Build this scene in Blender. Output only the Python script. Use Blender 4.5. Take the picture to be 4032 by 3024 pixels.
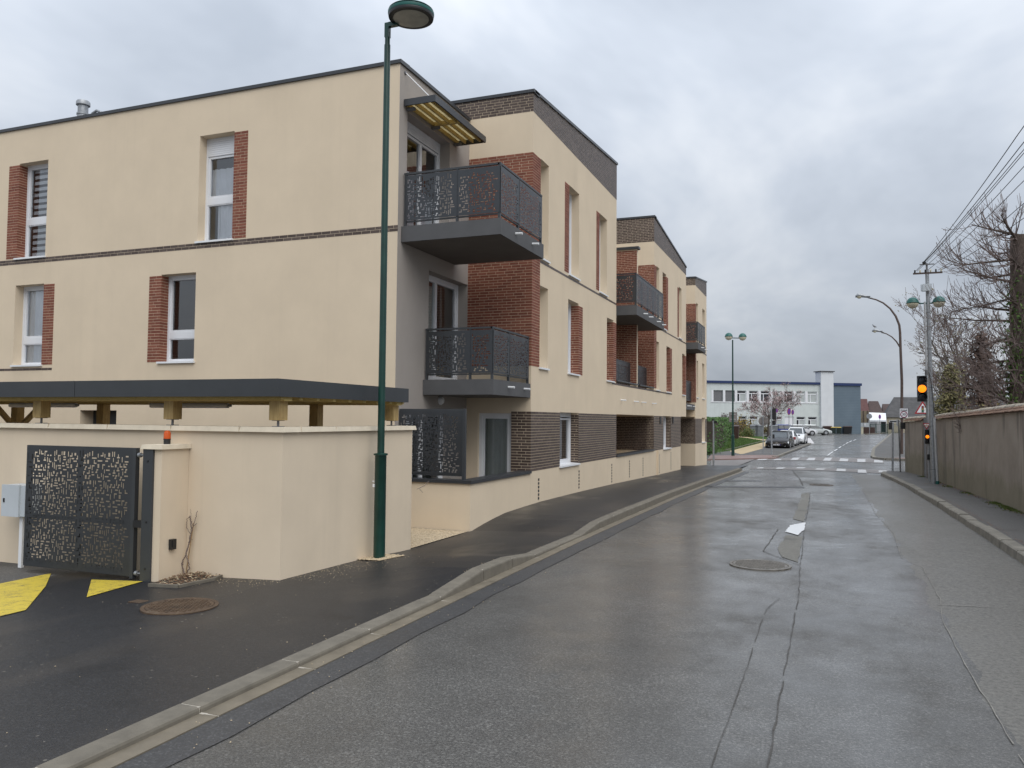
import bpy, bmesh, math, random
from mathutils import Vector, Matrix
import numpy as np

for o in list(bpy.data.objects):
    bpy.data.objects.remove(o, do_unlink=True)
scene = bpy.context.scene
COL = scene.collection
random.seed(7)

# ---------------------------------------------------------------- camera
EYE = Vector((0.0, 0.0, 1.85))
FPX, CX, CY = 3143.0, 2016.0, 1512.0            # focal length and centre in photograph pixels
CAM_M = ((0.93122495, 0.00765056, 0.36436461),
         (0.36433497, -0.04409903, -0.93022325),
         (0.00895140, 0.99899787, -0.04385349))
cam_data = bpy.data.cameras.new('camera')
cam_data.sensor_width = 36.0
cam_data.lens = FPX / 4032.0 * 36.0
cam_data.clip_start = 0.1
cam_data.clip_end = 6000.0
cam = bpy.data.objects.new('camera', cam_data)
COL.objects.link(cam)
cam.matrix_world = Matrix.Translation(EYE) @ Matrix(CAM_M).to_4x4()
scene.camera = cam
scene.render.resolution_x, scene.render.resolution_y = 1024, 768

# ---------------------------------------------------------------- sky and light (overcast day)
SUN_EL, SUN_AZ = math.radians(52), math.radians(138)     # azimuth clockwise from +Y (down the street)
world = bpy.data.worlds.new('World')
scene.world = world
world.use_nodes = True
wn, wl = world.node_tree.nodes, world.node_tree.links
wn.clear()
w_out = wn.new('ShaderNodeOutputWorld')
w_bg = wn.new('ShaderNodeBackground'); w_bg.inputs['Strength'].default_value = 0.1
w_sky = wn.new('ShaderNodeTexSky'); w_sky.sky_type = 'NISHITA'; w_sky.sun_disc = False
w_sky.sun_elevation = SUN_EL; w_sky.sun_rotation = SUN_AZ
w_sky.air_density = 1.2; w_sky.dust_density = 3.0
w_tc = wn.new('ShaderNodeTexCoord')
w_sep = wn.new('ShaderNodeSeparateXYZ'); wl.new(w_tc.outputs['Generated'], w_sep.inputs[0])
def wmath(op, a, b=None, c=None):
    n = wn.new('ShaderNodeMath'); n.operation = op
    for i, x in enumerate((a, b, c)):
        if x is None: continue
        if isinstance(x, (int, float)): n.inputs[i].default_value = x
        else: wl.new(x, n.inputs[i])
    return n.outputs[0]
zup = wmath('MAXIMUM', w_sep.outputs['Z'], 0.0)
zden = wmath('ADD', zup, 0.34)                           # flat cloud deck seen in perspective
w_cmb = wn.new('ShaderNodeCombineXYZ')
wl.new(wmath('DIVIDE', w_sep.outputs['X'], zden), w_cmb.inputs['X'])
wl.new(wmath('DIVIDE', w_sep.outputs['Y'], zden), w_cmb.inputs['Y'])
w_map = wn.new('ShaderNodeMapping'); w_map.inputs['Rotation'].default_value = (0, 0, 0.5)
w_map.inputs['Scale'].default_value = (1.0, 0.8, 1.0)
w_map.inputs['Location'].default_value = (3.1, 1.7, 0)
wl.new(w_cmb.outputs[0], w_map.inputs[0])
w_n1 = wn.new('ShaderNodeTexNoise'); w_n1.inputs['Scale'].default_value = 1.55
w_n1.inputs['Detail'].default_value = 5.0; w_n1.inputs['Roughness'].default_value = 0.56
w_n1.inputs['Distortion'].default_value = 0.35
wl.new(w_map.outputs[0], w_n1.inputs['Vector'])
w_n2 = wn.new('ShaderNodeTexNoise'); w_n2.inputs['Scale'].default_value = 0.6
w_n2.inputs['Detail'].default_value = 3.0
wl.new(w_map.outputs[0], w_n2.inputs['Vector'])
w_mix = wmath('ADD', wmath('MULTIPLY', w_n1.outputs['Fac'], 0.6), wmath('MULTIPLY', w_n2.outputs['Fac'], 0.4))
w_ramp = wn.new('ShaderNodeValToRGB')
w_ramp.color_ramp.elements[0].position = 0.40; w_ramp.color_ramp.elements[0].color = (0.40, 0.444, 0.512, 1)
w_ramp.color_ramp.elements[1].position = 0.62; w_ramp.color_ramp.elements[1].color = (0.73, 0.76, 0.805, 1)
e = w_ramp.color_ramp.elements.new(0.5); e.color = (0.525, 0.572, 0.645, 1)
wl.new(w_mix, w_ramp.inputs['Fac'])
# an overcast dome is brighter towards the zenith
w_gain = wmath('MULTIPLY', wmath('ADD', wmath('MULTIPLY', zup, 1.50), 0.72), 8.6)
w_scl = wn.new('ShaderNodeVectorMath'); w_scl.operation = 'SCALE'
wl.new(w_ramp.outputs['Color'], w_scl.inputs[0]); wl.new(w_gain, w_scl.inputs['Scale'])
w_mx = wn.new('ShaderNodeMix'); w_mx.data_type = 'RGBA'; w_mx.inputs['Factor'].default_value = 0.93
wl.new(w_sky.outputs[0], w_mx.inputs['A']); wl.new(w_scl.outputs[0], w_mx.inputs['B'])
wl.new(w_mx.outputs['Result'], w_bg.inputs['Color']); wl.new(w_bg.outputs[0], w_out.inputs['Surface'])

sun_data = bpy.data.lights.new('sun', 'SUN')
sun_data.energy = 1.45; sun_data.angle = math.radians(60); sun_data.color = (1.0, 0.97, 0.92)
sun = bpy.data.objects.new('sun', sun_data); COL.objects.link(sun)
sd = Vector((math.sin(SUN_AZ) * math.cos(SUN_EL), math.cos(SUN_AZ) * math.cos(SUN_EL), math.sin(SUN_EL)))
sun.rotation_euler = sd.to_track_quat('Z', 'Y').to_euler()
sun.location = sd * 60

vs = scene.view_settings
vs.view_transform = 'Standard'; vs.look = 'None'; vs.gamma = 1.0; vs.use_curve_mapping = False
vs.exposure = 0.32

# ---------------------------------------------------------------- pixel helpers (only used to measure)
MV = Matrix(CAM_M)
def ray(x, y): return MV @ Vector(((x - CX) / FPX, -(y - CY) / FPX, -1.0))
def at_x(x, y, X): r = ray(x, y); return EYE + r * (X / r.x)
def at_y(x, y, Y): r = ray(x, y); return EYE + r * (Y / r.y)
GY = [-60, 8, 15, 20, 26, 34, 45, 65, 120, 3000]
GZ = [0, 0, -.03, -.07, -.17, -.31, -.42, -.38, 0, 0]
def zr(Y): return float(np.interp(Y, GY, GZ))            # height of the road along the street
def at_g(x, y, dz=0.0):
    r = ray(x, y); t0, t1 = 0.5, 400.0
    for _ in range(60):
        t = (t0 + t1) / 2; p = EYE + r * t
        if p.z < zr(p.y) + dz: t1 = t
        else: t0 = t
    return EYE + r * t1

# ---------------------------------------------------------------- object helpers
WORLD = {}
def tag(o, label=None, cat=None, group=None, kind=None):
    if label: o['label'] = label
    if cat: o['category'] = cat
    if group: o['group'] = group
    if kind: o['kind'] = kind
    return o
def empty(name, loc, label=None, cat=None, group=None, kind=None):
    o = bpy.data.objects.new(name, None); o.empty_display_size = 0.1
    COL.objects.link(o); o.location = loc; WORLD[o.name] = Vector(loc)
    return tag(o, label, cat, group, kind)
def origin_of(p): return WORLD.get(p.name, Vector((0, 0, 0))) if p else Vector((0, 0, 0))

class MB:
    def __init__(s): s.v = []; s.f = []; s.m = []
    def face(s, pts, m=0):
        b = len(s.v); s.v += [tuple(p) for p in pts]; s.f.append(tuple(range(b, b + len(pts)))); s.m.append(m)
    def hexa(s, p, m=0):                                    # p: 4 bottom, 4 top (same order)
        b = len(s.v); s.v += [tuple(q) for q in p]
        for f in ((3, 2, 1, 0), (4, 5, 6, 7), (0, 1, 5, 4), (1, 2, 6, 5), (2, 3, 7, 6), (3, 0, 4, 7)):
            s.f.append(tuple(b + i for i in f)); s.m.append(m)
    def box(s, x0, x1, y0, y1, z0, z1, m=0):
        s.hexa([(x0, y0, z0), (x1, y0, z0), (x1, y1, z0), (x0, y1, z0), (x0, y0, z1), (x1, y0, z1), (x1, y1, z1), (x0, y1, z1)], m)
    def pbox(s, P, u0, u1, d0, d1, z0, z1, m=0):
        s.hexa([P(u0, d0, z0), P(u1, d0, z0), P(u1, d1, z0), P(u0, d1, z0), P(u0, d0, z1), P(u1, d0, z1), P(u1, d1, z1), P(u0, d1, z1)], m)
    def bar(s, a, b, w, h=None, m=0, up=(0, 0, 1)):
        a, b = Vector(a), Vector(b); h = h or w; t = (b - a).normalized(); u = Vector(up)
        r = t.cross(u)
        if r.length < 1e-4: r = t.cross(Vector((1, 0, 0)))
        r.normalize(); u = r.cross(t).normalized()
        r *= w / 2; u *= h / 2
        s.hexa([a - r - u, a + r - u, b + r - u, b - r - u, a - r + u, a + r + u, b + r + u, b - r + u], m)
    def tube(s, pts, rad, n=8, m=0, cap=True):
        pts = [Vector(p) for p in pts]
        if isinstance(rad, (int, float)): rad = [rad] * len(pts)
        rings = []; prev = None
        for i, p in enumerate(pts):
            t = (pts[min(i + 1, len(pts) - 1)] - pts[max(i - 1, 0)])
            t = t.normalized() if t.length > 1e-9 else Vector((0, 0, 1))
            r = t.cross(Vector((0.3, 0.1, 1)) if abs(t.z) < 0.9 else Vector((1, 0.05, 0))) if prev is None else prev - t * prev.dot(t)
            if r.length < 1e-6: r = t.orthogonal()
            r.normalize(); prev = r; q = t.cross(r)
            b = len(s.v)
            for k in range(n):
                a = 2 * math.pi * k / n
                s.v.append(tuple(p + (r * math.cos(a) + q * math.sin(a)) * rad[i]))
            rings.append(b)
        for i in range(len(rings) - 1):
            for k in range(n):
                k2 = (k + 1) % n
                s.f.append((rings[i] + k, rings[i] + k2, rings[i + 1] + k2, rings[i + 1] + k)); s.m.append(m)
        if cap:
            s.f.append(tuple(rings[0] + k for k in reversed(range(n)))); s.m.append(m)
            s.f.append(tuple(rings[-1] + k for k in range(n))); s.m.append(m)
    def lathe(s, c, prof, n=16, m=0, axis=(0, 0, 1)):       # prof: (radius, height)
        ax = Vector(axis).normalized(); r = ax.orthogonal().normalized(); q = ax.cross(r); c = Vector(c)
        if abs(ax.z) > 0.99: r, q = Vector((1, 0, 0)), Vector((0, 1, 0))
        rings = []
        for (rr, h) in prof:
            b = len(s.v)
            for k in range(n):
                a = 2 * math.pi * k / n
                s.v.append(tuple(c + ax * h + (r * math.cos(a) + q * math.sin(a)) * max(rr, 1e-4)))
            rings.append(b)
        for i in range(len(rings) - 1):
            for k in range(n):
                k2 = (k + 1) % n
                s.f.append((rings[i] + k, rings[i] + k2, rings[i + 1] + k2, rings[i + 1] + k)); s.m.append(m)
        s.f.append(tuple(rings[0] + k for k in reversed(range(n)))); s.m.append(m)
        s.f.append(tuple(rings[-1] + k for k in range(n))); s.m.append(m)
    def prism(s, poly, z0, z1, m=0):                        # horizontal polygon (x, y) extruded
        n = len(poly); b = len(s.v)
        f0 = z0 if callable(z0) else (lambda x, y: z0)
        f1 = z1 if callable(z1) else (lambda x, y: z1)
        s.v += [(x, y, f0(x, y)) for x, y in poly] + [(x, y, f1(x, y)) for x, y in poly]
        s.f.append(tuple(b + i for i in reversed(range(n)))); s.m.append(m)
        s.f.append(tuple(b + n + i for i in range(n))); s.m.append(m)
        for i in range(n):
            j = (i + 1) % n; s.f.append((b + i, b + j, b + n + j, b + n + i)); s.m.append(m)
    def grid(s, fn, nu, nv, m=0):
        b = len(s.v)
        for i in range(nu + 1):
            for j in range(nv + 1): s.v.append(tuple(fn(i / nu, j / nv)))
        for i in range(nu):
            for j in range(nv):
                a = b + i * (nv + 1) + j; s.f.append((a, a + nv + 1, a + nv + 2, a + 1)); s.m.append(m)
    def mesh(s, name, mats, off=Vector((0, 0, 0)), smooth=False):
        me = bpy.data.meshes.new(name)
        v = np.array(s.v, dtype=float).reshape(-1, 3) - np.array(off)
        me.from_pydata(v.tolist(), [], s.f)
        mats = mats if isinstance(mats, (list, tuple)) else [mats]
        for mm in mats: me.materials.append(mm)
        if len(mats) > 1: me.polygons.foreach_set('material_index', s.m)
        if smooth:
            me.polygons.foreach_set('use_smooth', [True] * len(me.polygons))
            try: me.set_sharp_from_angle(angle=math.radians(40))
            except Exception: pass
        me.update()
        return me
    def build(s, name, mats, parent=None, smooth=False, label=None, cat=None, group=None, kind=None):
        off = origin_of(parent)
        o = bpy.data.objects.new(name, s.mesh(name, mats, off, smooth)); COL.objects.link(o)
        if parent: o.parent = parent
        WORLD[o.name] = off.copy()
        return tag(o, label, cat, group, kind)
def place(me, name, parent, loc, rotz=0.0):
    o = bpy.data.objects.new(name, me); COL.objects.link(o); o.parent = parent
    o.location = Vector(loc) - origin_of(parent); o.rotation_euler[2] = rotz
    return o
def copy_tree(o, parent=None):
    c = o.copy(); COL.objects.link(c); c.parent = parent
    for ch in o.children: copy_tree(ch, c)
    return c
# ---------------------------------------------------------------- materials
class NT:
    def __init__(s, name):
        s.mat = bpy.data.materials.new(name); s.mat.use_nodes = True
        s.n, s.l = s.mat.node_tree.nodes, s.mat.node_tree.links
        s.b = s.n['Principled BSDF']
        s.tc = s.n.new('ShaderNodeTexCoord'); s.geo = s.n.new('ShaderNodeNewGeometry')
        s.pos = s.geo.outputs['Position']
    def lk(s, a, b): s.l.new(a, b)
    def noise(s, scale, detail=3, rough=.5, vec=None, dist=0):
        n = s.n.new('ShaderNodeTexNoise'); n.inputs['Scale'].default_value = scale; n.inputs['Detail'].default_value = detail
        n.inputs['Roughness'].default_value = rough; n.inputs['Distortion'].default_value = dist
        s.lk(vec if vec is not None else s.pos, n.inputs['Vector']); return n.outputs['Fac']
    def mapping(s, scale=(1, 1, 1), rot=(0, 0, 0), vec=None):
        m = s.n.new('ShaderNodeMapping'); m.inputs['Scale'].default_value = scale; m.inputs['Rotation'].default_value = rot
        s.lk(vec if vec is not None else s.pos, m.inputs['Vector']); return m.outputs[0]
    def ramp(s, fac, stops):
        r = s.n.new('ShaderNodeValToRGB'); els = r.color_ramp.elements
        while len(els) < len(stops): els.new(0.5)
        for e, (p, c) in zip(els, stops):
            e.position = p; e.color = (c, c, c, 1) if isinstance(c, (int, float)) else (*c, 1)
        s.lk(fac, r.inputs['Fac']); return r.outputs['Color']
    def math(s, op, a, b=None, c=None, clamp=False):
        n = s.n.new('ShaderNodeMath'); n.operation = op; n.use_clamp = clamp
        for i, x in enumerate((a, b, c)):
            if x is None: continue
            if isinstance(x, (int, float)): n.inputs[i].default_value = x
            else: s.lk(x, n.inputs[i])
        return n.outputs[0]
    def mix(s, fac, a, b, blend='MIX'):
        n = s.n.new('ShaderNodeMix'); n.data_type = 'RGBA'; n.blend_type = blend
        for k, x in (('Factor', fac), ('A', a), ('B', b)):
            i = n.inputs[0] if k == 'Factor' else n.inputs[6 if k == 'A' else 7]
            if isinstance(x, (int, float)): i.default_value = x if k == 'Factor' else (x, x, x, 1)
            elif isinstance(x, tuple): i.default_value = (*x, 1)
            else: s.lk(x, i)
        return n.outputs[2]
    def stones(s, scale):
        v = s.n.new('ShaderNodeTexVoronoi'); v.inputs['Scale'].default_value = scale; s.lk(s.pos, v.inputs['Vector'])
        q = s.n.new('ShaderNodeSeparateColor'); s.lk(v.outputs['Color'], q.inputs[0]); return q.outputs[0]
    def sepxyz(s, vec=None):
        n = s.n.new('ShaderNodeSeparateXYZ'); s.lk(vec if vec is not None else s.pos, n.inputs[0]); return n.outputs
    def bump(s, h, strength=.2, dist=.01):
        n = s.n.new('ShaderNodeBump'); n.inputs['Strength'].default_value = strength; n.inputs['Distance'].default_value = dist
        s.lk(h, n.inputs['Height']); s.lk(n.outputs[0], s.b.inputs['Normal'])
    def set(s, color=None, rough=None, metal=None, spec=None):
        for k, x in (('Base Color', color), ('Roughness', rough), ('Metallic', metal), ('Specular IOR Level', spec)):
            if x is None: continue
            if isinstance(x, (int, float)): s.b.inputs[k].default_value = x
            elif isinstance(x, tuple): s.b.inputs[k].default_value = (*x, 1)
            else: s.lk(x, s.b.inputs[k])
        return s.mat

def simple(name, color, rough=.6, metal=0., var=.12, scale=6., bump=0., bscale=120., spec=.5):
    t = NT(name)
    n = t.noise(scale, 4, .6)
    lo = tuple(c * (1 - var) for c in color); hi = tuple(min(1, c * (1 + var)) for c in color)
    t.set(t.ramp(n, [(.3, lo), (.7, hi)]), t.math('MULTIPLY_ADD', t.noise(scale * 2.3, 2), .16, rough - .08), metal, spec)
    if bump: t.bump(t.noise(bscale, 3), bump, .004)
    return t.mat

def plaster(name, color, streak=.12, mottle=.05):
    t = NT(name)
    n = t.noise(1.1, 5, .6); st = t.noise(1.0, 4, .6, t.mapping((1.7, 1.7, .12)))
    c = t.ramp(n, [(.3, tuple(x * (1 - mottle) for x in color)), (.7, tuple(min(1, x * (1 + mottle)) for x in color))])
    thin = t.noise(1.0, 3, .6, t.mapping((9, 9, .16)))
    c = t.mix(t.math('MULTIPLY', t.ramp(thin, [(.58, 0.), (.74, 1.)]), streak * .55), c, tuple(x * .7 for x in color))
    dirt = t.math('MULTIPLY', t.ramp(st, [(.52, 0.), (.78, 1.)]), streak)
    c = t.mix(dirt, c, tuple(x * .62 for x in color))
    t.set(c, .92, 0, .25)
    t.bump(t.noise(230, 2, .6), .22, .003)
    return t.mat

M = {}
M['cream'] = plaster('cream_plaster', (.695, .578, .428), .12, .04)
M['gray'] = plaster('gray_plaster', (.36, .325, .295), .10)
M['boundary'] = plaster('boundary_wall_plaster', (.68, .57, .43), .18, .05)

def old_wall():
    t = NT('old_render')
    n = t.noise(.9, 6, .65); st = t.noise(1.3, 5, .62, t.mapping((1.2, 1.2, .16)))
    c = t.ramp(n, [(.25, (.235, .202, .17)), (.5, (.31, .268, .225)), (.75, (.37, .325, .275))])
    c = t.mix(t.ramp(st, [(.56, 0.), (.64, .70)]), c, (.14, .122, .105))
    st2 = t.noise(2.2, 4, .6, t.mapping((1.6, 1.6, .10)))
    c = t.mix(t.ramp(st2, [(.62, 0.), (.72, .45)]), c, (.36, .34, .31))
    z = t.sepxyz()[2]
    low = t.math('SUBTRACT', 1.0, t.math('DIVIDE', t.math('SUBTRACT', z, t.math('MULTIPLY', t.noise(2.4, 4, .7), .9)), .35), clamp=True)
    c = t.mix(t.math('MULTIPLY', low, .38), c, (.13, .13, .06))
    t.set(c, .95, 0, .2); t.bump(t.noise(60, 5, .7), .5, .006)
    return t.mat
M['oldwall'] = old_wall()

def brick(name, stops, rough=.75):
    t = NT(name)
    oi = t.n.new('ShaderNodeObjectInfo')
    r = t.math('FRACT', t.math('ADD', oi.outputs['Random'], t.geo.outputs['Random Per Island']))
    c = t.ramp(r, stops)
    c = t.mix(t.math('MULTIPLY', t.noise(55, 3, .7), .35), c, tuple(x * .6 for x in stops[0][1]))
    t.set(c, rough, 0, .35); t.bump(t.noise(140, 3), .25, .002)
    return t.mat
M['brick_red'] = brick('red_brick', [(0, (.185, .058, .036)), (.5, (.24, .082, .050)), (1, (.295, .112, .070))])
M['brick_dark'] = brick('dark_brick', [(0, (.075, .052, .042)), (.5, (.102, .073, .060)), (1, (.135, .100, .083))], .42)

M['anthracite'] = simple('anthracite_coated_metal', (.040, .044, .048), .45, 0., .08, 3)
M['panel'] = simple('coated_perforated_sheet', (.054, .058, .063), .40, .4, .08, 3)
M['coping_metal'] = simple('coping_metal', (.052, .055, .06), .38, .3, .08, 2)
M['slab'] = simple('balcony_concrete_gray_paint', (.088, .088, .09), .75, 0, .10, 2.5, .1)
M['slab_under'] = simple('soffit_gray', (.13, .115, .10), .85, 0, .08, 2)
M['pvc'] = simple('white_pvc', (.74, .75, .77), .35, 0, .03, 3)
M['sill'] = simple('white_aluminium_sill', (.78, .79, .80), .3, 0, .03, 3)
M['steel'] = simple('galvanised_steel', (.33, .345, .36), .48, .55, .2, 14)
M['steel_dark'] = simple('weathered_steel', (.17, .17, .175), .55, .4, .2, 9)
M['steel_brown'] = simple('brown_painted_steel', (.085, .058, .048), .5, .2, .2, 6)
M['black'] = simple('black_plastic', (.014, .014, .015), .45, 0, .2, 9)
M['rubber'] = simple('tyre_rubber', (.018, .018, .018), .85, 0, .2, 20)
M['green_paint'] = simple('dark_green_enamel', (.006, .040, .030), .34, 0, .22, 5)
M['green_lamp'] = simple('lamp_green', (.012, .105, .09), .4, 0, .15, 5)
M['opal'] = simple('opal_bowl', (.62, .58, .44), .3, 0, .05, 3)
M['lamp_glass'] = simple('dusty_lamp_bowl', (.36, .35, .30), .35, 0, .18, 9)
M['concrete'] = simple('kerb_concrete', (.145, .129, .102), .82, 0, .17, 7, .3, 90)
M['gutter'] = simple('gutter_concrete', (.175, .150, .112), .45, 0, .20, 4, .2, 90)
M['old_kerb'] = simple('old_kerb_stone', (.19, .175, .145), .8, 0, .3, 5, .4, 60)
M['coping_stone'] = simple('pale_coping_stone', (.66, .58, .45), .8, 0, .10, 6, .15, 120)
M['yellow'] = None
M['white_paint'] = None
M['interior'] = simple('room_paint', (.30, .28, .25), .9, 0, .05, 2)
M['curtain'] = simple('net_curtain', (.88, .88, .90), .9, 0, .06, 3)
M['curtain_green'] = simple('gray_green_curtain', (.50, .52, .48), .9, 0, .06, 3)
M['grey_box'] = simple('pale_gray_cabinet', (.50, .54, .57), .45, 0, .05, 3)
M['wire'] = simple('cable_black', (.02, .02, .022), .6)
M['conduit'] = simple('gray_conduit', (.46, .47, .48), .4, .2, .08, 5)

def lamp_on(name, col, strength):
    t = NT(name); t.set(tuple(col), .4)
    t.b.inputs['Emission Color'].default_value = (*col, 1); t.b.inputs['Emission Strength'].default_value = strength
    return t.mat
M['amber_on'] = lamp_on('lit_amber', (1.0, .22, .004), 1.25)
M['amber_lens'] = simple('amber_plastic', (.55, .085, .01), .22, 0, .1, 20)

def glass(name, tint=(.90, .92, .92), base=.06):
    m = bpy.data.materials.new(name); m.use_nodes = True; n, l = m.node_tree.nodes, m.node_tree.links; n.clear()
    out = n.new('ShaderNodeOutputMaterial'); tr = n.new('ShaderNodeBsdfTransparent'); tr.inputs[0].default_value = (*tint, 1)
    gl = n.new('ShaderNodeBsdfGlossy'); gl.inputs['Roughness'].default_value = .02; gl.inputs['Color'].default_value = (.95, .97, 1, 1)
    lw = n.new('ShaderNodeFresnel'); lw.inputs['IOR'].default_value = 1.5
    mm = n.new('ShaderNodeMath'); mm.operation = 'MULTIPLY_ADD'; mm.inputs[1].default_value = 1.7; mm.inputs[2].default_value = base; mm.use_clamp = True
    mx = n.new('ShaderNodeMixShader')
    l.new(lw.outputs[0], mm.inputs[0]); l.new(mm.outputs[0], mx.inputs[0]); l.new(tr.outputs[0], mx.inputs[1]); l.new(gl.outputs[0], mx.inputs[2])
    l.new(mx.outputs[0], out.inputs['Surface'])
    return m
M['glass'] = glass('window_glass', base=.05)
def translucent(name, col):
    m = bpy.data.materials.new(name); m.use_nodes = True; n, l = m.node_tree.nodes, m.node_tree.links; b = n['Principled BSDF']
    tr = n.new('ShaderNodeBsdfTranslucent'); tr.inputs['Color'].default_value = (*col, 1); mx = n.new('ShaderNodeMixShader'); mx.inputs[0].default_value = .55
    ns = n.new('ShaderNodeTexNoise'); ns.inputs['Scale'].default_value = 9; ns.inputs['Detail'].default_value = 5; rp = n.new('ShaderNodeValToRGB'); rp.color_ramp.elements[0].position = .3; rp.color_ramp.elements[1].position = .7
    rp.color_ramp.elements[0].color = (*[x * .55 for x in col], 1); rp.color_ramp.elements[1].color = (*col, 1); l.new(ns.outputs['Fac'], rp.inputs[0]); l.new(rp.outputs[0], b.inputs['Base Color']); l.new(rp.outputs[0], tr.inputs['Color'])
    l.new(b.outputs[0], mx.inputs[1]); l.new(tr.outputs[0], mx.inputs[2]); l.new(mx.outputs[0], n['Material Output'].inputs['Surface']); return m
M['canopy_sheet'] = translucent('canopy_sheet', (.58, .49, .27))
M['dark_glass'] = simple('dark_glazing', (.02, .022, .026), .08, 0, .2, 4)
M['blind_glass'] = simple('blind_behind_glass', (.42, .45, .44), .18, 0, .06, 2)
M['car_glass'] = simple('car_glazing', (.05, .06, .065), .06, 0, .3, 3)

def wood(name, c0, c1, vec_scale=(2, 2, 30)):
    t = NT(name)
    g = t.noise(3.0, 5, .65, t.mapping(vec_scale, vec=t.tc.outputs['Object']), .8)
    oi = t.n.new('ShaderNodeObjectInfo')
    c = t.ramp(g, [(.3, c0), (.7, c1)])
    c = t.mix(t.math('MULTIPLY', oi.outputs['Random'], .35), c, tuple(x * .6 for x in c0))
    c = t.mix(t.ramp(t.noise(2.2, 4, .7), [(.55, 0.), (.75, .5)]), c, tuple(x * .45 for x in c0))
    t.set(c, .75, 0, .3); t.bump(g, .25, .003)
    return t.mat
M['timber'] = wood('pressure_treated_timber', (.31, .205, .085), (.50, .37, .165), (14, 14, 1.2))
M['slat'] = wood('weathered_timber_slat', (.52, .37, .12), (.74, .57, .24), (14, 1.2, 14))

def road_mat():
    t = NT('wet_asphalt')
    x, y, z = t.sepxyz()
    agg = t.noise(62, 3, .8); fine = t.noise(150, 2, .7); mid = t.noise(14, 4, .65); big = t.noise(.7, 5, .6)
    c = t.ramp(agg, [(.38, (.026, .025, .023)), (.5, (.072, .069, .064)), (.62, (.19, .185, .17))])
    c = t.mix(.42, c, t.ramp(t.stones(80), [(0, (.020, .019, .018)), (.6, (.075, .072, .067)), (.9, (.19, .185, .17)), (1, (.33, .32, .30))]))
    c = t.mix(.22, c, t.ramp(fine, [(.38, (.025, .024, .022)), (.5, (.088, .085, .080)), (.64, (.30, .29, .27))]))
    c = t.mix(t.ramp(big, [(.35, .55), (.65, 0.)]), c, (.040, .037, .032))
    # right hand strip: older, paler, drier surface with a ragged seam
    seam = t.math('ADD', t.math('MULTIPLY', t.math('SUBTRACT', t.noise(.9, 4, .6, t.mapping((0, 1, 0))), .5), .45), 1.03)
    right = t.math('MULTIPLY', t.math('GREATER_THAN', x, seam), t.math('LESS_THAN', y, 36.5))
    c = t.mix(t.math('MULTIPLY', right, .75), c, t.ramp(t.noise(26, 5, .85), [(.36, (.058, .055, .048)), (.64, (.20, .19, .168))]))
    # film of rain water: patchy, drawn out along the wheel tracks and broken by the grain
    f1 = t.noise(.42, 5, .62, t.mapping((1.5, .7, 1))); f2 = t.noise(2.6, 4, .65)
    film = t.math('ADD', t.math('MULTIPLY', f1, .72), t.math('MULTIPLY', f2, .28))
    wet = t.ramp(film, [(.36, 0.), (.47, .55), (.60, 1.)])
    wet = t.math('MULTIPLY', wet, t.math('SUBTRACT', 1.0, t.math('MULTIPLY', right, .62)))
    t.set(c, t.math('MULTIPLY_ADD', mid, .25, .50), 0, .45)
    t.lk(wet, t.b.inputs['Coat Weight']); t.b.inputs['Coat IOR'].default_value = 1.36
    t.lk(t.math('MULTIPLY_ADD', t.noise(5, 4, .7), .28, .05), t.b.inputs['Coat Roughness'])
    h = t.math('ADD', t.math('MULTIPLY', agg, 1.0), t.math('MULTIPLY', fine, .6))
    t.bump(h, .55, .005)
    cb = t.n.new('ShaderNodeBump'); cb.inputs['Strength'].default_value = .22; cb.inputs['Distance'].default_value = .003
    t.lk(agg, cb.inputs['Height']); t.lk(cb.outputs[0], t.b.inputs['Coat Normal'])
    return t.mat
M['road'] = road_mat()
def asphalt(name, lo, hi, rough, spots=True, damp=.0, dust=.5):
    t = NT(name)
    agg = t.math('MULTIPLY_ADD', t.noise(170, 2, .7), .5, t.math('MULTIPLY', t.noise(75, 3, .75), .5)); big = t.noise(.75, 5, .6); mid = t.noise(22, 3, .6)
    c = t.mix(.3, t.ramp(agg, [(.36, lo), (.64, tuple(x * 1.35 for x in hi))]), t.ramp(big, [(.3, lo), (.7, tuple((a + b) / 2 for a, b in zip(lo, hi)))]))
    if spots:                                                   # loose pale grit on fresh tarmac
        v = t.n.new('ShaderNodeTexVoronoi'); v.inputs['Scale'].default_value = 11; t.lk(t.pos, v.inputs['Vector'])
        d = t.math('LESS_THAN', v.outputs['Distance'], t.math('MULTIPLY', t.noise(3.1, 2), .20))
        c = t.mix(t.math('MULTIPLY', d, t.ramp(t.noise(1.1, 3), [(.46, 0.), (.62, .75)])), c, (.34, .31, .26))
    c = t.mix(.5, c, t.ramp(t.stones(95), [(0, tuple(x * .7 for x in lo)), (.8, tuple((a + b) * .45 for a, b in zip(lo, hi))), (1, tuple(x * 1.6 for x in hi))]))
    c = t.mix(t.ramp(t.noise(1.3, 3, .6), [(.28, .6), (.42, 0.)]), c, tuple(x * .6 for x in lo))
    # dust film in shallow stains
    st = t.noise(.9, 3, .5, t.mapping((.7, .35, 1), (0, 0, .5)))
    c = t.mix(t.ramp(st, [(.53, 0.), (.70, dust)]), c, (.075, .062, .049))
    r = t.math('MULTIPLY_ADD', t.ramp(st, [(.28, 1.), (.42, 0.)]), -damp, rough)
    t.set(c, r, 0, .5); t.bump(t.math('ADD', agg, mid), .32, .004)
    return t.mat
M['fresh'] = asphalt('fresh_black_tarmac', (.0062, .0064, .0072), (.029, .0295, .032), .44, True, .22)
M['old_pave'] = asphalt('old_footway_asphalt', (.05, .048, .045), (.135, .128, .118), .72, False, .15)
M['patch'] = asphalt('trench_patch', (.09, .085, .072), (.18, .17, .145), .62, False, .2)
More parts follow.
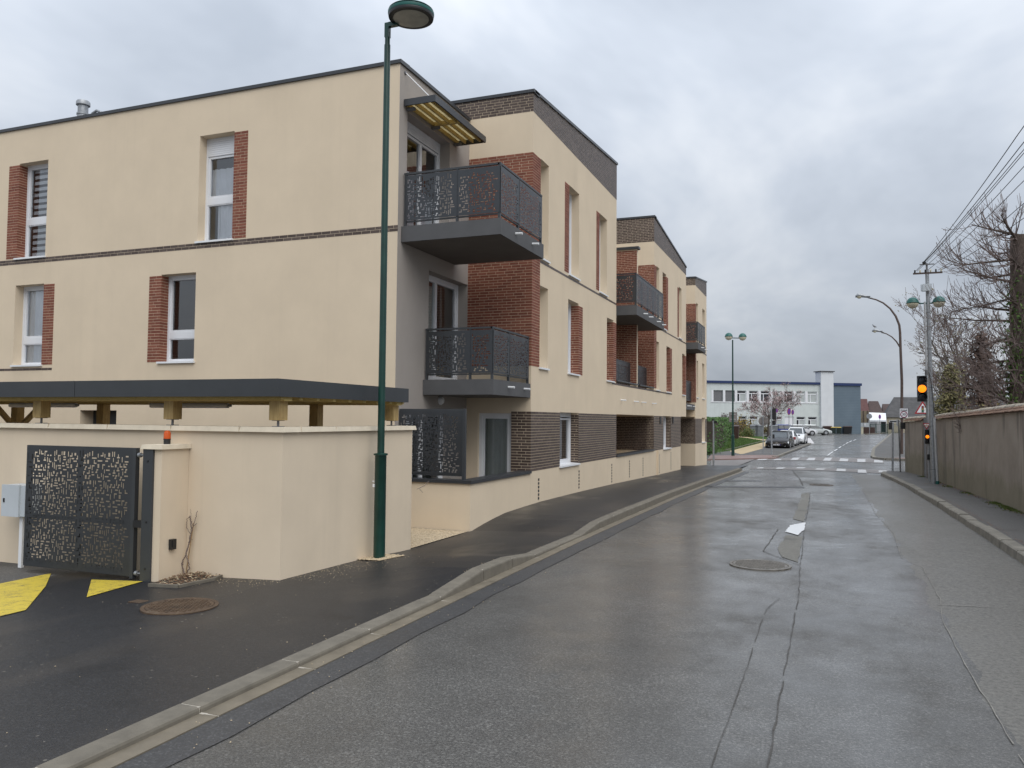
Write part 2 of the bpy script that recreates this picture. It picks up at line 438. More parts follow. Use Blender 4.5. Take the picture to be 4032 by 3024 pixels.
M['patch_dark'] = asphalt('dark_patch', (.028, .028, .029), (.078, .078, .079), .50, False, .2, 0.)
M['crack'] = simple('crack_sealing', (.062, .058, .054), .85, 0, .4, 20)
def paint(name, col, wear, under):
    t = NT(name)
    n = t.math('ADD', t.math('MULTIPLY', t.noise(7, 5, .75), .6), t.math('MULTIPLY', t.noise(90, 2, .7), .4))
    c = t.mix(t.ramp(n, [(wear, 0.), (wear + .12, 1.)]), col, under)
    t.set(c, .5, 0, .5); t.bump(t.noise(150, 2), .25, .003); return t.mat
M['yellow'] = paint('yellow_road_paint', (.60, .46, .05), .50, (.20, .155, .05))
M['white_paint'] = paint('white_road_paint', (.60, .61, .62), .60, (.17, .165, .16))
M['worn_paint'] = paint('worn_white_road_paint', (.47, .47, .47), .52, (.15, .135, .125))
M['red_pave'] = asphalt('reddish_paving', (.15, .085, .07), (.25, .16, .135), .55, False, .2)
M['pink_pave'] = asphalt('pale_pink_crossing', (.11, .095, .088), (.19, .165, .15), .45, False, .2)
M['sand'] = simple('sandy_path', (.43, .335, .20), .9, 0, .12, 5, .3, 80)
M['stone_gravel'] = simple('gravel_stones', (.46, .37, .25), .85, 0, .3, 30)
M['mulch'] = simple('leaf_mulch', (.16, .115, .072), .9, 0, .45, 40)
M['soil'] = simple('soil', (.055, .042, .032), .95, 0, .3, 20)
def grass_mat():
    t = NT('lawn_ground')
    t.set(t.ramp(t.noise(9, 5, .7), [(.3, (.034, .068, .015)), (.7, (.075, .125, .030))]), .95, 0, .1); t.bump(t.noise(70, 3), .6, .03); return t.mat
M['lawn'] = grass_mat()
def leaf(name, a, b):
    t = NT(name); t.set(t.ramp(t.geo.outputs['Random Per Island'], [(0, a), (1, b)]), .6, 0, .35)
    try: t.b.inputs['Subsurface Weight'].default_value = 0
    except Exception: pass
    return t.mat
M['grass'] = leaf('grass_blades', (.04, .085, .018), (.095, .15, .035))
M['hedge'] = leaf('hedge_leaves', (.030, .075, .018), (.085, .165, .040))
M['ivy'] = leaf('ivy_leaves', (.030, .075, .012), (.095, .165, .030))
M['moss'] = leaf('moss', (.045, .075, .012), (.11, .14, .028))
M['conifer'] = leaf('conifer_needles', (.085, .085, .032), (.21, .18, .08))
M['brown_leaf'] = leaf('brown_foliage', (.045, .026, .020), (.11, .066, .045))
M['blossom'] = leaf('pale_pink_blossom', (.42, .28, .28), (.66, .50, .49))
M['forsythia'] = leaf('yellow_flowering_shrub', (.30, .20, .02), (.52, .37, .05))
M['shrub'] = leaf('olive_shrub', (.07, .075, .02), (.16, .12, .04))
M['dead_leaf'] = leaf('dead_leaves', (.10, .05, .03), (.24, .13, .07))
M['bark'] = simple('bark', (.085, .064, .052), .9, 0, .35, 14, .5, 40)
M['bark_grey'] = simple('gray_bark', (.105, .09, .078), .9, 0, .35, 14, .5, 40)
M['twig'] = simple('twig', (.15, .113, .102), .85, 0, .25, 9)
M['cane'] = simple('dry_cane', (.30, .19, .09), .8, 0, .3, 30)
M['mortar'] = simple('pale_mortar', (.42, .385, .33), .9)
M['seam'] = simple('pale_seam', (.20, .19, .17), .8, 0, .3, 20)
def rust_lid():
    t = NT('cast_iron_lid')
    n = t.noise(7, 5, .7)
    t.set(t.ramp(n, [(.3, (.055, .040, .030)), (.55, (.105, .068, .042)), (.75, (.15, .115, .08))]), .62, .25, .4); t.bump(t.noise(120, 3), .3, .003); return t.mat
M['lid'] = rust_lid()
M['lid_grey'] = simple('worn_iron_lid', (.155, .14, .12), .45, .35, .35, 14, .3)
M['tile'] = simple('old_clay_tile', (.175, .105, .070), .9, 0, .42, 5, .4, 50)
M['ridge_tile'] = simple('pale_ridge_tile', (.42, .375, .31), .85, 0, .30, 5, .3, 50)
M['red_roof'] = simple('red_roof_tile', (.092, .038, .034), .8, 0, .25, 2.5)
M['brown_roof'] = simple('brown_roof_tile', (.060, .038, .034), .8, 0, .25, 2.5)
M['slate'] = simple('slate_roof', (.060, .058, .058), .7, 0, .35, 1.2)
M['school'] = plaster('pale_green_render', (.56, .60, .585), .30, .05)
M['school_tower'] = plaster('white_tower_render', (.63, .65, .67), .22, .04)
def cladding():
    t = NT('blue_gray_cladding')
    z = t.sepxyz()[2]
    w = t.math('FRACT', t.math('MULTIPLY', z, 4.0))
    c = t.mix(t.math('LESS_THAN', w, .10), t.ramp(t.noise(.7, 4), [(.3, (.105, .145, .180)), (.7, (.125, .168, .205))]), (.075, .10, .13))
    t.set(c, .6); return t.mat
M['clad'] = cladding()
M['school_blue'] = simple('dark_blue_fascia', (.012, .030, .105), .5)
M['tent'] = simple('white_canvas', (.75, .77, .80), .6, 0, .05, 1)
M['house_wall'] = plaster('house_render', (.46, .41, .31), .1)
M['sign_white'] = simple('sign_white', (.72, .72, .74), .4, 0, .03, 5)
M['sign_red'] = simple('sign_red', (.33, .03, .035), .4)
M['sign_darkred'] = simple('sign_dark_red_ring', (.17, .018, .05), .4)
M['sign_blue'] = simple('sign_blue', (.09, .035, .30), .4)
M['sign_back'] = simple('sign_back', (.235, .215, .20), .55, .2, .1, 4)
M['ink'] = simple('sign_ink', (.02, .02, .03), .5)
M['sign_green'] = simple('sign_green', (.02, .16, .08), .5)
M['sign_amber'] = simple('sign_amber', (.45, .25, .03), .5)
M['bin_brown'] = simple('brown_bin', (.055, .028, .022), .5)
M['bin_green'] = simple('dark_green_bin', (.012, .024, .020), .45)
M['bin_yellow'] = simple('yellow_bin_lid', (.55, .38, .07), .5)
M['bin_gray'] = simple('gray_bin', (.19, .20, .215), .5)
M['bin_tan'] = simple('tan_panel', (.22, .18, .12), .6)
def carpaint(name, c, metal=.0, rough=.22):
    t = NT(name); t.set(tuple(c), rough, metal)
    try: t.b.inputs['Coat Weight'].default_value = .35; t.b.inputs['Coat Roughness'].default_value = .06
    except Exception: pass
    return t.mat
M['car_black'] = carpaint('dark_car_paint', (.008, .007, .0075), 0, .22)
M['car_black'].node_tree.nodes['Principled BSDF'].inputs['Specular IOR Level'].default_value = .28
M['car_black'].node_tree.nodes['Principled BSDF'].inputs['Coat Weight'].default_value = .10
M['car_white'] = carpaint('white_car_paint', (.66, .67, .68))
M['car_blue'] = carpaint('blue_car_paint', (.012, .028, .21), .2)
M['car_silver'] = carpaint('silver_car_paint', (.55, .58, .57), .3, .3)
M['chrome'] = simple('chrome_trim', (.62, .63, .65), .15, .9, .05, 9)
M['headlight'] = simple('headlamp', (.42, .45, .47), .12, .2, .2, 9)
M['tail'] = simple('tail_lamp', (.28, .012, .012), .2)
M['plate'] = simple('number_plate', (.62, .63, .66), .45, 0, .04, 9)
# ================================================================ THE GROUND
RND = random.Random(11)
def kx(Y): return float(np.interp(Y, [-60, 12, 17, 26, 34, 36.2, 37.3], [-3.63, -3.63, -3.58, -3.55, -3.44, -3.40, -3.48]))
def zE(a, b): return (2800 + a / 3.16, 1750 + b / 3.16)
def z8(a, b): return (2750 + a / 3.16, 1400 + b / 3.16)
def zG(a, b): return (3300 + a / 4.74, 1450 + b / 4.74)

mb = MB()
ys = [-60] + list(np.arange(-10, 130, 5.0)) + [160, 300, 800, 2500]
mb.grid(lambda u, v: ((u - .5) * 2400, ys[round(v * (len(ys) - 1))], zr(ys[round(v * (len(ys) - 1))]) - .06), 1, len(ys) - 1)
mb.build('ground', M['old_pave'], kind='structure')

# ---- road
road = empty('road', (0, 0, 0), kind='structure')
mb = MB()
rows = [(-12, -3.52, 2.46), (8, -3.52, 2.46), (12, -3.52, 2.46), (15, -3.50, 2.43), (20, -3.46, 2.42), (26, -3.44, 2.42), (34, -3.34, 2.3), (36.3, -3.30, 2.15)]
rows += [(y, -70, 70) for y in (36.31, 40, 45, 50, 55, 60, 65, 75, 85, 95, 105, 115, 120, 140, 200)]
for a, b in zip(rows[:-1], rows[1:]):
    mb.face([(a[1], a[0], zr(a[0])), (a[2], a[0], zr(a[0])), (b[2], b[0], zr(b[0])), (b[1], b[0], zr(b[0]))])
mb.build('asphalt', M['road'], road)

def sheet(name, pts, mat, parent=road, dz=.006, **k):
    m = MB()
    if dz > .03: m.prism([tuple(p) for p in pts], lambda x, y: zr(y) - .1, lambda x, y: zr(y) + dz)
    else: m.face([(p[0], p[1], zr(p[1]) + dz) for p in pts])
    return m.build(name, mat, parent, **k)
def pxsheet(name, pts, conv, mat, parent=road, dz=.006, **k):
    return sheet(name, [tuple(at_g(*conv(*p), dz)[:2]) for p in pts], mat, parent, dz, **k)
def strip(name, pts, w, mat, parent=road, dz=.008):
    m = MB(); pts = [Vector((p[0], p[1], 0)) for p in pts]
    # resample with a little raggedness
    out = [pts[0]]
    for a, b in zip(pts[:-1], pts[1:]):
        n = max(1, int((b - a).length / .16))
        for i in range(1, n + 1):
            q = a.lerp(b, i / n)
            out.append(q + Vector((RND.uniform(-.007, .007), 0, 0)))
    ws = [w / 2 * RND.uniform(.45, 1.5) if w < .1 else w / 2 * RND.uniform(.96, 1.04) for _ in out]
    for i, (a, b) in enumerate(zip(out[:-1], out[1:])):
        if w < .03 and RND.random() < .05: continue
        t = (b - a).normalized(); r = Vector((t.y, -t.x, 0)); r0, r1 = r * ws[i], r * ws[i + 1]
        m.face([(q.x, q.y, zr(q.y) + dz) for q in (a - r0, a + r0, b + r1, b - r1)])
    return m.build(name, mat, parent)
def ragged(pts, amp=.05, step=.3):
    out = []
    for a, b in zip(pts, pts[1:] + pts[:1]):
        n = max(1, int(math.dist(a, b) / step))
        for i in range(n):
            t = i / n; out.append((a[0] + (b[0] - a[0]) * t + RND.uniform(-amp, amp) * (i > 0), a[1] + (b[1] - a[1]) * t))
    return out
strip('crack', [(-.39, 24.07), (-.35, 19.55), (-.35, 15.18), (-.31, 12.2), (-.31, 10.71), (-.29, 10.2), (-.27, 8.99), (-.28, 7.57), (-.29, 6.4), (-.31, 3.0), (-.33, -3)], .008, M['crack'])
strip('crack', [(-1.48, 39.73), (-.86, 31.26), (-.66, 27.13)], .035, M['crack'])
strip('crack', [(-.77, 14.75), (-.81, 13.04), (-.84, 12.09), (-.33, 11.1)], .012, M['crack'])
strip('crack', [(-.45, 8.91), (-.55, 8.29), (-.56, 7.4), (-.56, 6.2), (-.60, 3.0), (-.62, -2)], .005, M['crack'])
strip('crack', [(1.05, 26.3), (.97, 18.5), (1.08, 15.0), (.97, 12.3), (1.16, 11.6), (1.12, 9.6), (1.02, 8.6), (.99, 7.2), (1.0, 3), (1.0, -2)], .007, M['seam'])
strip('crack', [(1.05, 9.25), (1.6, 9.35), (2.35, 9.1)], .012, M['seam'], dz=.007)
sheet('patch', ragged([(-.61, 23.3), (-.57, 20.7), (-.59, 16.55), (-.37, 16.1), (-.36, 19.5), (-.41, 23.9)], .02), M['patch'])
sheet('patch', ragged([(-.60, 14.0), (-.66, 12.47), (-.56, 11.67), (-.34, 11.3), (-.34, 13.9)], .02), M['patch'])
sheet('patch', ragged([(-3.4, 24.5), (-.59, 26.0), (-.66, 26.7), (-3.42, 25.2)], .03), M['patch_dark'])
sheet('patch', ragged([(-3.2, 28.0), (-2.03, 28.8), (-2.06, 29.5), (-3.2, 28.7)], .03), M['patch_dark'])
m = MB()
pe = [(-3.475, -3.20, -6)] + [(kx(Y_) + .15, kx(Y_) + .40 + RND.uniform(-.03, .03), Y_) for Y_ in np.arange(-5, 36, .8)]
for a, b in zip(pe[:-1], pe[1:]): m.face([(a[0], a[2], zr(a[2]) + .006), (a[1], a[2], zr(a[2]) + .006), (b[1], b[2], zr(b[2]) + .006), (b[0], b[2], zr(b[2]) + .006)])
m.build('patch', M['patch_dark'], road)
sheet('road_marking', ragged([(-.64, 14.4), (-.59, 15.4), (-.35, 15.96), (-.34, 14.86), (-.43, 14.06)], .012, .08), M['white_paint'], dz=.011)

# ---- crossings and lane line at the junction
for P in ([(470, 303), (560, 283), (1300, 290), (2212, 320), (2212, 362), (1300, 322)],):
    pxsheet('crossing_band', P, zE, M['pink_pave'], dz=.012)
for P in ([(560, 198), (720, 172), (1300, 158), (2010, 170), (2150, 205), (2150, 232), (1300, 200)],
          [(0, 262), (0, 190), (560, 178), (340, 262)]):
    pxsheet('crossing_band', P, zE, M['pink_pave'], dz=.012)
for P in ([(560, 300), (590, 285), (660, 283), (640, 298)], [(800, 303), (830, 285), (930, 285), (890, 303)], [(1045, 298), (1075, 283), (1180, 285), (1150, 298)],
          [(1285, 312), (1320, 297), (1430, 300), (1400, 315)], [(1555, 330), (1570, 300), (1675, 303), (1675, 333)], [(1825, 350), (1825, 312), (1925, 315), (1935, 355)],
          [(2085, 345), (2085, 322), (2212, 325), (2212, 345)],
          [(560, 195), (600, 178), (712, 176), (680, 193)], [(762, 195), (800, 181), (880, 180), (865, 194)], [(985, 193), (1020, 165), (1105, 163), (1075, 193)],
          [(1180, 197), (1215, 165), (1300, 166), (1285, 197)], [(1388, 202), (1420, 165), (1510, 166), (1480, 203)], [(1590, 207), (1610, 172), (1710, 180), (1700, 210)],
          [(1818, 218), (1820, 180), (1920, 183), (1920, 218)], [(2025, 222), (2030, 192), (2135, 200), (2140, 225)],
          [(20, 213), (60, 201), (530, 186), (480, 197)], [(10, 232), (40, 222), (470, 205), (430, 216)], [(150, 246), (180, 238), (390, 226), (360, 240)]):
    pxsheet('road_marking', P, zE, M['worn_paint'], dz=.018)
for P in ([(1440, 137), (1458, 137), (1525, 88), (1507, 88)], [(1523, 80), (1543, 80), (1580, 57), (1562, 56)], [(1580, 45), (1597, 46), (1625, 25), (1608, 24)], [(1628, 16), (1643, 17), (1670, 1), (1655, 0)]):
    pxsheet('road_marking', P, zE, M['white_paint'], dz=.018)
for P in ([(1785, 1123), (1797, 1124), (1827, 1106), (1817, 1104)], [(1830, 1095), (1842, 1097), (1870, 1080), (1858, 1078)], [(1872, 1075), (1884, 1077), (1912, 1061), (1900, 1059)], [(1920, 1057), (1930, 1058), (1967, 1043), (1957, 1042)]):
    pxsheet('road_marking', P, z8, M['white_paint'], dz=.018)

# ---- left footway and driveway apron
def hk(Y): return float(np.interp(Y, [-60, 7.36, 8.43, 9.34, 10.2, 12.35, 13.4, 15, 36, 37.5, 42], [.042, .042, .135, .125, .045, .03, .115, .13, .13, .06, .01]))
def zin(Y): return float(np.interp(Y, [-60, 7.3, 9, 10.3, 12.4, 13.2, 14, 15, 15.9, 18.8, 22.1, 26.3, 29.1, 31.5, 33.6, 37.9, 41.8, 44],
                                   [.05, .055, .02, -.05, -.065, .03, .09, .105, .115, .09, .04, -.047, -.112, -.148, -.184, -.25, -.40, -.43]))
def zfoot(X, Y):
    if X <= -5.6: return zin(Y) + (.04 * (X + 5.6) if Y < 8 else 0)
    xo = kx(Y) - .155; f = (X + 5.6) / (xo + 5.6)
    return zin(Y) * (1 - f) + (zr(Y) + hk(Y)) * f
foot = empty('pavement', (0, 0, 0), kind='structure')
mb = MB()
YS = list(np.arange(-12, 42.6, .5))
XS = [-26, -14, -10, -7.5, -5.9, -5.6, -5.1, -4.6, -4.1, None]
mb.grid(lambda u, v: (lambda X, Y: (X, Y, zfoot(X, Y)))((XS[round(u * 9)] if XS[round(u * 9)] is not None else kx(YS[round(v * (len(YS) - 1))]) - .150), YS[round(v * (len(YS) - 1))]), 9, len(YS) - 1)
mb.build('asphalt', M['fresh'], foot)

# ---- kerb stones and gutter slabs, one by one
kerb = empty('kerb', (0, 0, 0), kind='structure'); gut = empty('gutter', (0, 0, 0), kind='structure')
y = -4.0; cuts = []
while y < 37.3:
    cuts.append(y); y += 1.0 if y > 14 or y < 6 else [1.0, .9, 1.07, .905, .87, 1.03, 1.1, 1.05][int(y) % 8]
cuts = [c for c in cuts if c < 7.0] + [7.36, 8.43, 9.34, 10.2, 11.25, 12.35, 13.4] + [c for c in np.arange(14.4, 37.5, 1.0)]
for a, b in zip(cuts[:-1], cuts[1:]):
    a2, b2 = a + .0065, b - .0065; m = MB()
    prof = []
    for Y in (a2, b2):
        x = kx(Y); t = zr(Y) + hk(Y) + .004; base = zr(Y) - .08
        prof.append([(x - .155, Y, base), (x - .155, Y, t), (x - .020, Y, t), (x - .006, Y, t - .006), (x, Y, t - min(.02, hk(Y) * .5)), (x + .006, Y, base)])
    A, B = prof
    for i in range(5): m.face([A[i], A[i + 1], B[i + 1], B[i]])
    m.face(A[::-1]); m.face(B)
    m.build('kerb_stone', M['concrete'], kerb)
    if b < 36.6:
        m = MB(); jit = RND.uniform(-.002, .002)
        m.hexa([(kx(a2), a2, zr(a2) - .06), (kx(a2) + .145, a2, zr(a2) - .06), (kx(b2) + .145, b2, zr(b2) - .06), (kx(b2), b2, zr(b2) - .06),
                (kx(a2), a2, zr(a2) + .006 + jit), (kx(a2) + .145, a2, zr(a2) + .012), (kx(b2) + .145, b2, zr(b2) + .012), (kx(b2), b2, zr(b2) + .006 + jit)])
        m.build('gutter_slab', M['gutter'], gut)

for x0, x1, dz, par in ((-.152, -.007, .0015, kerb), (.002, .143, .0075, gut)):     # mortar showing in the joints
    m = MB()
    for a, b in zip(cuts[:-1], cuts[1:]):
        if b > 36.6: break
        za, zb = (zr(a) + (hk(a) if par is kerb else 0) + dz, zr(b) + (hk(b) if par is kerb else 0) + dz)
        m.hexa([(kx(b) + x0, b - .012, zb - .06), (kx(b) + x1, b - .012, zb - .06), (kx(b) + x1, b + .012, zb - .06), (kx(b) + x0, b + .012, zb - .06), (kx(b) + x0, b - .012, zb), (kx(b) + x1, b - .012, zb), (kx(b) + x1, b + .012, zb), (kx(b) + x0, b + .012, zb)])
    m.build('mortar_joints', M['mortar'], par, kind='stuff')
# ---- right footway and its old kerb
def rkx(Y): return float(np.interp(Y, [-10, 12.5, 19, 28, 32.5, 36, 37.6], [2.47, 2.45, 2.40, 2.38, 2.30, 2.11, 2.30]))
def rwx(Y): return float(np.interp(Y, [-10, 5, 18.4, 28.3, 34, 37.2], [4.0, 3.85, 3.65, 3.50, 3.44, 3.12]))
rfoot = empty('right_pavement', (0, 0, 0), kind='structure')
mb = MB(); RY = list(np.arange(-6, 38.1, 1.0))
mb.grid(lambda u, v: (lambda Y: ((rkx(Y) + .17) * (1 - u) + (rwx(Y) + .15) * u, Y, zr(Y) + .125 + .02 * u))(RY[round(v * (len(RY) - 1))]), 2, len(RY) - 1)
mb.build('asphalt', M['old_pave'], rfoot)
rk = empty('right_kerb', (0, 0, 0), kind='structure')
Y = -5.0
while Y < 37.0:
    L = RND.uniform(.85, 1.15); a, b = Y + .01, min(Y + L, 37.4) - .01; Y += L
    t = .13 + RND.uniform(-.012, .012); m = MB(); A = []; B = []
    for Yc, P in ((a, A), (b, B)):
        x = rkx(Yc) + RND.uniform(-.008, .008); z = zr(Yc)
        P += [(x + .18, Yc, z - .08), (x + .18, Yc, z + t), (x + .03, Yc, z + t - .003), (x + .008, Yc, z + t - .022), (x - .012, Yc, z - .08)]
    for i in range(4): m.face([A[i], B[i], B[i + 1], A[i + 1]])
    m.face(A); m.face(B[::-1]); m.build('kerb_stone', M['old_kerb'], rk)

# ---- beyond the junction
fl = empty('far_left_pavement', (0, 0, 0), kind='structure')
pxsheet('asphalt', [(150, 1255), (960, 1268), (1060, 1230), (1390, 1105), (1350, 1040), (700, 1000), (150, 1100)], z8, M['old_pave'], fl, dz=.06)
pxsheet('red_strip', [(110, 1290), (500, 1283), (960, 1270), (1030, 1240), (760, 1236), (150, 1243)], z8, M['red_pave'], fl, dz=.07)
far_kerb = [at_g(*z8(*p))[:2] for p in [(930, 1273), (1000, 1262), (1060, 1235), (1140, 1203), (1230, 1168), (1320, 1130), (1395, 1102)]]
def kerb_line(pts, parent, w=.16, h=.13, mat='old_kerb'):
    for a, b in zip(pts[:-1], pts[1:]):
        a, b = Vector((*a, 0)), Vector((*b, 0)); n = max(1, int((b - a).length / 2.0))
        for i in range(n):
            p, q = a.lerp(b, i / n), a.lerp(b, (i + .97) / n); m = MB()
            m.bar((p.x, p.y, zr(p.y) + h / 2 - .02), (q.x, q.y, zr(q.y) + h / 2 - .02), w, h); m.build('kerb_stone', M[mat], parent)
kerb_line(far_kerb, fl)
path = empty('path', (0, 0, 0), kind='structure')
pxsheet('sand', [(380, 1190), (520, 1225), (560, 1222), (860, 1140), (860, 1050), (600, 995), (430, 980), (430, 1005), (640, 1030), (835, 1072)], z8, M['sand'], path, dz=.075)
lawn = empty('lawn', (0, 0, 0), kind='structure')
LAWN = [(165, 1205), (300, 1195), (440, 1175), (640, 1120), (835, 1072), (790, 1055), (620, 1030), (430, 1008), (400, 1008), (165, 1150)]
pxsheet('turf', LAWN, z8, M['lawn'], lawn, dz=.085)
pxsheet('turf', [(575, 1005), (640, 1000), (860, 1000), (860, 1045), (700, 1030)], z8, M['lawn'], lawn, dz=.085)
edge = [at_g(*z8(*p))[:2] for p in [(340, 1192), (440, 1175), (640, 1120), (835, 1072)]]
kerb_line(edge, path, .10, .17, 'concrete')

rf = empty('far_right_pavement', (0, 0, 0), kind='structure')
prf = [(2.95, 54.0), (2.95, 56.6), (3.77, 70.5), (5.84, 93), (8.3, 120), (11, 152), (24, 152), (24, 53), (9, 51.6), (5, 52.2), (3.5, 53.0)]
m = MB()
for a, b in zip([(2.95, 54.0), (2.95, 56.6), (3.77, 70.5), (5.84, 93), (8.3, 120)], [(2.95, 56.6), (3.77, 70.5), (5.84, 93), (8.3, 120), (11, 152)]):
    m.face([(a[0], a[1], zr(a[1]) + .11), (26, a[1], zr(a[1]) + .11), (26, b[1], zr(b[1]) + .11), (b[0], b[1], zr(b[1]) + .11)])
m.face([(p[0], p[1], zr(54) + .11) for p in [(2.95, 54.0), (3.5, 53.0), (5, 52.2), (9, 51.6), (26, 51.4), (26, 54.0)]])
m.build('asphalt', M['old_pave'], rf)
sheet('red_strip', [(3.6, 53.1), (5, 52.5), (9, 51.9), (20, 51.7), (20, 53.6), (5, 54.4)], M['red_pave'], rf, dz=.125)
kerb_line([(26, 51.3), (9, 51.5), (5, 52.1), (3.4, 52.95), (2.85, 54.0), (2.85, 56.6), (3.67, 70.5), (5.74, 93), (8.2, 120), (10.9, 152)], rf, .22, .14, 'old_kerb')
m = MB()
kerb_line([at_g(*zG(*p))[:2] for p in [(525, 1240), (700, 1225), (900, 1213), (1110, 1208)]], rf, .3, .16, 'concrete')
# ================================================================ THE APARTMENT BUILDING
FX = -5.6                                        # street facade plane
BLD = empty('apartment_building', (-7.05, 12.35, 0), 'cream three-storey apartment building with red and dark brick and balconies', 'building')
def PX(const, sgn): return lambda u, d, z: (const - sgn * d, u, z)
def PY(const, sgn): return lambda u, d, z: (u, const - sgn * d, z)

def wall_holes(mb, P, u0, u1, z0, z1, holes=()):
    us = sorted({u0, u1} | {c for h in holes for c in h[:2] if u0 < c < u1})
    zs = sorted({z0, z1} | {c for h in holes for c in h[2:4] if z0 < c < z1})
    for a, b in zip(us[:-1], us[1:]):
        for c, d in zip(zs[:-1], zs[1:]):
            mu, mz = (a + b) / 2, (c + d) / 2
            if any(h[0] < mu < h[1] and h[2] < mz < h[3] for h in holes): continue
            mb.face([P(a, 0, c), P(b, 0, c), P(b, 0, d), P(a, 0, d)])
    for h in holes:
        dp = h[4]
        mb.face([P(h[0], 0, h[2]), P(h[0], dp, h[2]), P(h[0], dp, h[3]), P(h[0], 0, h[3])])
        mb.face([P(h[1], 0, h[2]), P(h[1], dp, h[2]), P(h[1], dp, h[3]), P(h[1], 0, h[3])])
        mb.face([P(h[0], 0, h[3]), P(h[1], 0, h[3]), P(h[1], dp, h[3]), P(h[0], dp, h[3])])
        mb.face([P(h[0], 0, h[2]), P(h[1], 0, h[2]), P(h[1], dp, h[2]), P(h[0], dp, h[2])])

BR = []                                          # all bricks: (axis, const, sgn, u, z, length, height, kind)
ROW, BH = .0586, .0488
def bricks(axis, const, sgn, u0, u1, z0, z1, kind, holes=(), top=None, phase=0):
    L = .205 if kind == 'r' else .19
    n = int((z1 - z0 + .008) / ROW) if top is None else int((max(top(u0), top(u1)) - z0) / ROW) + 1
    n = max(n, 1)
    for i in range(n):
        z = z0 + i * ROW
        iv = [(u0, u1)]
        for h in holes:
            if h[2] < z + BH * .6 and h[3] > z + BH * .4:
                nv = []
                for a, b in iv:
                    if h[1] <= a or h[0] >= b: nv.append((a, b)); continue
                    if h[0] > a: nv.append((a, h[0]))
                    if h[1] < b: nv.append((h[1], b))
                iv = nv
        off = (i + phase) % 2 * L / 2 + RND.choice((0, 0, 0, L / 4))
        for a, b in iv:
            k = math.floor((a - off) / L)
            while k * L + off < b:
                s, e2 = max(a, k * L + off), min(b, (k + 1) * L + off - .009); k += 1
                if s == a and e2 - s < .045 and e2 < b: e2 = min(b, (k + 1) * L + off - .009); k += 1     # no slivers at the ends
                if b - e2 < .055: e2 = b; k = 10 ** 6
                if e2 - s < .02: continue
                h = BH
                if top is not None:
                    tz = min(top(s), top(e2)); h = min(BH, tz - z)
                    if h < .012: continue
                BR.append((axis, const, sgn, (s + e2) / 2, z + h / 2, e2 - s, h, kind))

def window(P, u0, u1, z0, z1, dp, transom=None, mull=None, shutter=0., curtain=None, sill=True, cdepth=.07, blinds=False, jamb=.05):
    """white frame (part) with pane, transom bar, sill, curtain as sub-parts"""
    m = MB(); f = jamb; d0, d1 = dp - .02, dp + .07
    m.pbox(P, u0, u0 + f, d0, d1, z0, z1); m.pbox(P, u1 - f, u1, d0, d1, z0, z1)
    m.pbox(P, u0 + f, u1 - f, d0, d1, z1 - f, z1); m.pbox(P, u0 + f, u1 - f, d0, d1, z0, z0 + f)
    s = .045; lo, hi = z0 + f, z1 - f - shutter
    cells = []
    zsp = [lo] + ([transom] if transom else []) + [hi]
    usp = [u0 + f] + ([mull] if mull else []) + [u1 - f]
    for zi in range(len(zsp) - 1):
        for ui in range(len(usp) - 1):
            a, b, c, d = usp[ui], usp[ui + 1], zsp[zi], zsp[zi + 1]
            if transom and zi == 0: d -= .065
            if transom and zi == 1: c += .065
            ss = s if not (transom and zi == 0) else .02
            m.pbox(P, a, a + ss, d0 + .015, d1 - .01, c, d); m.pbox(P, b - ss, b, d0 + .015, d1 - .01, c, d)
            m.pbox(P, a + ss, b - ss, d0 + .015, d1 - .01, d - ss, d); m.pbox(P, a + ss, b - ss, d0 + .015, d1 - .01, c, c + ss)
            cells.append((a + ss, b - ss, c + ss, d - ss))
    if transom: m.pbox(P, u0 + f, u1 - f, d0 + .005, d1 - .012, transom - .065, transom + .065)
    w = m.build('window', M['pvc'], BLD)
    for a, b, c, d in cells:
        g = MB(); g.face([P(a, dp + .03, c), P(b, dp + .03, c), P(b, dp + .03, d), P(a, dp + .03, d)]); g.build('pane', M['glass'], w)
    if shutter:
        g = MB(); n = int(shutter / .04)
        for i in range(n): g.pbox(P, u0 + f, u1 - f, d0 - .005, d0 + .03, z1 - f - (i + 1) * .04 + .004, z1 - f - i * .04)
        g.build('roller_shutter', M['pvc'], w)
    if sill:
        g = MB(); g.hexa([P(u0 - .03, -.045, z0 - .035), P(u1 + .03, -.045, z0 - .035), P(u1 + .03, dp, z0 - .02), P(u0 - .03, dp, z0 - .02),
                          P(u0 - .03, -.045, z0 + .002), P(u1 + .03, -.045, z0 + .002), P(u1 + .03, dp, z0 + .022), P(u0 - .03, dp, z0 + .022)])
        g.build('sill', M['sill'], w)
    if curtain:
        for (a, b, c, d, mat) in curtain:
            g = MB(); nn = 26
            g.grid(lambda u, v: P(a + (b - a) * u, dp + cdepth + .018 * math.sin(u * (b - a) * 46 + .6 * math.sin(u * 9)), c + (d - c) * v), nn, 1)
            g.build('curtain', M[mat], w, smooth=True)
    if blinds:
        g = MB(); zz = z0 + .1
        while zz < z1 - .12: g.pbox(P, u0 + .08, u1 - .08, dp + .10, dp + .104, zz, zz + .075); zz += .135
        g.build('blind', M['curtain'], w)
    return w

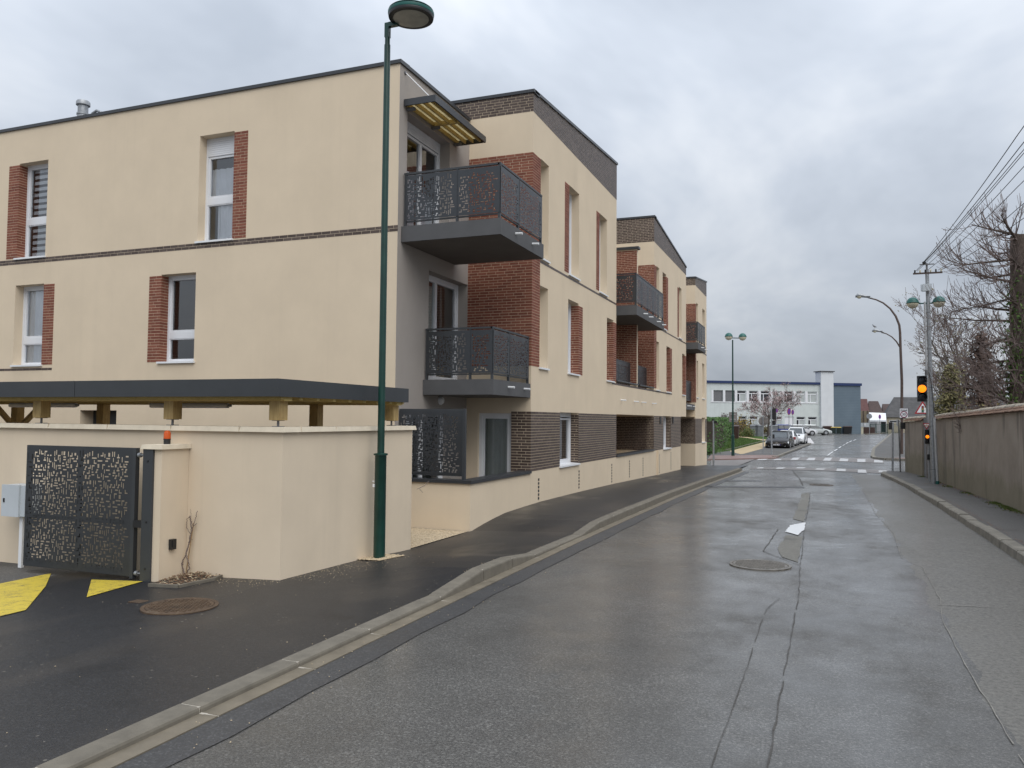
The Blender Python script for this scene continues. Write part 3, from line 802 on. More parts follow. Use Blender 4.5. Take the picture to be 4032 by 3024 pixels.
# ---- block by the carport (front faces the camera)
Y0, X0 = 12.35, -7.05
P0 = PY(Y0, -1); R = .215
wA, wB = (-16.68, -15.79, 5.31, 7.44, R), (-11.58, -10.72, 5.31, 7.44, R)
wC, wD = (-16.67, -15.79, 2.935, 4.705, R), (-12.48, -11.59, 2.935, 4.705, R)
gd = (-14.6, -13.58, -.3, 1.955, .35)
mb = MB(); wall_holes(mb, P0, -27, X0, -.3, 8.22, [wA, wB, wC, wD, gd])
mb.build('wall', M['cream'], BLD)
window(P0, *wA[:4], R, transom=6.155, blinds=True)
window(P0, *wB[:4], R, transom=6.155, shutter=.32, curtain=[(-11.5, -10.75, 6.2, 6.83, 'curtain'), (-11.33, -10.75, 5.36, 6.1, 'curtain')])
window(P0, *wC[:4], R, transom=3.485, curtain=[(-16.6, -15.95, 3.0, 4.6, 'curtain')])
window(P0, *wD[:4], R, transom=3.485)
m = MB(); m.pbox(P0, -14.6, -14.2, .33, .36, -.3, 1.955); m.pbox(P0, -14.2, -13.58, .33, .36, 1.2, 1.955); m.build('door', M['anthracite'], BLD)
m = MB(); m.pbox(P0, -14.2, -13.58, .34, .35, -.3, 1.2); m.build('door_glazing', M['dark_glass'], BLD)
z0a, z0b = 5.31, 2.935
bricks('Y', Y0, -1, -17.0, -16.68, z0a, 7.44, 'r'); bricks('X', -16.68, 1, Y0, Y0 + R - .02, z0a, 7.44, 'r', phase=1)
bricks('Y', Y0, -1, -10.72, -10.39, z0a, 7.44, 'r')
bricks('Y', Y0, -1, -15.79, -15.47, z0b, 4.705, 'r')
bricks('Y', Y0, -1, -12.79, -12.48, z0b, 4.705, 'r'); bricks('X', -12.48, 1, Y0, Y0 + R - .02, z0b, 4.705, 'r', phase=1)
bricks('Y', Y0, -1, -19.5, X0, 5.175, 5.29, 'd', [wA, wB]); bricks('Y', Y0, -1, -19.5, -15.47, 2.815, 2.92, 'd')

# gray flank with the balcony doors
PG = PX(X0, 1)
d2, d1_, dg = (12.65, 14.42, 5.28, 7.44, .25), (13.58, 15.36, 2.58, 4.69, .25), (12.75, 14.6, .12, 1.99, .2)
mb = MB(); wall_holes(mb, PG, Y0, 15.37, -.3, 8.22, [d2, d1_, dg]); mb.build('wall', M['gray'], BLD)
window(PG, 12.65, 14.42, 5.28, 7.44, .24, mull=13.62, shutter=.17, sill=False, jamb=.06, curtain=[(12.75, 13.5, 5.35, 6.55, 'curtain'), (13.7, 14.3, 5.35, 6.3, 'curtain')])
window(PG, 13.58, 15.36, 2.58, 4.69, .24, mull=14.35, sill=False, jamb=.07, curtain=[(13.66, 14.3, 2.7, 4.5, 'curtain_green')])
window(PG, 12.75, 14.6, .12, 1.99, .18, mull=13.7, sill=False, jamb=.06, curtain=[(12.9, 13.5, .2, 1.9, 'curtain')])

# ---- the three street blocks
def line(a, b): return lambda u: a[1] + (b[1] - a[1]) * (u - a[0]) / (b[0] - a[0])
T1, T2, T3 = line((15.37, 8.66), (22.53, 9.29)), line((28.03, 9.085), (35.06, 8.53)), line((37.7, 8.54), (41.55, 8.94))
PF = PX(FX, 1)
H2, H1 = (5.285, 7.41), (2.945, 4.69)
f1 = [(15.86, 16.41, *H2, R), (17.90, 18.74, *H2, R), (20.64, 21.45, *H2, R), (15.86, 16.41, *H1, R), (17.88, 18.74, *H1, R), (21.47, 22.20, *H1, R), (17.30, 18.78, .79, 2.015, R)]
mb = MB(); wall_holes(mb, PF, 15.37, 22.53, -.6, 8.257, f1)
mb.face([PF(15.37, 0, 8.257), PF(22.53, 0, 8.257), PF(22.53, 0, T1(22.53)), PF(15.37, 0, T1(15.37))])
PN1 = PY(15.37, -1)                              # near flank of the first block
gdoor = (-6.78, -6.03, .25, 1.97, .10)
wall_holes(mb, PN1, -13, FX, 2.02, T1(15.37)); wall_holes(mb, PN1, -7.05, FX, -.3, 2.02, [gdoor])
mb.face([PF(15.37, 9, 2.02), PF(22.53, 9, 2.02), PF(22.53, 9, 9), PF(15.37, 9, 8.5)])
wall_holes(mb, PY(22.53, 1), -13, FX, 2.0, T1(22.53))
mb.build('wall', M['cream'], BLD)
mb = MB(); mb.face([(FX, 15.37, T1(15.37) - .02), (FX, 22.53, T1(22.53) - .02), (-13, 22.53, T1(22.53) - .02), (-13, 15.37, T1(15.37) - .02)])
mb.face([(-27, Y0, 8.15), (X0, Y0, 8.15), (X0, 15.37, 8.15), (-27, 15.37, 8.15)]); mb.face([(-27, 15.37, 8.15), (-13, 15.37, 8.15), (-13, 24, 8.15), (-27, 24, 8.15)])
f2 = [(28.46, 28.98, *H2, R), (29.64, 30.36, *H2, R), (33.2, 33.89, *H2, R), (28.46, 28.98, *H1, R), (30.42, 31.20, *H1, R), (34.05, 34.75, *H1, R), (29.78, 31.35, .79, 2.015, R)]
mb.face([(FX, 28.03, T2(28.03) - .02), (FX, 35.06, T2(35.06) - .02), (-13, 35.06, T2(35.06) - .02), (-13, 28.03, T2(28.03) - .02)])
mb.face([(FX, 37.7, T3(37.7) - .02), (FX, 41.55, T3(41.55) - .02), (-13, 41.55, T3(41.55) - .02), (-13, 37.7, T3(37.7) - .02)])
mb.build('roof', M['coping_metal'], BLD)
mb = MB()
logg = (22.57, 28.0, .79, 2.015, .25)
wall_holes(mb, PF, 22.53, 28.03, -.7, 2.86, [logg])
wall_holes(mb, PF, 28.03, 33.63, -.7, 2.02, [f2[6]])
wall_holes(mb, PF, 28.03, 35.06, 2.02, 8.205, f2[:6])
mb.face([PF(28.03, 0, 8.205), PF(35.06, 0, 8.205), PF(35.06, 0, T2(35.06)), PF(28.03, 0, T2(28.03))])
wall_holes(mb, PY(28.03, -1), -13, FX, 2.02, T2(28.03)); wall_holes(mb, PY(35.06, 1), -13, FX, 2.02, T2(35.06))
wall_holes(mb, PX(-7.6, 1), 22.53, 28.03, 2.5, 7.9); mb.face([(FX, 22.53, 2.60), (FX, 28.03, 2.60), (-7.6, 28.03, 2.60), (-7.6, 22.53, 2.60)])
mb.face([(FX - .15, 22.53, 2.86), (FX, 22.53, 2.86), (FX, 28.03, 2.86), (FX - .15, 28.03, 2.86)])
mb.face([(FX - .15, 22.53, 2.60), (FX - .15, 22.53, 2.86), (FX - .15, 28.03, 2.86), (FX - .15, 28.03, 2.60)])
# ground-floor porch between second and third block
mb.face([(FX, 33.63, 2.02), (FX, 37.7, 2.02), (-9, 37.7, 2.02), (-9, 33.63, 2.02)])
wall_holes(mb, PX(-9, 1), 33.63, 37.7, -.8, 2.02); wall_holes(mb, PY(33.63, 1), -9, FX, -.8, 2.02)
wall_holes(mb, PX(-7.6, 1), 35.06, 37.7, 2.0, 7.9)
# loggia on the ground floor: ceiling, back, floor
mb.face([(FX, 22.53, 2.017), (FX, 28.03, 2.017), (-8.2, 28.03, 2.017), (-8.2, 22.53, 2.017)])
mb.face([(FX, 22.53, .1), (FX, 28.03, .1), (-8.2, 28.03, .1), (-8.2, 22.53, .1)])
wall_holes(mb, PX(-8.2, 1), 22.53, 28.03, .1, 2.02); wall_holes(mb, PY(28.02, -1), -8.2, FX - .26, .1, 2.02); wall_holes(mb, PY(22.54, 1), -8.2, FX - .26, .1, 2.02)
mb.build('wall', M['cream'], BLD)
f3 = [(37.98, 38.62, *H2, R), (40.07, 40.98, *H2, R), (38.16, 38.62, *H1, R), (40.0, 40.8, *H1, R), (39.81, 41.0, .79, 2.0, R)]
mb = MB(); wall_holes(mb, PF, 37.7, 41.55, -.9, 8.20, f3)
mb.face([PF(37.7, 0, 8.20), PF(41.55, 0, 8.20), PF(41.55, 0, T3(41.55)), PF(37.7, 0, T3(37.7))])
wall_holes(mb, PY(37.7, -1), -13, FX, -.9, T3(37.7)); wall_holes(mb, PY(41.55, 1), -13, FX, -.9, T3(41.55))
mb.build('wall', M['cream'], BLD)
for h in f1[:2] + f1[2:6]:
    window(PF, *h[:4], R, curtain=[(h[0] + .1, h[1] - .08, h[2] + .1, h[3] - .1, 'curtain')] if RND.random() < .6 else None)
window(PF, *f1[6][:4], R, shutter=.06, curtain=[(17.4, 18.3, .9, 1.9, 'curtain')], jamb=.07)
for h in f2 + f3: window(PF, *h[:4], R, jamb=.06)
w = window(PN1, -6.78, -6.03, .25, 1.97, .09, sill=False, jamb=.07, curtain=[(-6.70, -6.06, .3, 1.9, 'curtain_green')], cdepth=.08)

# interior walls and slabs so that rooms are dark behind the glass
mb = MB()
for z in (2.62, 5.2, 7.75):
    mb.box(-26.9, -7.32, Y0 + .32, 15.2, z - .1, z); mb.box(-12.9, FX - .32, 15.5, 22.4, z - .1, z)
    mb.box(-12.9, FX - .32, 28.2, 34.9, z - .1, z); mb.box(-12.9, FX - .32, 37.9, 41.4, z - .1, z)
mb.box(-26.9, -7.4, Y0 + 2.4, Y0 + 2.5, 0, 7.7); mb.box(FX - 2.9, FX - 2.8, 15.5, 22.4, 0, 7.7); mb.box(FX - 2.9, FX - 2.8, 28.2, 34.9, 0, 7.7); mb.box(FX - 2.9, FX - 2.8, 37.9, 41.4, 0, 7.7)
mb.box(-7.5, -7.4, 15.5, 15.6, 0, 2.6)
mb.build('room_partition', M['interior'], BLD)

# copings
def coping(a, b, out, w=.30, h=.065, oh=.035):
    """metal coping over a wall top from a to b; out = outward direction"""
    a, b, o = Vector(a), Vector(b), Vector(out); m = MB()
    m.hexa([a + o * oh, b + o * oh, b - o * w, a - o * w, a + o * oh + Vector((0, 0, h)), b + o * oh + Vector((0, 0, h)), b - o * w + Vector((0, 0, h + .01)), a - o * w + Vector((0, 0, h + .01))])
    return m.build('coping', M['coping_metal'], BLD)
coping((-27, Y0, 8.215), (X0 + .035, Y0, 8.215), (0, -1, 0)); coping((X0, Y0 + .30, 8.218), (X0, 15.34, 8.218), (1, 0, 0))
coping((-13, 15.37, T1(15.37) - .005), (FX + .035, 15.37, T1(15.37) - .005), (0, -1, 0)); coping((FX, 15.40, T1(15.40)), (FX, 22.56, T1(22.56)), (1, 0, 0))
coping((-13, 28.03, T2(28.03) - .005), (FX + .035, 28.03, T2(28.03) - .005), (0, -1, 0)); coping((FX, 28.06, T2(28.06)), (FX, 35.09, T2(35.09)), (1, 0, 0))
coping((-13, 37.7, T3(37.7) - .005), (FX + .035, 37.7, T3(37.7) - .005), (0, -1, 0)); coping((FX, 37.73, T3(37.73)), (FX, 41.58, T3(41.58)), (1, 0, 0))

# ---- brickwork
r2 = R - .02
bricks('Y', 15.37, -1, -7.29, FX, 2.95, 7.41, 'r')
bricks('X', FX, 1, 15.37, 15.86, 2.95, 7.41, 'r')
bricks('Y', 15.37, -1, -7.6, FX, 8.262, 9, 'd', top=lambda u: 8.655)
bricks('X', FX, 1, 15.37, 22.53, 8.262, 9, 'd', top=T1)
bricks('X', FX, 1, 17.57, 17.90, 5.30, 7.41, 'r'); bricks('X', FX, 1, 20.33, 20.64, 5.30, 7.41, 'r')
bricks('X', FX, 1, 18.74, 19.08, 2.95, 4.69, 'r'); bricks('Y', 18.74, -1, FX - r2, FX, 2.95, 4.69, 'r', phase=1)
bricks('X', FX, 1, 22.20, 22.53, 2.95, 4.69, 'r'); bricks('Y', 22.20, -1, FX - r2, FX, 2.95, 4.69, 'r', phase=1)
bricks('X', FX, 1, 15.86, 22.53, 5.175, 5.28, 'd')
gh = [f1[6], f2[6], logg]
bricks('X', FX, 1, 15.37, 33.63, .785, 2.02, 'd', gh)
bricks('Y', 15.37, -1, -6.03, FX, .785, 2.02, 'd'); bricks('Y', 18.78, -1, FX - r2, FX, .80, 2.01, 'd', phase=1)
bricks('Y', 31.35, -1, FX - r2, FX, .80, 2.01, 'd', phase=1); bricks('Y', 28.0, -1, -8.1, FX - .0, .80, 2.01, 'd', phase=1)
bricks('X', FX, 1, 22.06, 31.60, 2.862, 2.97, 'd', [(30.42, 31.2, 2.9, 3, 0), (28.46, 28.98, 2.9, 3, 0)])
bricks('Y', 28.03, -1, -7.55, FX, 2.99, 7.39, 'r'); bricks('X', FX, 1, 28.03, 28.46, 2.99, 7.39, 'r')
bricks('Y', 28.03, -1, -7.6, FX, 8.21, 9, 'd', top=lambda u: 9.08); bricks('X', FX, 1, 28.03, 35.06, 8.21, 9, 'd', top=T2)
bricks('X', FX, 1, 30.36, 30.75, 5.30, 7.39, 'r'); bricks('Y', 30.36, -1, FX - r2, FX, 5.30, 7.39, 'r', phase=1)
bricks('X', FX, 1, 32.87, 33.2, 5.30, 7.39, 'r')
bricks('X', FX, 1, 31.20, 31.59, 2.98, 4.69, 'r'); bricks('Y', 31.20, -1, FX - r2, FX, 2.98, 4.69, 'r', phase=1)
bricks('X', FX, 1, 34.75, 35.06, 2.95, 4.69, 'r'); bricks('Y', 34.75, -1, FX - r2, FX, 2.95, 4.69, 'r', phase=1)
bricks('X', FX, 1, 29.0, 35.06, 5.175, 5.28, 'd')
bricks('Y', 37.7, -1, -7.5, FX, 2.70, 7.36, 'r'); bricks('X', FX, 1, 37.7, 37.98, 2.70, 7.36, 'r')
bricks('Y', 37.7, -1, -7.5, FX, 8.20, 9, 'd', top=lambda u: 8.53); bricks('X', FX, 1, 37.7, 41.55, 8.20, 9, 'd', top=T3)
bricks('Y', 37.7, -1, -7.5, FX, .785, 2.0, 'd'); bricks('X', FX, 1, 37.7, 41.55, .785, 2.0, 'd', [f3[4]])
bricks('X', FX, 1, 38.62, 41.55, 5.175, 5.28, 'd')
# the brick partition between the two loggias of the gap, with its cap
m = MB(); m.box(-7.6, -5.65, 25.48, 25.62, 2.6, 7.42); m.build('partition_wall', M['cream'], BLD)
bricks('Y', 25.48, -1, -7.55, -5.65, 2.99, 7.41, 'r')
m = MB(); m.box(-7.6, -5.58, 25.42, 25.68, 7.42, 7.50); m.build('coping', M['coping_metal'], BLD)

# pick the 300 bricks that show largest as single parts, join the others
def show(b):
    axis, c, s, u, z, L, h, k = b
    p = Vector((c, u, z)) if axis == 'X' else Vector((u, c, z))
    n = Vector((s, 0, 0)) if axis == 'X' else Vector((0, s, 0))
    d = EYE - p; return L * h * max(0, d.normalized().dot(n)) / d.length_squared if L > .12 else 0
BR.sort(key=show, reverse=True)
bm_cache = {}
for b in BR[:300]:
    axis, c, s, u, z, L, h, k = b
    key = (axis, s, k, round(L, 3), round(h, 3))
    if key not in bm_cache:
        m = MB()
        if axis == 'X': m.box(*sorted((-.004 * s, .0045 * s)), -L / 2, L / 2, -h / 2, h / 2)
        else: m.box(-L / 2, L / 2, *sorted((-.004 * s, .0045 * s)), -h / 2, h / 2)
        bm_cache[key] = m.mesh('brick', M['brick_red' if k == 'r' else 'brick_dark'])
    place(bm_cache[key], 'brick', BLD, (c, u, z) if axis == 'X' else (u, c, z))
m = MB()
for axis, c, s, u, z, L, h, k in BR[300:]:
    i = 0 if k == 'r' else 1; a, b2 = sorted((c - .004 * s, c + .0045 * s))
    if axis == 'X': m.box(a, b2, u - L / 2, u + L / 2, z - h / 2, z + h / 2, i)
    else: m.box(u - L / 2, u + L / 2, a, b2, z - h / 2, z + h / 2, i)
m.build('brick_cladding', [M['brick_red'], M['brick_dark']], BLD, kind='stuff')

# ---- perforated sheet panels
PANEL_CACHE = {}
def perforation(nx, ny, seed):
    key = (nx, ny, seed)
    if key in PANEL_CACHE: return PANEL_CACHE[key]
    r = random.Random(seed * 977 + nx * 31 + ny); g = np.zeros((ny, nx), bool)
    shapes = [[(0, 0), (1, 0), (2, 0), (3, 0)], [(0, 0), (1, 0), (2, 0), (3, 0), (4, 0)], [(0, 0), (0, 1), (0, 2), (0, 3)], [(0, 0), (0, 1), (0, 2), (0, 3), (0, 4)], [(0, 0), (0, 1), (0, 2)],
              [(0, 0), (1, 0), (2, 0), (2, 1), (2, 2)], [(0, 0), (0, 1), (0, 2), (1, 0), (2, 0)], [(0, 0), (1, 0), (2, 0), (1, 1), (1, 2)], [(0, 0), (1, 0), (0, 1), (1, 1)],
              [(0, 0), (1, 0), (0, 1), (1, 1), (0, 2), (1, 2)], [(0, 0), (1, 0), (2, 0)], [(0, 0), (1, 0), (1, 1), (1, 2), (2, 2)], [(0, 0), (0, 1), (0, 2), (0, 3), (1, 3), (2, 3)], [(0, 0), (1, 0)]]
    for _ in range(int(nx * ny * .6)):
        s = r.choice(shapes); ox, oy = r.randrange(2, nx - 6), r.randrange(2, ny - 6)
        if any(g[max(0, oy + b - 1):oy + b + 2, max(0, ox + a - 1):ox + a + 2].any() for a, b in s): continue
        for a, b in s: g[oy + b, ox + a] = True
    runs = []
    for j in range(ny):
        i = 0
        while i < nx:
            if g[j, i]: i += 1; continue
            k = i
            while k < nx and not g[j, k]: k += 1
            runs.append((i, k, j)); i = k
    PANEL_CACHE[key] = runs
    return runs
def panel(P, u0, u1, z0, z1, parent, mat='panel', cell=.0180, seed=1, name='panel', thick=.003, zfun=None):
    nx, ny = max(9, round((u1 - u0) / cell)), max(9, round((z1 - z0) / cell)); m = MB()
    cu, cz = (u1 - u0) / nx, (z1 - z0) / ny
    for d in (0, thick):
        for i, k, j in perforation(nx, ny, seed):
            m.face([P(u0 + i * cu, d, z0 + j * cz), P(u0 + k * cu, d, z0 + j * cz), P(u0 + k * cu, d, z0 + (j + 1) * cz), P(u0 + i * cu, d, z0 + (j + 1) * cz)])
    return m.build(name, M[mat], parent)

def balcony(x0, x1, y0, y1, zt, zb, rail, pan_b, posts_y, posts_x, spouts, far_end=True, name_seed=1, left_panels=True):
    m = MB(); m.box(x0, x1, y0, y1, zb, zt); s = m.build('balcony', M['slab'], BLD)
    m = MB(); m.box(x0 + .02, x1 - .02, y0 + .02, y1 - .02, zb - .004, zb - .001); m.build('soffit', M['slab_under'], s)
    e_ = .05
    m = MB(); m.box(x1 - e_ - .025, x1 - e_ + .025, y0 + .04, y1 - .02, rail - .035, rail); m.box(x0 + .02, x1 - e_, y0 + .04, y0 + .09, rail - .035, rail); m.build('handrail', M['anthracite'], s)
    m = MB(); m.box(x1 - e_ - .015, x1 - e_ + .015, y0 + .05, y1 - .03, pan_b - .03, pan_b - .005); m.box(x0 + .03, x1 - e_, y0 + .05, y0 + .08, pan_b - .03, pan_b - .005); m.build('bottom_rail', M['anthracite'], s)
    ys_ = [y0 + .065] + posts_y + [y1 - .05]
    for yy in ys_:
        m = MB(); m.box(x1 - e_ - .022, x1 - e_ + .022, yy - .02, yy + .02, zt, rail - .03); m.build('post', M['anthracite'], s)
    xs_ = [x0 + .05] + posts_x + [x1 - e_]
    for xx in xs_[:-1]:
        m = MB(); m.box(xx - .02, xx + .02, y0 + .045, y0 + .085, zt, rail - .03); m.build('post', M['anthracite'], s)
    for i, (a, b) in enumerate(zip(ys_[:-1], ys_[1:])): panel(PX(x1 - e_ + .03, 1), a - .02, b + .0, pan_b, rail - .06, s, seed=name_seed + i)
    for i, (a, b) in enumerate(zip(xs_[:-1], xs_[1:])): panel(PY(y0 + .035, -1), a + .01, b + .015, pan_b, rail - .06, s, seed=name_seed + 3 + i)
    for yy, zz in spouts:
        m = MB(); m.tube([(x1 - .05, yy, zz), (x1 + .13, yy, zz - .01)], .022, 8); m.build('drain_spout', M['sill'], s, smooth=True)
    return s
balcony(X0 + .005, -5.12, 12.47, 14.71, 5.283, 5.0, 6.26, 5.39, [13.41], [-5.97], [(13.18, 5.165), (14.06, 5.165)], name_seed=1)
balcony(X0 + .005, -5.61, 13.38, 15.36, 2.575, 2.292, 3.545, 2.69, [14.25], [-6.10], [(14.13, 2.46), (14.99, 2.46)], name_seed=5)
balcony(-7.58, -5.12, 23.07, 27.37, 5.24, 4.95, 6.20, 5.36, [23.98, 24.86, 25.72, 26.55], [-6.0], [(24.04, 5.10), (24.86, 5.10), (26.13, 5.10), (27.04, 5.10)], name_seed=9)
balcony(-7.58, -5.12, 35.3, 37.68, 5.27, 4.98, 6.19, 5.39, [36.0, 36.6], [-6.2], [(36.3, 5.12), (37.4, 5.12)], name_seed=14)
# loggia balustrades on the first floor of the gaps
for a, b, sd in ((22.58, 25.44, 20), (25.66, 27.99, 21)):
    m = MB(); m.box(-5.90, -5.855, a, b, 3.66, 3.70); m.box(-5.89, -5.865, a, b, 2.98, 3.01); s = m.build('balustrade', M['anthracite'], BLD)
    for yy in (a + .02, (a + b) / 2, b - .03):
        m = MB(); m.box(-5.9, -5.86, yy - .02, yy + .02, 2.62, 3.67); m.build('post', M['anthracite'], s)
    panel(PX(-5.85, 1), a, b, 3.0, 3.65, s, seed=sd)
    m = MB(); m.box(-5.72, FX + .03, a, b, 2.972, 3.01); m.build('capping', M['coping_metal'], s)
m = MB(); m.box(-7.58, -5.62, 35.07, 37.68, 2.34, 2.60); s = m.build('balcony', M['slab'], BLD)
m = MB(); m.box(-5.81, -5.77, 35.07, 37.68, 3.62, 3.66); m.build('handrail', M['anthracite'], s); panel(PX(-5.78, 1), 35.07, 37.68, 2.75, 3.6, s, seed=24)
for yy in (35.5, 36.0, 37.1):
    m = MB(); m.tube([(-5.65, yy, 2.5), (-5.5, yy, 2.49)], .022, 8); m.build('drain_spout', M['sill'], s, smooth=True)
for yy in (23.13, 24.87, 26.0, 27.73):
    m = MB(); m.tube([(FX - .02, yy, 2.44), (FX + .16, yy, 2.43)], .022, 8); m.build('drain_spout', M['sill'], BLD, smooth=True)

# ---- sun canopy over the upper balcony
m = MB(); xa, xb, ya, yb, za, zb = X0 + .01, -6.405, 12.49, 14.77, 7.49, 7.61
m.box(xa, xb, ya, ya + .03, za, zb); m.box(xa, xb, yb - .03, yb, za, zb); m.box(xb - .03, xb, ya + .03, yb - .03, za, zb); can = m.build('canopy', M['coping_metal'], BLD)
m = MB(); m.face([(xa, ya + .03, zb - .02), (xb - .03, ya + .03, zb - .02), (xb - .03, yb - .03, zb - .02), (xa, yb - .03, zb - .02)]); m.build('roof_sheet', M['canopy_sheet'], can)
for i in range(4):
    m = MB(); x = xa + .03 + i * .165; m.box(x - .016, x + .016, ya + .04, yb - .04, za + .015, za + .085); m.build('slat', M['slat'], can)
m = MB(); m.box(xa + .06, xb - .04, 13.58, 13.64, za + .005, za + .08); m.build('slat', M['slat'], can)
for yy in (12.62, 13.61, 14.6):
    m = MB(); m.box(xa, xa + .16, yy - .03, yy + .03, za - .05, za - .002); m.build('bracket', M['steel_dark'], can)
m = MB(); m.tube([(X0 + .02, 12.53, 8.11), (-6.55, 12.53, 7.615)], .009, 6); m.build('tie_rod', M['sill'], can)
m = MB(); m.lathe((X0, 12.53, 8.11), [(.035, 0), (.03, .02), (.012, .03)], 10, axis=(1, 0, 0)); m.build('rod_anchor', M['steel_dark'], can)

# ---- terrace by the corner: low wall, dark capping, perforated screen
m = MB(); m.box(-7.04, FX, 12.40, 12.60, -.3, .745); m.box(FX - .20, FX, 12.60, 15.365, -.3, .745); m.build('terrace_wall', M['cream'], BLD)
m = MB(); m.box(-7.04, FX + .035, 12.365, 12.64, .745, .80); m.box(FX - .24, FX + .035, 12.64, 15.355, .745, .80); m.build('coping', M['coping_metal'], BLD)
m = MB(); m.box(-5.79, -5.735, 12.46, 12.52, .80, 2.02); m.box(-7.03, -5.79, 12.475, 12.505, 1.98, 2.015); m.box(-7.03, -5.79, 12.475, 12.505, .86, .885); scr = m.build('privacy_screen', M['anthracite'], BLD)
panel(PY(12.47, -1), -7.03, -5.79, .885, 1.98, scr, seed=31)
m = MB(); m.face([(-7.03, 12.6, .12), (FX - .2, 12.6, .12), (FX - .2, 15.36, .12), (-7.03, 15.36, .12)]); m.build('terrace_floor', M['slab'], BLD)
m = MB(); m.lathe((X0 + .002, 14.11, 2.20), [(.085, 0), (.085, .03), (.075, .045), (.06, .07), (.001, .085)], 14, axis=(1, 0, 0)); m.build('wall_lamp', M['sill'], BLD, smooth=True)
# glazed capping of the ground-floor loggia and small things on the facade
m = MB(); m.box(FX - .25, FX + .035, 22.58, 27.99, .785, .835); m.build('coping', M['coping_metal'], BLD)
for Y in (15.88, 18.84, 22.07, 24.27, 26.23, 29.05, 31.38):                # weep slots cast into the base
    g_ = zin(Y); n = 16; m = MB()
    for i in range(n):
        z = .61 - i * .078
        if z - .052 < g_ + .03: break
        m.box(FX - .01, FX + .003, Y - .042, Y + .042, z - .050, z)
    m.build('drain_slots', M['black'], BLD)
for Y in (29.16, 31.76):
    m = MB(); m.box(FX + .010, FX + .03, Y - .12, Y + .12, 1.72, 2.0); v = m.build('vent', M['black'], BLD)
m = MB(); m.box(FX, FX + .06, 28.55, 28.72, -.12, .78); m.build('meter_cover', M['cream'], BLD)
# flue on the roof of the near block
m = MB(); m.lathe((-18.4, 15.35, 8.1), [(.14, 0), (.14, 1.75), (.155, 1.76), (.155, 1.80), (.13, 1.81), (.13, 2.0), (.175, 2.02), (.175, 2.1), (.15, 2.14)], 18); m.tube([(-18.1, 15.35, 8.1), (-18.1, 15.35, 9.72), (-18.05, 15.35, 9.86), (-17.9, 15.35, 9.92), (-17.75, 15.35, 9.86), (-17.70, 15.35, 9.72), (-17.70, 15.35, 8.1)], .035, 10)
m.build('flue', M['steel'], BLD, smooth=True)
# ================================================================ LEFT FOREGROUND
S_ = 1.8228
def zap(X, Y): return zfoot(X, Y)
OCT = [(1, 0, 0), (-1, 0, 0), (0, 1, 0), (0, -1, 0), (0, 0, 1), (0, 0, -1)]
OCTF = [(0, 2, 4), (2, 1, 4), (1, 3, 4), (3, 0, 4), (2, 0, 5), (1, 2, 5), (3, 1, 5), (0, 3, 5)]
def pebble(m, p, sx, sy, sz, rng, mi=0):
    a = rng.uniform(0, 6.28); c, s = math.cos(a), math.sin(a); b = len(m.v)
    for x, y, z in OCT:
        x, y, z = x * sx * rng.uniform(.7, 1.2), y * sy * rng.uniform(.7, 1.2), z * sz * rng.uniform(.8, 1.1)
        m.v.append((p[0] + x * c - y * s, p[1] + x * s + y * c, p[2] + z))
    for f in OCTF: m.f.append(tuple(b + i for i in f)); m.m.append(mi)
def in_poly(x, y, poly):
    r = False; j = len(poly) - 1
    for i in range(len(poly)):
        a, b = poly[i], poly[j]
        if (a[1] > y) != (b[1] > y) and x < (b[0] - a[0]) * (y - a[1]) / (b[1] - a[1]) + a[0]: r = not r
        j = i
    return r
def scatter(poly, n, rng):
    xs, ys2 = [p[0] for p in poly], [p[1] for p in poly]; out = []
    while len(out) < n:
        x, y = rng.uniform(min(xs), max(xs)), rng.uniform(min(ys2), max(ys2))
        if in_poly(x, y, poly): out.append((x, y))
    return out

# ---- boundary wall with coping stones and gate pillar
YW = 7.34
BW = empty('boundary_wall', (-5.6, YW, 0), 'cream rendered boundary wall with pale coping stones, turning the corner beside the gate', 'wall')
m = MB(); m.prism([(-27, YW), (FX, YW), (FX, 10.33), (FX - .22, 10.33), (FX - .22, YW + .22), (-27, YW + .22)], -.6, 1.68); m.build('wall', M['boundary'], BW)
def cap(x0, x1, y0, y1):
    m = MB(); e_ = .012
    m.hexa([(x0, y0, 1.68), (x1, y0, 1.68), (x1, y1, 1.68), (x0, y1, 1.68), (x0 + e_, y0 + e_, 1.738), (x1 - e_, y0 + e_, 1.738), (x1 - e_, y1 - e_, 1.738), (x0 + e_, y1 - e_, 1.738)])
    m.build('coping_stone', M['coping_stone'], BW)
x = FX + .05
for L in [.62, 1.0, 1.0, 1.0, 1.0, 1.0, 1.0, 1.0, 1.0, 1.0, 1.0]:
    cap(x - L + .005, x, YW - .05, YW + .27); x -= L
y = YW + .275
for L in [.7, 1.0, 1.055]:
    cap(FX - .27, FX + .05, y + .005, y + L); y += L
m = MB(); m.box(-7.14, -6.92, 6.93, YW - .002, -.3, 1.475); m.build('pillar', M['boundary'], BW)
m = MB(); m.hexa([(-7.20, 6.89, 1.475), (-6.885, 6.89, 1.475), (-6.885, YW - .003, 1.475), (-7.20, YW - .003, 1.475), (-7.19, 6.90, 1.525), (-6.895, 6.90, 1.525), (-6.895, YW - .003, 1.525), (-7.19, YW - .003, 1.525)]); m.build('pillar_cap', M['coping_stone'], BW)

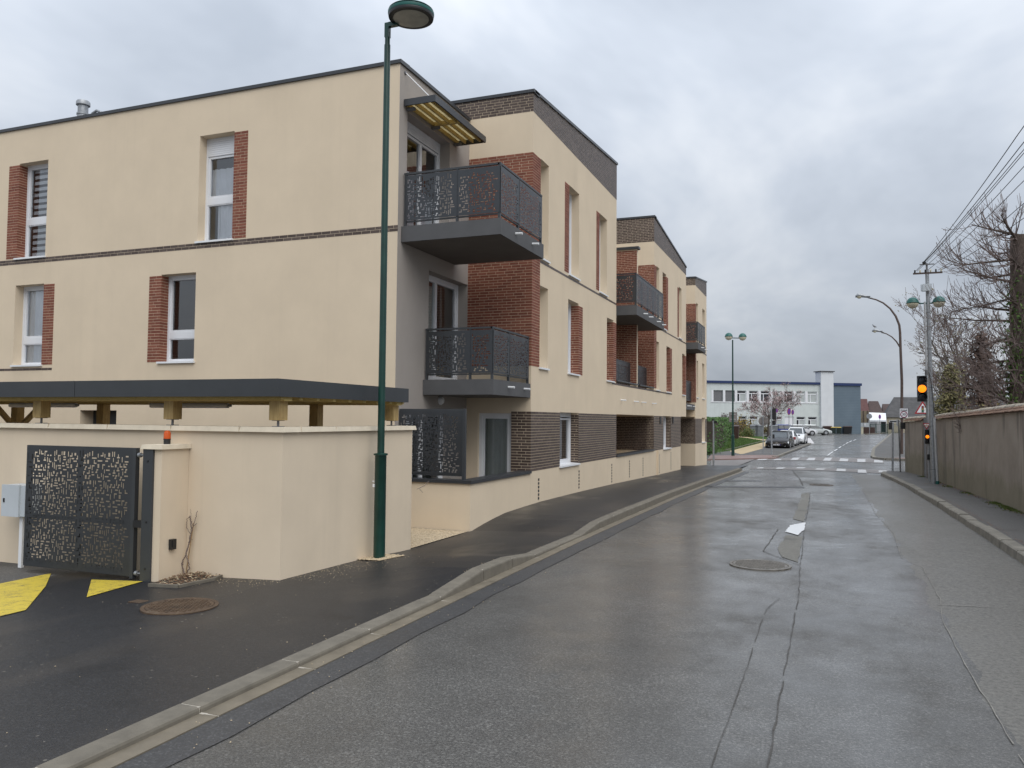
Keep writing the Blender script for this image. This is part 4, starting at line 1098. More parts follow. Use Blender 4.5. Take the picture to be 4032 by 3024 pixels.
BCN = empty('warning_beacon', (-7.07, 7.15, 1.525), 'small orange warning beacon on the gate pillar cap', 'beacon')
m = MB(); m.lathe((-7.07, 7.15, 1.525), [(.038, 0), (.038, .05), (.042, .052), (.042, .062)], 14); m.build('base', M['black'], BCN, smooth=True)
m = MB(); m.lathe((-7.07, 7.15, 1.587), [(.040, 0), (.039, .06), (.033, .085), (.016, .095)], 14); m.build('lens', M['amber_lens'], BCN, smooth=True)
m = MB(); m.box(-6.917, -6.875, 7.06, 7.135, .34, .455); m.box(-6.876, -6.868, 7.075, 7.12, .37, .44)
m.build('photocell', M['black'], label='small black photocell fixed low on the gate pillar beside the dry climbing plant', cat='sensor')

# ---- gate
GP = empty('gate_post', (-7.1, 6.95, -.02), 'dark gray square steel gate post against the pillar', 'post')
m = MB(); m.box(-7.172, -7.026, 6.905, 6.925, -.1, 1.48); m.box(-7.172, -7.15, 6.925, 7.02, -.1, 1.48); m.box(-7.048, -7.026, 6.925, 7.02, -.1, 1.48); m.box(-7.172, -7.026, 6.905, 7.02, 1.48, 1.487); m.build('post', M['anthracite'], GP)
for z in (1.34, .66, .14):
    m = MB(); m.lathe((-7.10, 6.905, z), [(.014, 0), (.014, .004), (.008, .006)], 10, axis=(0, -1, 0)); m.build('bolt', M['black'], GP)
GT = empty('metal_gate', (-8.2, 6.96, 0), 'open dark gray perforated sheet metal gate in front of the cream wall', 'gate')
gx0, gx1, gz0, gz1, gy = -9.09, -7.33, .02, 1.48, 6.955
m = MB()
m.box(gx0, gx0 + .05, gy + .004, gy + .054, gz0, gz1); m.box(gx1 - .05, gx1, gy - .002, gy + .054, gz0 - .02, gz1); m.box(gx0 + .05, gx1 - .05, gy + .004, gy + .054, gz1 - .05, gz1); m.box(gx0 + .05, gx1 - .05, gy + .004, gy + .054, gz0, gz0 + .08)
m.box(gx0 + .05, gx1 - .05, gy + .006, gy + .05, .60, .65); m.box(-8.24, -8.20, gy + .006, gy + .05, gz0 + .08, .60); m.box(-8.24, -8.20, gy + .006, gy + .05, .65, gz1 - .05)
m.build('frame', M['anthracite'], GT)
panel(PY(gy, -1), gx0 + .004, gx1 - .052, gz0 + .004, gz1 - .004, GT, cell=.0150, seed=40)
for z in (1.40, .06):
    m = MB(); m.tube([(gx1 - .01, gy + .03, z), (-7.17, gy + .03, z)], .010, 8); m.lathe((gx1 + .012, gy + .03, z), [(.028, 0), (.028, .035)], 10, axis=(1, 0, 0)); m.lathe((-7.20, gy + .03, z), [(.02, 0), (.02, .028)], 10, axis=(1, 0, 0)); m.build('hinge', M['steel'], GT, smooth=True)
m = MB(); m.box(-7.34, -7.17, gy - .01, gy + .05, .58, .66); m.build('lock_box', M['black'], GT)

CB = empty('electrical_cabinet', (-9.45, 7.2, -.1), 'pale gray electrical cabinet on a white post left of the gate', 'cabinet')
m = MB(); m.box(-9.66, -9.28, 7.10, 7.33, .58, .965); m.build('body', M['grey_box'], CB)
m = MB(); m.box(-9.665, -9.36, 7.075, 7.10, .575, .97); d = m.build('door', M['grey_box'], CB)
m = MB(); m.box(-9.63, -9.605, 7.068, 7.075, .75, .80); m.build('lock', M['black'], d)
m = MB(); m.box(-9.43, -9.375, 7.15, 7.19, -.2, .58); m.build('post', M['sill'], CB)

# ---- paving lids and paint on the apron
def lid(name, c, r, zfun, mats, label, knobs=True):
    E = empty(name, (c[0], c[1], zfun(*c)), label, 'manhole cover'); z = zfun(*c)
    m = MB(); m.lathe((c[0], c[1], z), [(r, -.02), (r, .010), (r - .035, .012), (r - .04, .004)], 36); m.build('frame', mats[0], E, smooth=True)
    m = MB(); m.lathe((c[0], c[1], z), [(r - .045, -.01), (r - .045, .010), (r - .05, .011)], 36)
    if knobs:
        k = 0
        n = int(r * 2 / .042)
        for i in range(-n // 2, n // 2 + 1):
            for j in range(-n // 2, n // 2 + 1):
                x, y = (i + (j % 2) * .5) * .042, j * .042
                if math.hypot(x, y) < r - .07: m.box(c[0] + x - .012, c[0] + x + .012, c[1] + y - .008, c[1] + y + .008, z + .011, z + .016)
    m.build('lid', mats[1], E)
    return E
lid('manhole_cover', (-5.68, 5.96), .345, lambda x, y: zap(x, y) + .002, (M['lid'], M['lid']), 'rusty round manhole cover in the black tarmac before the gate')
lid('manhole_cover', (-.79, 10.86), .385, lambda x, y: zr(y) + .006, (M['lid_grey'], M['lid_grey']), 'large worn gray manhole cover in the wet road near the white mark')
lid('manhole_cover', (-.11, 27.9), .36, lambda x, y: zr(y) + .004, (M['lid'], M['lid_grey']), 'distant round manhole cover in the road ahead of the junction')
m = MB(); m.box(-6.35, -6.20, 5.98, 6.10, .0, zap(-6.28, 6.04) + .006)
m.build('valve_cover', M['lid'], label='tiny rusty square valve cover in tarmac left of the round manhole', cat='valve cover')
YL = [[(-9.07, 6.66), (-9.31, 6.985), (-8.73, 7.055), (-8.01, 6.41), (-7.06, 5.45), (-7.05, 5.18), (-7.9, 5.4)], [(-7.825, 6.84), (-7.115, 6.90), (-6.99, 6.06)]]
for poly in YL:
    m = MB(); m.face([(x, y, zap(x, y) + .007) for x, y in poly]); m.build('road_marking', M['yellow'], foot)
rg = random.Random(5)

# ---- gravel at the lamp foot and behind the wall end; mulch bed with dry climber
def gravel(name, poly, n, size, zf, mat, label, base):
    m = MB(); m.face([(x, y, zf(x, y) + .004) for x, y in poly])
    for x, y in scatter(poly, n, rg):
        s = rg.uniform(.5, 1) * size; pebble(m, (x, y, zf(x, y) + s * .3), s, s * .75, s * .5, rg, 1)
    return m.build(name, [M[base], M[mat]], label=label, cat='gravel', kind='stuff')
gravel('gravel_bed', [(-5.80, 8.93), (-5.24, 8.86), (-5.19, 9.43), (-5.58, 9.58)], 420, .024, lambda x, y: zap(x, y) + .004, 'stone_gravel', 'pale stones in a square around the near lamp post foot', 'stone_gravel')
gravel('gravel_bed', [(-6.95, 10.42), (-5.62, 10.36), (-5.63, 12.38), (-6.95, 12.38)], 1500, .022, lambda x, y: zap(x, y) + .006, 'stone_gravel', 'pale gravel between the boundary wall end and the terrace wall', 'stone_gravel')
mul = [(-6.82, 6.70), (-6.42, 6.71), (-6.34, 7.15), (-6.40, 7.33), (-6.90, 7.33), (-6.90, 6.95)]
m = MB(); m.face([(x, y, zap(x, y) + .02) for x, y in mul])
for x, y in scatter(mul, 620, rg):
    s = rg.uniform(.5, 1) * .026; hh = .02 + .07 * max(0, 1 - abs(x + 6.65) / .35) * max(0, 1 - abs(y - 7.15) / .45)
    pebble(m, (x, y, zap(x, y) + hh * rg.uniform(.4, 1)), s, s * .45, s * .25, rg, rg.choice((1, 1, 2, 2, 3)))
m.build('mulch_bed', [M['soil'], M['mulch'], M['dead_leaf'], M['stone_gravel']], label='brown leaf mulch bed at the foot of the gate pillar', cat='mulch', kind='stuff')
BE = empty('bed_edging', (-6.6, 6.7, 0), 'thin concrete edging around the mulch bed', 'edging')
for a, b in zip(mul[:3], mul[1:4]):
    m = MB(); m.bar((*a, zap(*a) + .012), (*b, zap(*b) + .012), .035, .04); m.build('edging', M['concrete'], BE)
CP = empty('climbing_plant', (-6.83, 7.25, 0), 'bare dry climbing plant tied to a cane beside the gate pillar', 'plant')
def wig(pts, n=10, amp=.006):
    out = []
    for a, b in zip(pts[:-1], pts[1:]):
        a, b = Vector(a), Vector(b)
        for i in range(n): out.append(a.lerp(b, i / n) + Vector((rg.uniform(-amp, amp), rg.uniform(-amp, amp), 0)))
    return out + [Vector(pts[-1])]
b0 = Vector((-6.86, 7.27, .0))
m = MB(); m.tube([b0, b0 + Vector((.07, .03, .62))], .006, 6); m.build('cane', M['cane'], CP)
for pts, r0 in (([(0, 0, .02), (-.06, 0, .12), (-.05, 0, .17), (.0, 0, .26), (.01, .02, .36), (.05, .02, .52), (.04, .02, .60), (.02, .02, .70)], .008),
                ([(0, 0, .02), (.05, 0, .10), (.04, 0, .17), (.0, 0, .26), (.025, .02, .40), (.06, .02, .54), (.09, .03, .66), (.12, .03, .76)], .007),
                ([(.05, .02, .48), (-.02, .02, .56), (-.02, .02, .66), (.03, .02, .70), (.05, .02, .58)], .004), ([(.07, .02, .58), (.13, .02, .62)], .004),
                ([(.06, .02, .56), (.04, .02, .68), (.03, .02, .78)], .003), ([(.03, .02, .42), (.07, .02, .43)], .004)):
    m = MB(); P_ = wig([b0 + Vector(p) for p in pts]); m.tube(P_, [r0 * (1 - .5 * i / len(P_)) for i in range(len(P_))], 5); m.build('stem', M['twig'], CP)
m = MB(); p = at_x(1655, 1962, -5.63)
m.tube(wig([(-5.63, 10.55, .80), (-5.60, 10.75, .84), (-5.59, 10.85, .90)], 4, .003), .004, 5); m.tube(wig([(-5.62, 10.6, .81), (-5.6, 10.68, .74)], 3, .003), .003, 4)
m.build('dry_twig', M['twig'], label='single dry twig poking past the end of the boundary wall', cat='twig')

m = MB()                                                   # loose grit lying on the fresh tarmac
for _ in range(620):
    k = rg.random()
    if k < .45: x, y = -5.58 + abs(rg.gauss(0, .28)), rg.uniform(7.4, 9.4)
    elif k < .65: x, y = rg.uniform(-6.4, -5.5), 7.3 - abs(rg.gauss(0, .22))
    elif k < .85: Y_ = rg.uniform(2, 30); x, y = kx(Y_) - .17 - abs(rg.gauss(0, .05)), Y_
    else: x, y = rg.uniform(-7, -3.9), rg.uniform(3, 16)
    if x > kx(y) - .16: continue
    s = rg.uniform(.003, .0075); pebble(m, (x, y, zap(x, y) + s * .4), s, s * .8, s * .6, rg)
for _ in range(160):
    Y_ = rg.uniform(2.5, 22); x, y = kx(Y_) + rg.uniform(.0, .5), Y_; s = rg.uniform(.003, .008); pebble(m, (x, y, zr(y) + .012), s, s * .8, s * .6, rg)
m.build('loose_grit', M['stone_gravel'], label='pale grit scattered on the black tarmac and along the gutter', cat='grit', kind='stuff')

# ---- carport standing on the wall
CPT = empty('carport', (-5.6, 7.34, 0), 'timber carport with flat roof and dark gray fascia above the boundary wall', 'carport')
fy, fz0, fz1, fxr = 7.20, 2.075, 2.272, -5.57
m = MB(); m.box(-27, -8.62, fy, fy + .03, fz0, fz1); m.build('fascia', M['anthracite'], CPT)
m = MB(); m.box(-8.612, fxr, fy, fy + .03, fz0, fz1); m.build('fascia', M['anthracite'], CPT)
m = MB(); m.box(fxr - .03, fxr, fy + .03, 10.15, fz0, fz1); m.build('fascia', M['anthracite'], CPT)
m = MB(); m.box(-27, fxr - .03, 10.12, 10.15, fz0, fz1); m.build('fascia', M['anthracite'], CPT)
m = MB(); m.box(-27, fxr - .03, fy + .03, 10.12, fz1 - .04, fz1 - .02); m.build('roof_deck', M['slab'], CPT)
for i, yy in enumerate(np.arange(7.30, 10.1, .34)):
    m = MB(); m.box(-26.9, fxr - .04, yy, yy + .06, 2.045, fz1 - .05); m.build('joist', M['slat'], CPT)
for yy in (7.38, 9.90):
    m = MB(); m.box(-26.9, fxr - .05, yy, yy + .14, 2.03, 2.12); m.build('beam', M['slat'], CPT)
m = MB(); m.face([(-27, YW + .25, .03), (-7.2, YW + .25, .03), (-7.2, 10.3, .03), (-27, 10.3, .03)]); m.build('added_bounce_floor', M['sill'], CPT)  # unseen white sheet, added to bounce light up to the carport's underside
def cpost(x, y, z0, pin=True):
    m = MB(); m.box(x - .072, x + .072, y - .072, y + .072, z0, 2.045); q = m.build('post', M['timber'], CPT)
    if pin:
        m = MB(); m.tube([(x, y, z0 - .07), (x, y, z0)], .014, 8); m.box(x - .05, x + .05, y - .05, y + .05, z0 - .075, z0 - .066); m.box(x - .05, x + .05, y - .05, y + .05, z0 - .006, z0 + .002); m.build('pin', M['steel_dark'], q)
for x in (-9.50, -7.30, -5.76, -11.8, -14): cpost(x, 7.46, 1.812)
cpost(-5.76, 10.0, 1.812)
for px_ in (683, 223, 38): cpost(at_y(px_ * S_, 900 * S_, 9.97).x, 9.97, .0 if px_ == 38 else 1.70, px_ != 38)
xb = at_y(38 * S_, 900 * S_, 9.97).x
for sx in (-1, 1):
    m = MB(); m.bar((xb + sx * .06, 9.97, 1.62), (xb + sx * .62, 9.97, 2.05), .10, .05); m.build('brace', M['timber'], CPT)
for a, b in ((41, 300), (595, 899)):
    p, q = at_y(a, 1586, 8.9), at_y(b, 1587, 8.9); m = MB(); m.tube([(p.x, 8.9, 2.0), (q.x, 8.9, 2.0)], .035, 12); t = m.build('tube_light', M['sill'], CPT, smooth=True)
    m = MB(); m.tube([(q.x, 8.9, 2.0), (q.x + .05, 8.9, 2.0)], .018, 8); m.build('end_cap', M['steel'], t)
m = MB(); m.lathe((at_y(769, 1608, 9.0).x, 9.0, 1.97), [(.05, 0), (.055, .03), (.05, .06)], 12); m.build('motion_sensor', M['sill'], CPT, smooth=True)

# ---- near street lamp
LB = at_g(1489, 2193, .05); lx, ly = -5.405, 9.12
SL = empty('street_lamp', (lx, ly, .05), 'tall dark green street lamp with flat round head before the corner', 'street lamp')
m = MB(); m.lathe((lx, ly, 0), [(.078, -.05), (.076, .1), (.075, 1.36), (.079, 1.365)], 24); m.build('base', M['green_paint'], SL, smooth=True)
m = MB(); m.lathe((lx, ly, 1.36), [(.079, 0), (.092, .004), (.092, .022), (.08, .028), (.05, .034)], 24); m.build('collar', M['green_paint'], SL, smooth=True)
m = MB(); m.lathe((lx, ly, 1.38), [(.047, 0), (.044, 2.5), (.041, 5.45), (.034, 5.452), (.034, 5.62)], 20); m.build('pole', M['green_paint'], SL, smooth=True)
m = MB(); m.box(lx - .074, lx - .05, ly - .074, ly - .060, 1.02, 1.032); m.box(lx - .068, lx - .045, ly - .078, ly - .06, .95, .99); m.build('sticker', M['sill'], SL)
hc = at_y(888 * S_, 33 * S_, ly - .05); 
m = MB(); m.box(lx - .031, lx + .031, ly - .031, ly + .031, 6.93, 7.125); m.box(lx + .031, lx + .16, ly - .036, ly + .024, 7.065, 7.125); m.build('arm', M['green_paint'], SL)
hx, hy, hz = hc.x, hc.y, 7.10
HD = MB(); HD.lathe((hx, hy, hz), [(.20, .0), (.292, .0), (.297, .02), (.297, .035), (.285, .05)], 40); hd = HD.build('head', M['black'], SL, smooth=True)
m = MB(); m.lathe((hx, hy, hz), [(.299, .036), (.303, .05), (.303, .075), (.290, .082)], 40); m.lathe((hx, hy, hz), [(.295, .095), (.27, .115), (.20, .13), (.10, .138), (.02, .14)], 40); m.build('cover', M['green_lamp'], hd, smooth=True)
m = MB(); m.lathe((hx, hy, hz), [(.28, .08), (.28, .102)], 40); m.build('groove', M['black'], hd)
m = MB(); m.lathe((hx, hy, hz), [(.02, -.014), (.14, -.012), (.205, -.009), (.232, -.006), (.232, .0)], 36); m.build('bowl', M['lamp_glass'], hd, smooth=True)
# ================================================================ TREES (generator)
def grow(mb, tips, p, d, length, r, level, cfg, rng, twig_mi=1):
    """one limb and its children; tips collects (point, direction) of thin shoots"""
    n = max(3, int(length / cfg['seg'])); pts = [p.copy()]; rad = [r]
    dirs = [d.normalized()]
    for i in range(n):
        jit = Vector((rng.gauss(0, 1), rng.gauss(0, 1), rng.gauss(0, 1))) * cfg['wob']
        d = (d.normalized() + jit + Vector((0, 0, cfg['up'][min(level, len(cfg['up']) - 1)])) / n * 2).normalized()
        p = p + d * (length / n); pts.append(p.copy()); dirs.append(d.copy())
        rad.append(max(cfg['rmin'], r * (1 - .72 * (i + 1) / n)))
    mb.tube(pts, rad, 7 if level == 0 else (5 if level == 1 else 3), 0 if level < cfg.get('bark_levels', 2) else twig_mi, cap=False)
    if level >= cfg['levels']:
        for i in range(1, len(pts)): tips.append((pts[i], dirs[i]))
        return
    k = cfg['kids'][level]
    for j in range(k):
        t = rng.uniform(cfg['start'][level], 1.0) if j else 1.0
        i = min(n - 1, int(t * n)); q = pts[i].lerp(pts[i + 1], rng.random())
        a = rng.uniform(0, 2 * math.pi); base = dirs[i]; o = base.orthogonal().normalized(); o = Matrix.Rotation(a, 3, base) @ o
        ang = math.radians(rng.uniform(*cfg['angle'][level]))
        nd = base * math.cos(ang) + o * math.sin(ang)
        grow(mb, tips, q, nd, length * rng.uniform(*cfg['ratio'][level]) * (1.05 - .4 * t), max(cfg['rmin'], rad[i] * cfg['rr']), level + 1, cfg, rng)
def leaf_quads(m, tips, n, size, spread, rng, mi=0):
    for _ in range(n):
        p, d = rng.choice(tips); c = p + Vector((rng.gauss(0, 1), rng.gauss(0, 1), rng.gauss(0, 1))) * spread
        u = Vector((rng.gauss(0, 1), rng.gauss(0, 1), rng.gauss(0, 1))).normalized(); v = u.orthogonal().normalized(); s = size * rng.uniform(.6, 1.3)
        m.face([c - u * s, c + v * s * .6, c + u * s, c - v * s * .6], mi)
def tree(name, base, h, cfg, seed, label, bark='bark', twig='twig', leaves=None, lean=(0, 0), cat='tree', group=None, r0=None, trunk_len=.45):
    rng = random.Random(seed); base = Vector(base)
    T = empty(name, base, label, cat, group)
    top = base + Vector((lean[0], lean[1], h * trunk_len)); m = MB(); r0 = r0 or h * .022
    pts = [base - Vector((0, 0, .1)), base.lerp(top, .35) + Vector((rng.gauss(0, .01) * h, rng.gauss(0, .01) * h, 0)), base.lerp(top, .7), top]
    m.tube(pts, [r0 * 1.25, r0, r0 * .86, r0 * .72], 10)
    m.build('trunk', M[bark], T, smooth=True)
    c = MB(); tips = []
    for j in range(cfg['mains']):
        t = cfg.get('m0', .55) + (1 - cfg.get('m0', .55)) * j / max(1, cfg['mains'] - 1); q = base.lerp(top, t)
        a = j * 2.4 + rng.uniform(-.4, .4); e_ = math.radians(rng.uniform(*cfg['elev']))
        d = Vector((math.cos(a) * math.cos(e_), math.sin(a) * math.cos(e_), math.sin(e_)))
        grow(c, tips, q, d, h * rng.uniform(*cfg['mlen']), r0 * rng.uniform(*cfg.get('mr', (.4, .6))), 0, cfg, rng)
    mats = [M[bark], M[twig]]
    if leaves:
        for (mat, n, size, spread) in leaves:
            mats.append(M[mat]); leaf_quads(c, tips, n, size, spread, rng, len(mats) - 1)
    c.build('crown', mats, T)
    return T, tips
def leafy_mass(name, boxes, n, size, mat, label, cat, core=None, seed=3, stem=None, parent=None):
    """hedge or shrub: leaves spread through ellipsoids/boxes with a dim core"""
    rng = random.Random(seed); m = MB(); mats = [M[mat]]
    tot = sum((b[1] - b[0]) * (b[3] - b[2]) + (b[1] - b[0]) * (b[5] - b[4]) + (b[3] - b[2]) * (b[5] - b[4]) for b in boxes)
    for b in boxes:
        A = (b[1] - b[0]) * (b[3] - b[2]) + (b[1] - b[0]) * (b[5] - b[4]) + (b[3] - b[2]) * (b[5] - b[4]); k = int(n * A / tot)
        for _ in range(k):
            f = rng.choices((0, 1, 2), ((b[3] - b[2]) * (b[5] - b[4]), (b[1] - b[0]) * (b[5] - b[4]), (b[1] - b[0]) * (b[3] - b[2])))[0]
            p = [rng.uniform(b[0], b[1]), rng.uniform(b[2], b[3]), rng.uniform(b[4], b[5])]
            ends = (b[2 * f], b[2 * f + 1]) if f < 2 else (b[5], b[5])
            e_ = rng.choice(ends); inward = -1 if e_ == b[2 * f + 1] else 1
            bumpy = .18 * math.sin(p[0] * 3.1 + p[2] * 2.3) * math.sin(p[1] * 2.1 + p[2] * 3.7)
            p[f] = e_ + inward * abs(rng.gauss(0, .14)) + bumpy * .6
            c = Vector(p); u = Vector((rng.gauss(0, 1), rng.gauss(0, 1), rng.gauss(0, 1))).normalized(); v = u.orthogonal().normalized(); s = size * rng.uniform(.6, 1.4)
            m.face([c - u * s, c + v * s * .6, c + u * s, c - v * s * .6])
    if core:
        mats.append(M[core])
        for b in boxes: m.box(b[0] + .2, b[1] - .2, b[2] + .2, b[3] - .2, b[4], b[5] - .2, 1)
    return m.build(name, mats, parent, label=label, cat=cat)
def shrub(name, c, rx, ry, rz, n, size, leaves, label, seed, cat='shrub', stems=26, group=None, twig='twig'):
    rng = random.Random(seed); T = empty(name, c, label, cat, group); c = Vector(c); m = MB(); tips = []
    for i in range(stems):
        a, e_ = rng.uniform(0, 6.28), rng.uniform(.15, 1); q = c + Vector((math.cos(a) * rx * (1 - e_ ** 2) ** .5, math.sin(a) * ry * (1 - e_ ** 2) ** .5, rz * e_)) * rng.uniform(.75, 1.05)
        mid = c.lerp(q, .5) + Vector((0, 0, rz * .12)); m.tube([c, mid, q], [.03, .018, .006], 4, cap=False)
        for k in range(1, 6): tips.append((c.lerp(q, .35 + .65 * k / 5), Vector((0, 0, 1))))
    m.build('stems', M[twig], T)
    l = MB(); mats = []
    for (mat, share) in leaves:
        mats.append(M[mat]); leaf_quads(l, tips, int(n * share), size, min(rx, rz) * .2, rng, len(mats) - 1)
    l.build('foliage', mats, T)
    return T
# ================================================================ RIGHT SIDE
def zC(a, b): return (3300 + a / 1.6585, 1000 + b / 1.6585)
def zB(a, b): return (3400 + a / 3.016, 1750 + b / 3.016)
def zH(a, b): return (3500 + a / 3.688, 1500 + b / 3.688)
RW = empty('old_garden_wall', (3.5, 20, 0), 'old weathered rendered garden wall capped with clay tiles along the right pavement', 'wall')
def wt(Y): return float(np.interp(Y, [-10, 18, 31, 37.5], [2.2, 2.09, 1.95, 1.88]))
def wall_run(y0, y1):
    m = MB(); ys_ = list(np.arange(y0, y1, 1.0)) + [y1]
    pts = [(rwx(Y), Y) for Y in ys_]
    for (x, Y), (x2, Y2) in zip(pts[:-1], pts[1:]):
        m.face([(x, Y, -1), (x2, Y2, -1), (x2, Y2, wt(Y2)), (x, Y, wt(Y))]); m.face([(x + .34, Y, -1), (x2 + .34, Y2, -1), (x2 + .34, Y2, wt(Y2)), (x + .34, Y, wt(Y))])
        m.face([(x, Y, wt(Y)), (x + .34, Y, wt(Y)), (x2 + .34, Y2, wt(Y2)), (x2, Y2, wt(Y2))])
    for Y in (y0, y1): m.face([(rwx(Y), Y, -1), (rwx(Y) + .34, Y, -1), (rwx(Y) + .34, Y, wt(Y)), (rwx(Y), Y, wt(Y))])
    m.build('wall', M['oldwall'], RW)
    rng = random.Random(int(y0) + 3)
    t = MB(); Y = y0 - .05
    while Y < y1 + .02:                                   # sloping clay tiles, two courses, street side and garden side
        w = rng.uniform(.155, .175)
        for s in (0, 1):
            for c in (0, 1):
                x = rwx(Y); a = .03 * rng.uniform(-1, 1); zt = wt(Y) + .012
                e0, e1 = (x + .17, x - .07) if s == 0 else (x + .17, x + .41)
                f0, f1 = (.0, .62) if c == 0 else (.45, 1.0)
                X0_, X1_ = e0 + (e1 - e0) * f0, e0 + (e1 - e0) * f1; z0_, z1_ = zt + .135 * (1 - f0) + .014 * (1 - c), zt + .135 * (1 - f1) + .014 * (1 - c) + rng.uniform(-.006, .006)
                y_a, y_b = Y + .004, Y + w
                P = [(X0_, y_a, z0_), (X1_, y_a + a * .4, z1_), (X1_, y_b + a * .4, z1_ + rng.uniform(-.006, .006)), (X0_, y_b, z0_)]
                t.hexa([(p[0], p[1], p[2]) for p in P] + [(p[0], p[1], p[2] + .014) for p in P])
        Y += w + .004
    t.build('cap_tiles', M['tile'], RW, kind='stuff')
    Y = y0 - .06
    while Y < y1:
        L = rng.uniform(.36, .42); m = MB(); c0 = Vector((rwx(Y) + .17, Y, wt(Y) + .115)); c1 = Vector((rwx(Y + L) + .17, Y + L + .03, wt(Y + L) + .115)); up = rng.uniform(.0, .018)
        rings = []
        for c, rr in ((c0, .088), (c1, .078)):
            rings.append([(c.x + math.cos(a) * rr, c.y, c.z + math.sin(a) * rr * .85 + up) for a in [math.pi * k / 8 for k in range(9)]])
        for i in range(8): m.face([rings[0][i], rings[0][i + 1], rings[1][i + 1], rings[1][i]])
        m.face(rings[0]); m.face(rings[1][::-1])
        m.build('ridge_tile', M['ridge_tile'], RW, smooth=True); Y += L
wall_run(6.0, 31.0); wall_run(34.0, 37.2)
m = MB(); m.box(3.50, 3.62, 31.0, 34.0, -1, 2.02); m.build('side_door', M['steel_dark'], RW)
m = MB(); m.box(3.40, 3.58, 31.9, 32.25, -1, 2.12); m.box(3.38, 3.6, 31.86, 32.29, 2.12, 2.17); m.build('door_post', M['bark'], RW)

# litter, grass and moss along the wall foot
rl = random.Random(21); m = MB()
for _ in range(900):
    Y = rl.uniform(12, 31); x = rwx(Y) - abs(rl.gauss(0, .10)); s = rl.uniform(.012, .03)
    c = Vector((x, Y, zr(Y) + .15)); u = Vector((rl.uniform(-1, 1), rl.uniform(-1, 1), rl.uniform(-.3, .3))).normalized(); v = u.cross(Vector((0, 0, 1))).normalized()
    m.face([c - u * s, c + v * s * .5, c + u * s, c - v * s * .5])
for _ in range(500):
    Y = rl.uniform(9, 24); x = rkx(Y) + .22 + abs(rl.gauss(0, .05)); s = rl.uniform(.01, .024); c = Vector((x, Y, zr(Y) + .137)); u = Vector((rl.uniform(-1, 1), rl.uniform(-1, 1), 0)).normalized(); v = u.cross(Vector((0, 0, 1)))
    m.face([c - u * s, c + v * s * .5, c + u * s, c - v * s * .5])
m.build('leaf_litter', M['dead_leaf'], label='dead leaves lying along the right wall foot and kerb', cat='leaves', kind='stuff')
m = MB()
for Yc, n, sp in ((19.3, 700, .8), (20.6, 300, .5), (33.2, 160, .3), (29.3, 120, .3), (24, 150, .6), (27, 120, .5)):
    for _ in range(n):
        Y = rl.gauss(Yc, sp * .5); x = rwx(Y) - abs(rl.gauss(0, .09)) - .01; h = rl.uniform(.015, .05); a = rl.uniform(0, 3.14); dx, dy = math.cos(a) * .012, math.sin(a) * .012; z = zr(Y) + .135
        m.face([(x - dx, Y - dy, z), (x + dx, Y + dy, z), (x + rl.uniform(-.02, .02), Y + rl.uniform(-.02, .02), z + h)])
m.build('moss', M['moss'], label='green moss tufts at the foot of the right wall', cat='moss', kind='stuff')

# ---- leaning utility pole
ub = Vector((3.19, 28.42, -.095)); ut = Vector((3.085, 28.42, 6.72))
UP = empty('utility_pole', ub, 'gray metal utility pole with crossarms and two green globe lamps', 'utility pole')
def up(t): return ub.lerp(ut, t)
m = MB(); m.tube([ub, up(.33), up(.66), ut], [.080, .070, .062, .055], 12); m.build('pole', M['steel'], UP, smooth=True)
for t in (.07, .27, .45, .63, .8):
    p = up(t); m = MB(); m.tube([p - Vector((0, 0, .008)), p + Vector((0, 0, .008))], .084 - .026 * t, 12); m.build('band', M['steel_dark'], UP, smooth=True)
m = MB(); m.box(2.68, 3.52, 28.36, 28.41, 6.60, 6.65); m.build('crossarm', M['steel_brown'], UP)
m = MB(); m.box(2.87, 3.29, 28.36, 28.40, 6.89, 6.92); m.tube([(3.08, 28.42, 6.7), (3.08, 28.42, 6.95)], .03, 8); m.build('crossarm', M['steel_dark'], UP)
for i in range(6):
    x = 2.73 + i * .15; m = MB(); m.lathe((x, 28.36, 6.65), [(.018, 0), (.028, .02), (.02, .05), (.028, .07), (.01, .09)], 8); m.build('insulator', M['opal'] if i % 2 else M['black'], UP, smooth=True)
m = MB(); m.lathe((3.0, 28.38, 6.92), [(.04, 0), (.055, .03), (.05, .07), (.02, .09)], 10); m.build('cable_clamp', M['black'], UP, smooth=True)
m = MB(); m.box(2.93, 3.19, 28.20, 28.34, 6.03, 6.25); m.box(2.89, 2.94, 28.22, 28.34, 6.04, 6.24); m.build('junction_box', M['grey_box'], UP)
m = MB(); m.tube([(2.70, 28.4, 5.66), (3.38, 28.4, 5.66)], .022, 8); m.build('lamp_arm', M['green_lamp'], UP)
def globe(parent, c, r):
    m = MB(); m.lathe(c, [(r, 0), (r * .97, r * .25), (r * .82, r * .57), (r * .5, r * .86), (.01, r)], 20); g = m.build('lamp_hood', M['green_lamp'], parent, smooth=True)
    m = MB(); m.lathe(c, [(.01, -r), (r * .5, -r * .86), (r * .82, -r * .57), (r * .96, -r * .2), (r * .97, 0)], 20); m.build('lamp_bowl', M['opal'], g, smooth=True)
    m = MB(); m.lathe(c, [(r * 1.02, -.02), (r * 1.08, 0), (r * 1.02, .02)], 20); m.build('lamp_ring', M['green_lamp'], g, smooth=True)
globe(UP, (2.66, 28.4, 5.69), .185); globe(UP, (3.41, 28.4, 5.69), .185)
m = MB(); m.tube([up(.85) + Vector((-.10, -.05, 0)), up(.53) + Vector((-.11, -.05, 0))], .03, 8); m.build('conduit', M['conduit'], UP, smooth=True)
m = MB(); a = up(.0) + Vector((.10, -.06, .12)); b = up(.31) + Vector((.06, -.10, 0)); m.tube([a, b], .040, 12); m.build('conduit', M['conduit'], UP, smooth=True)
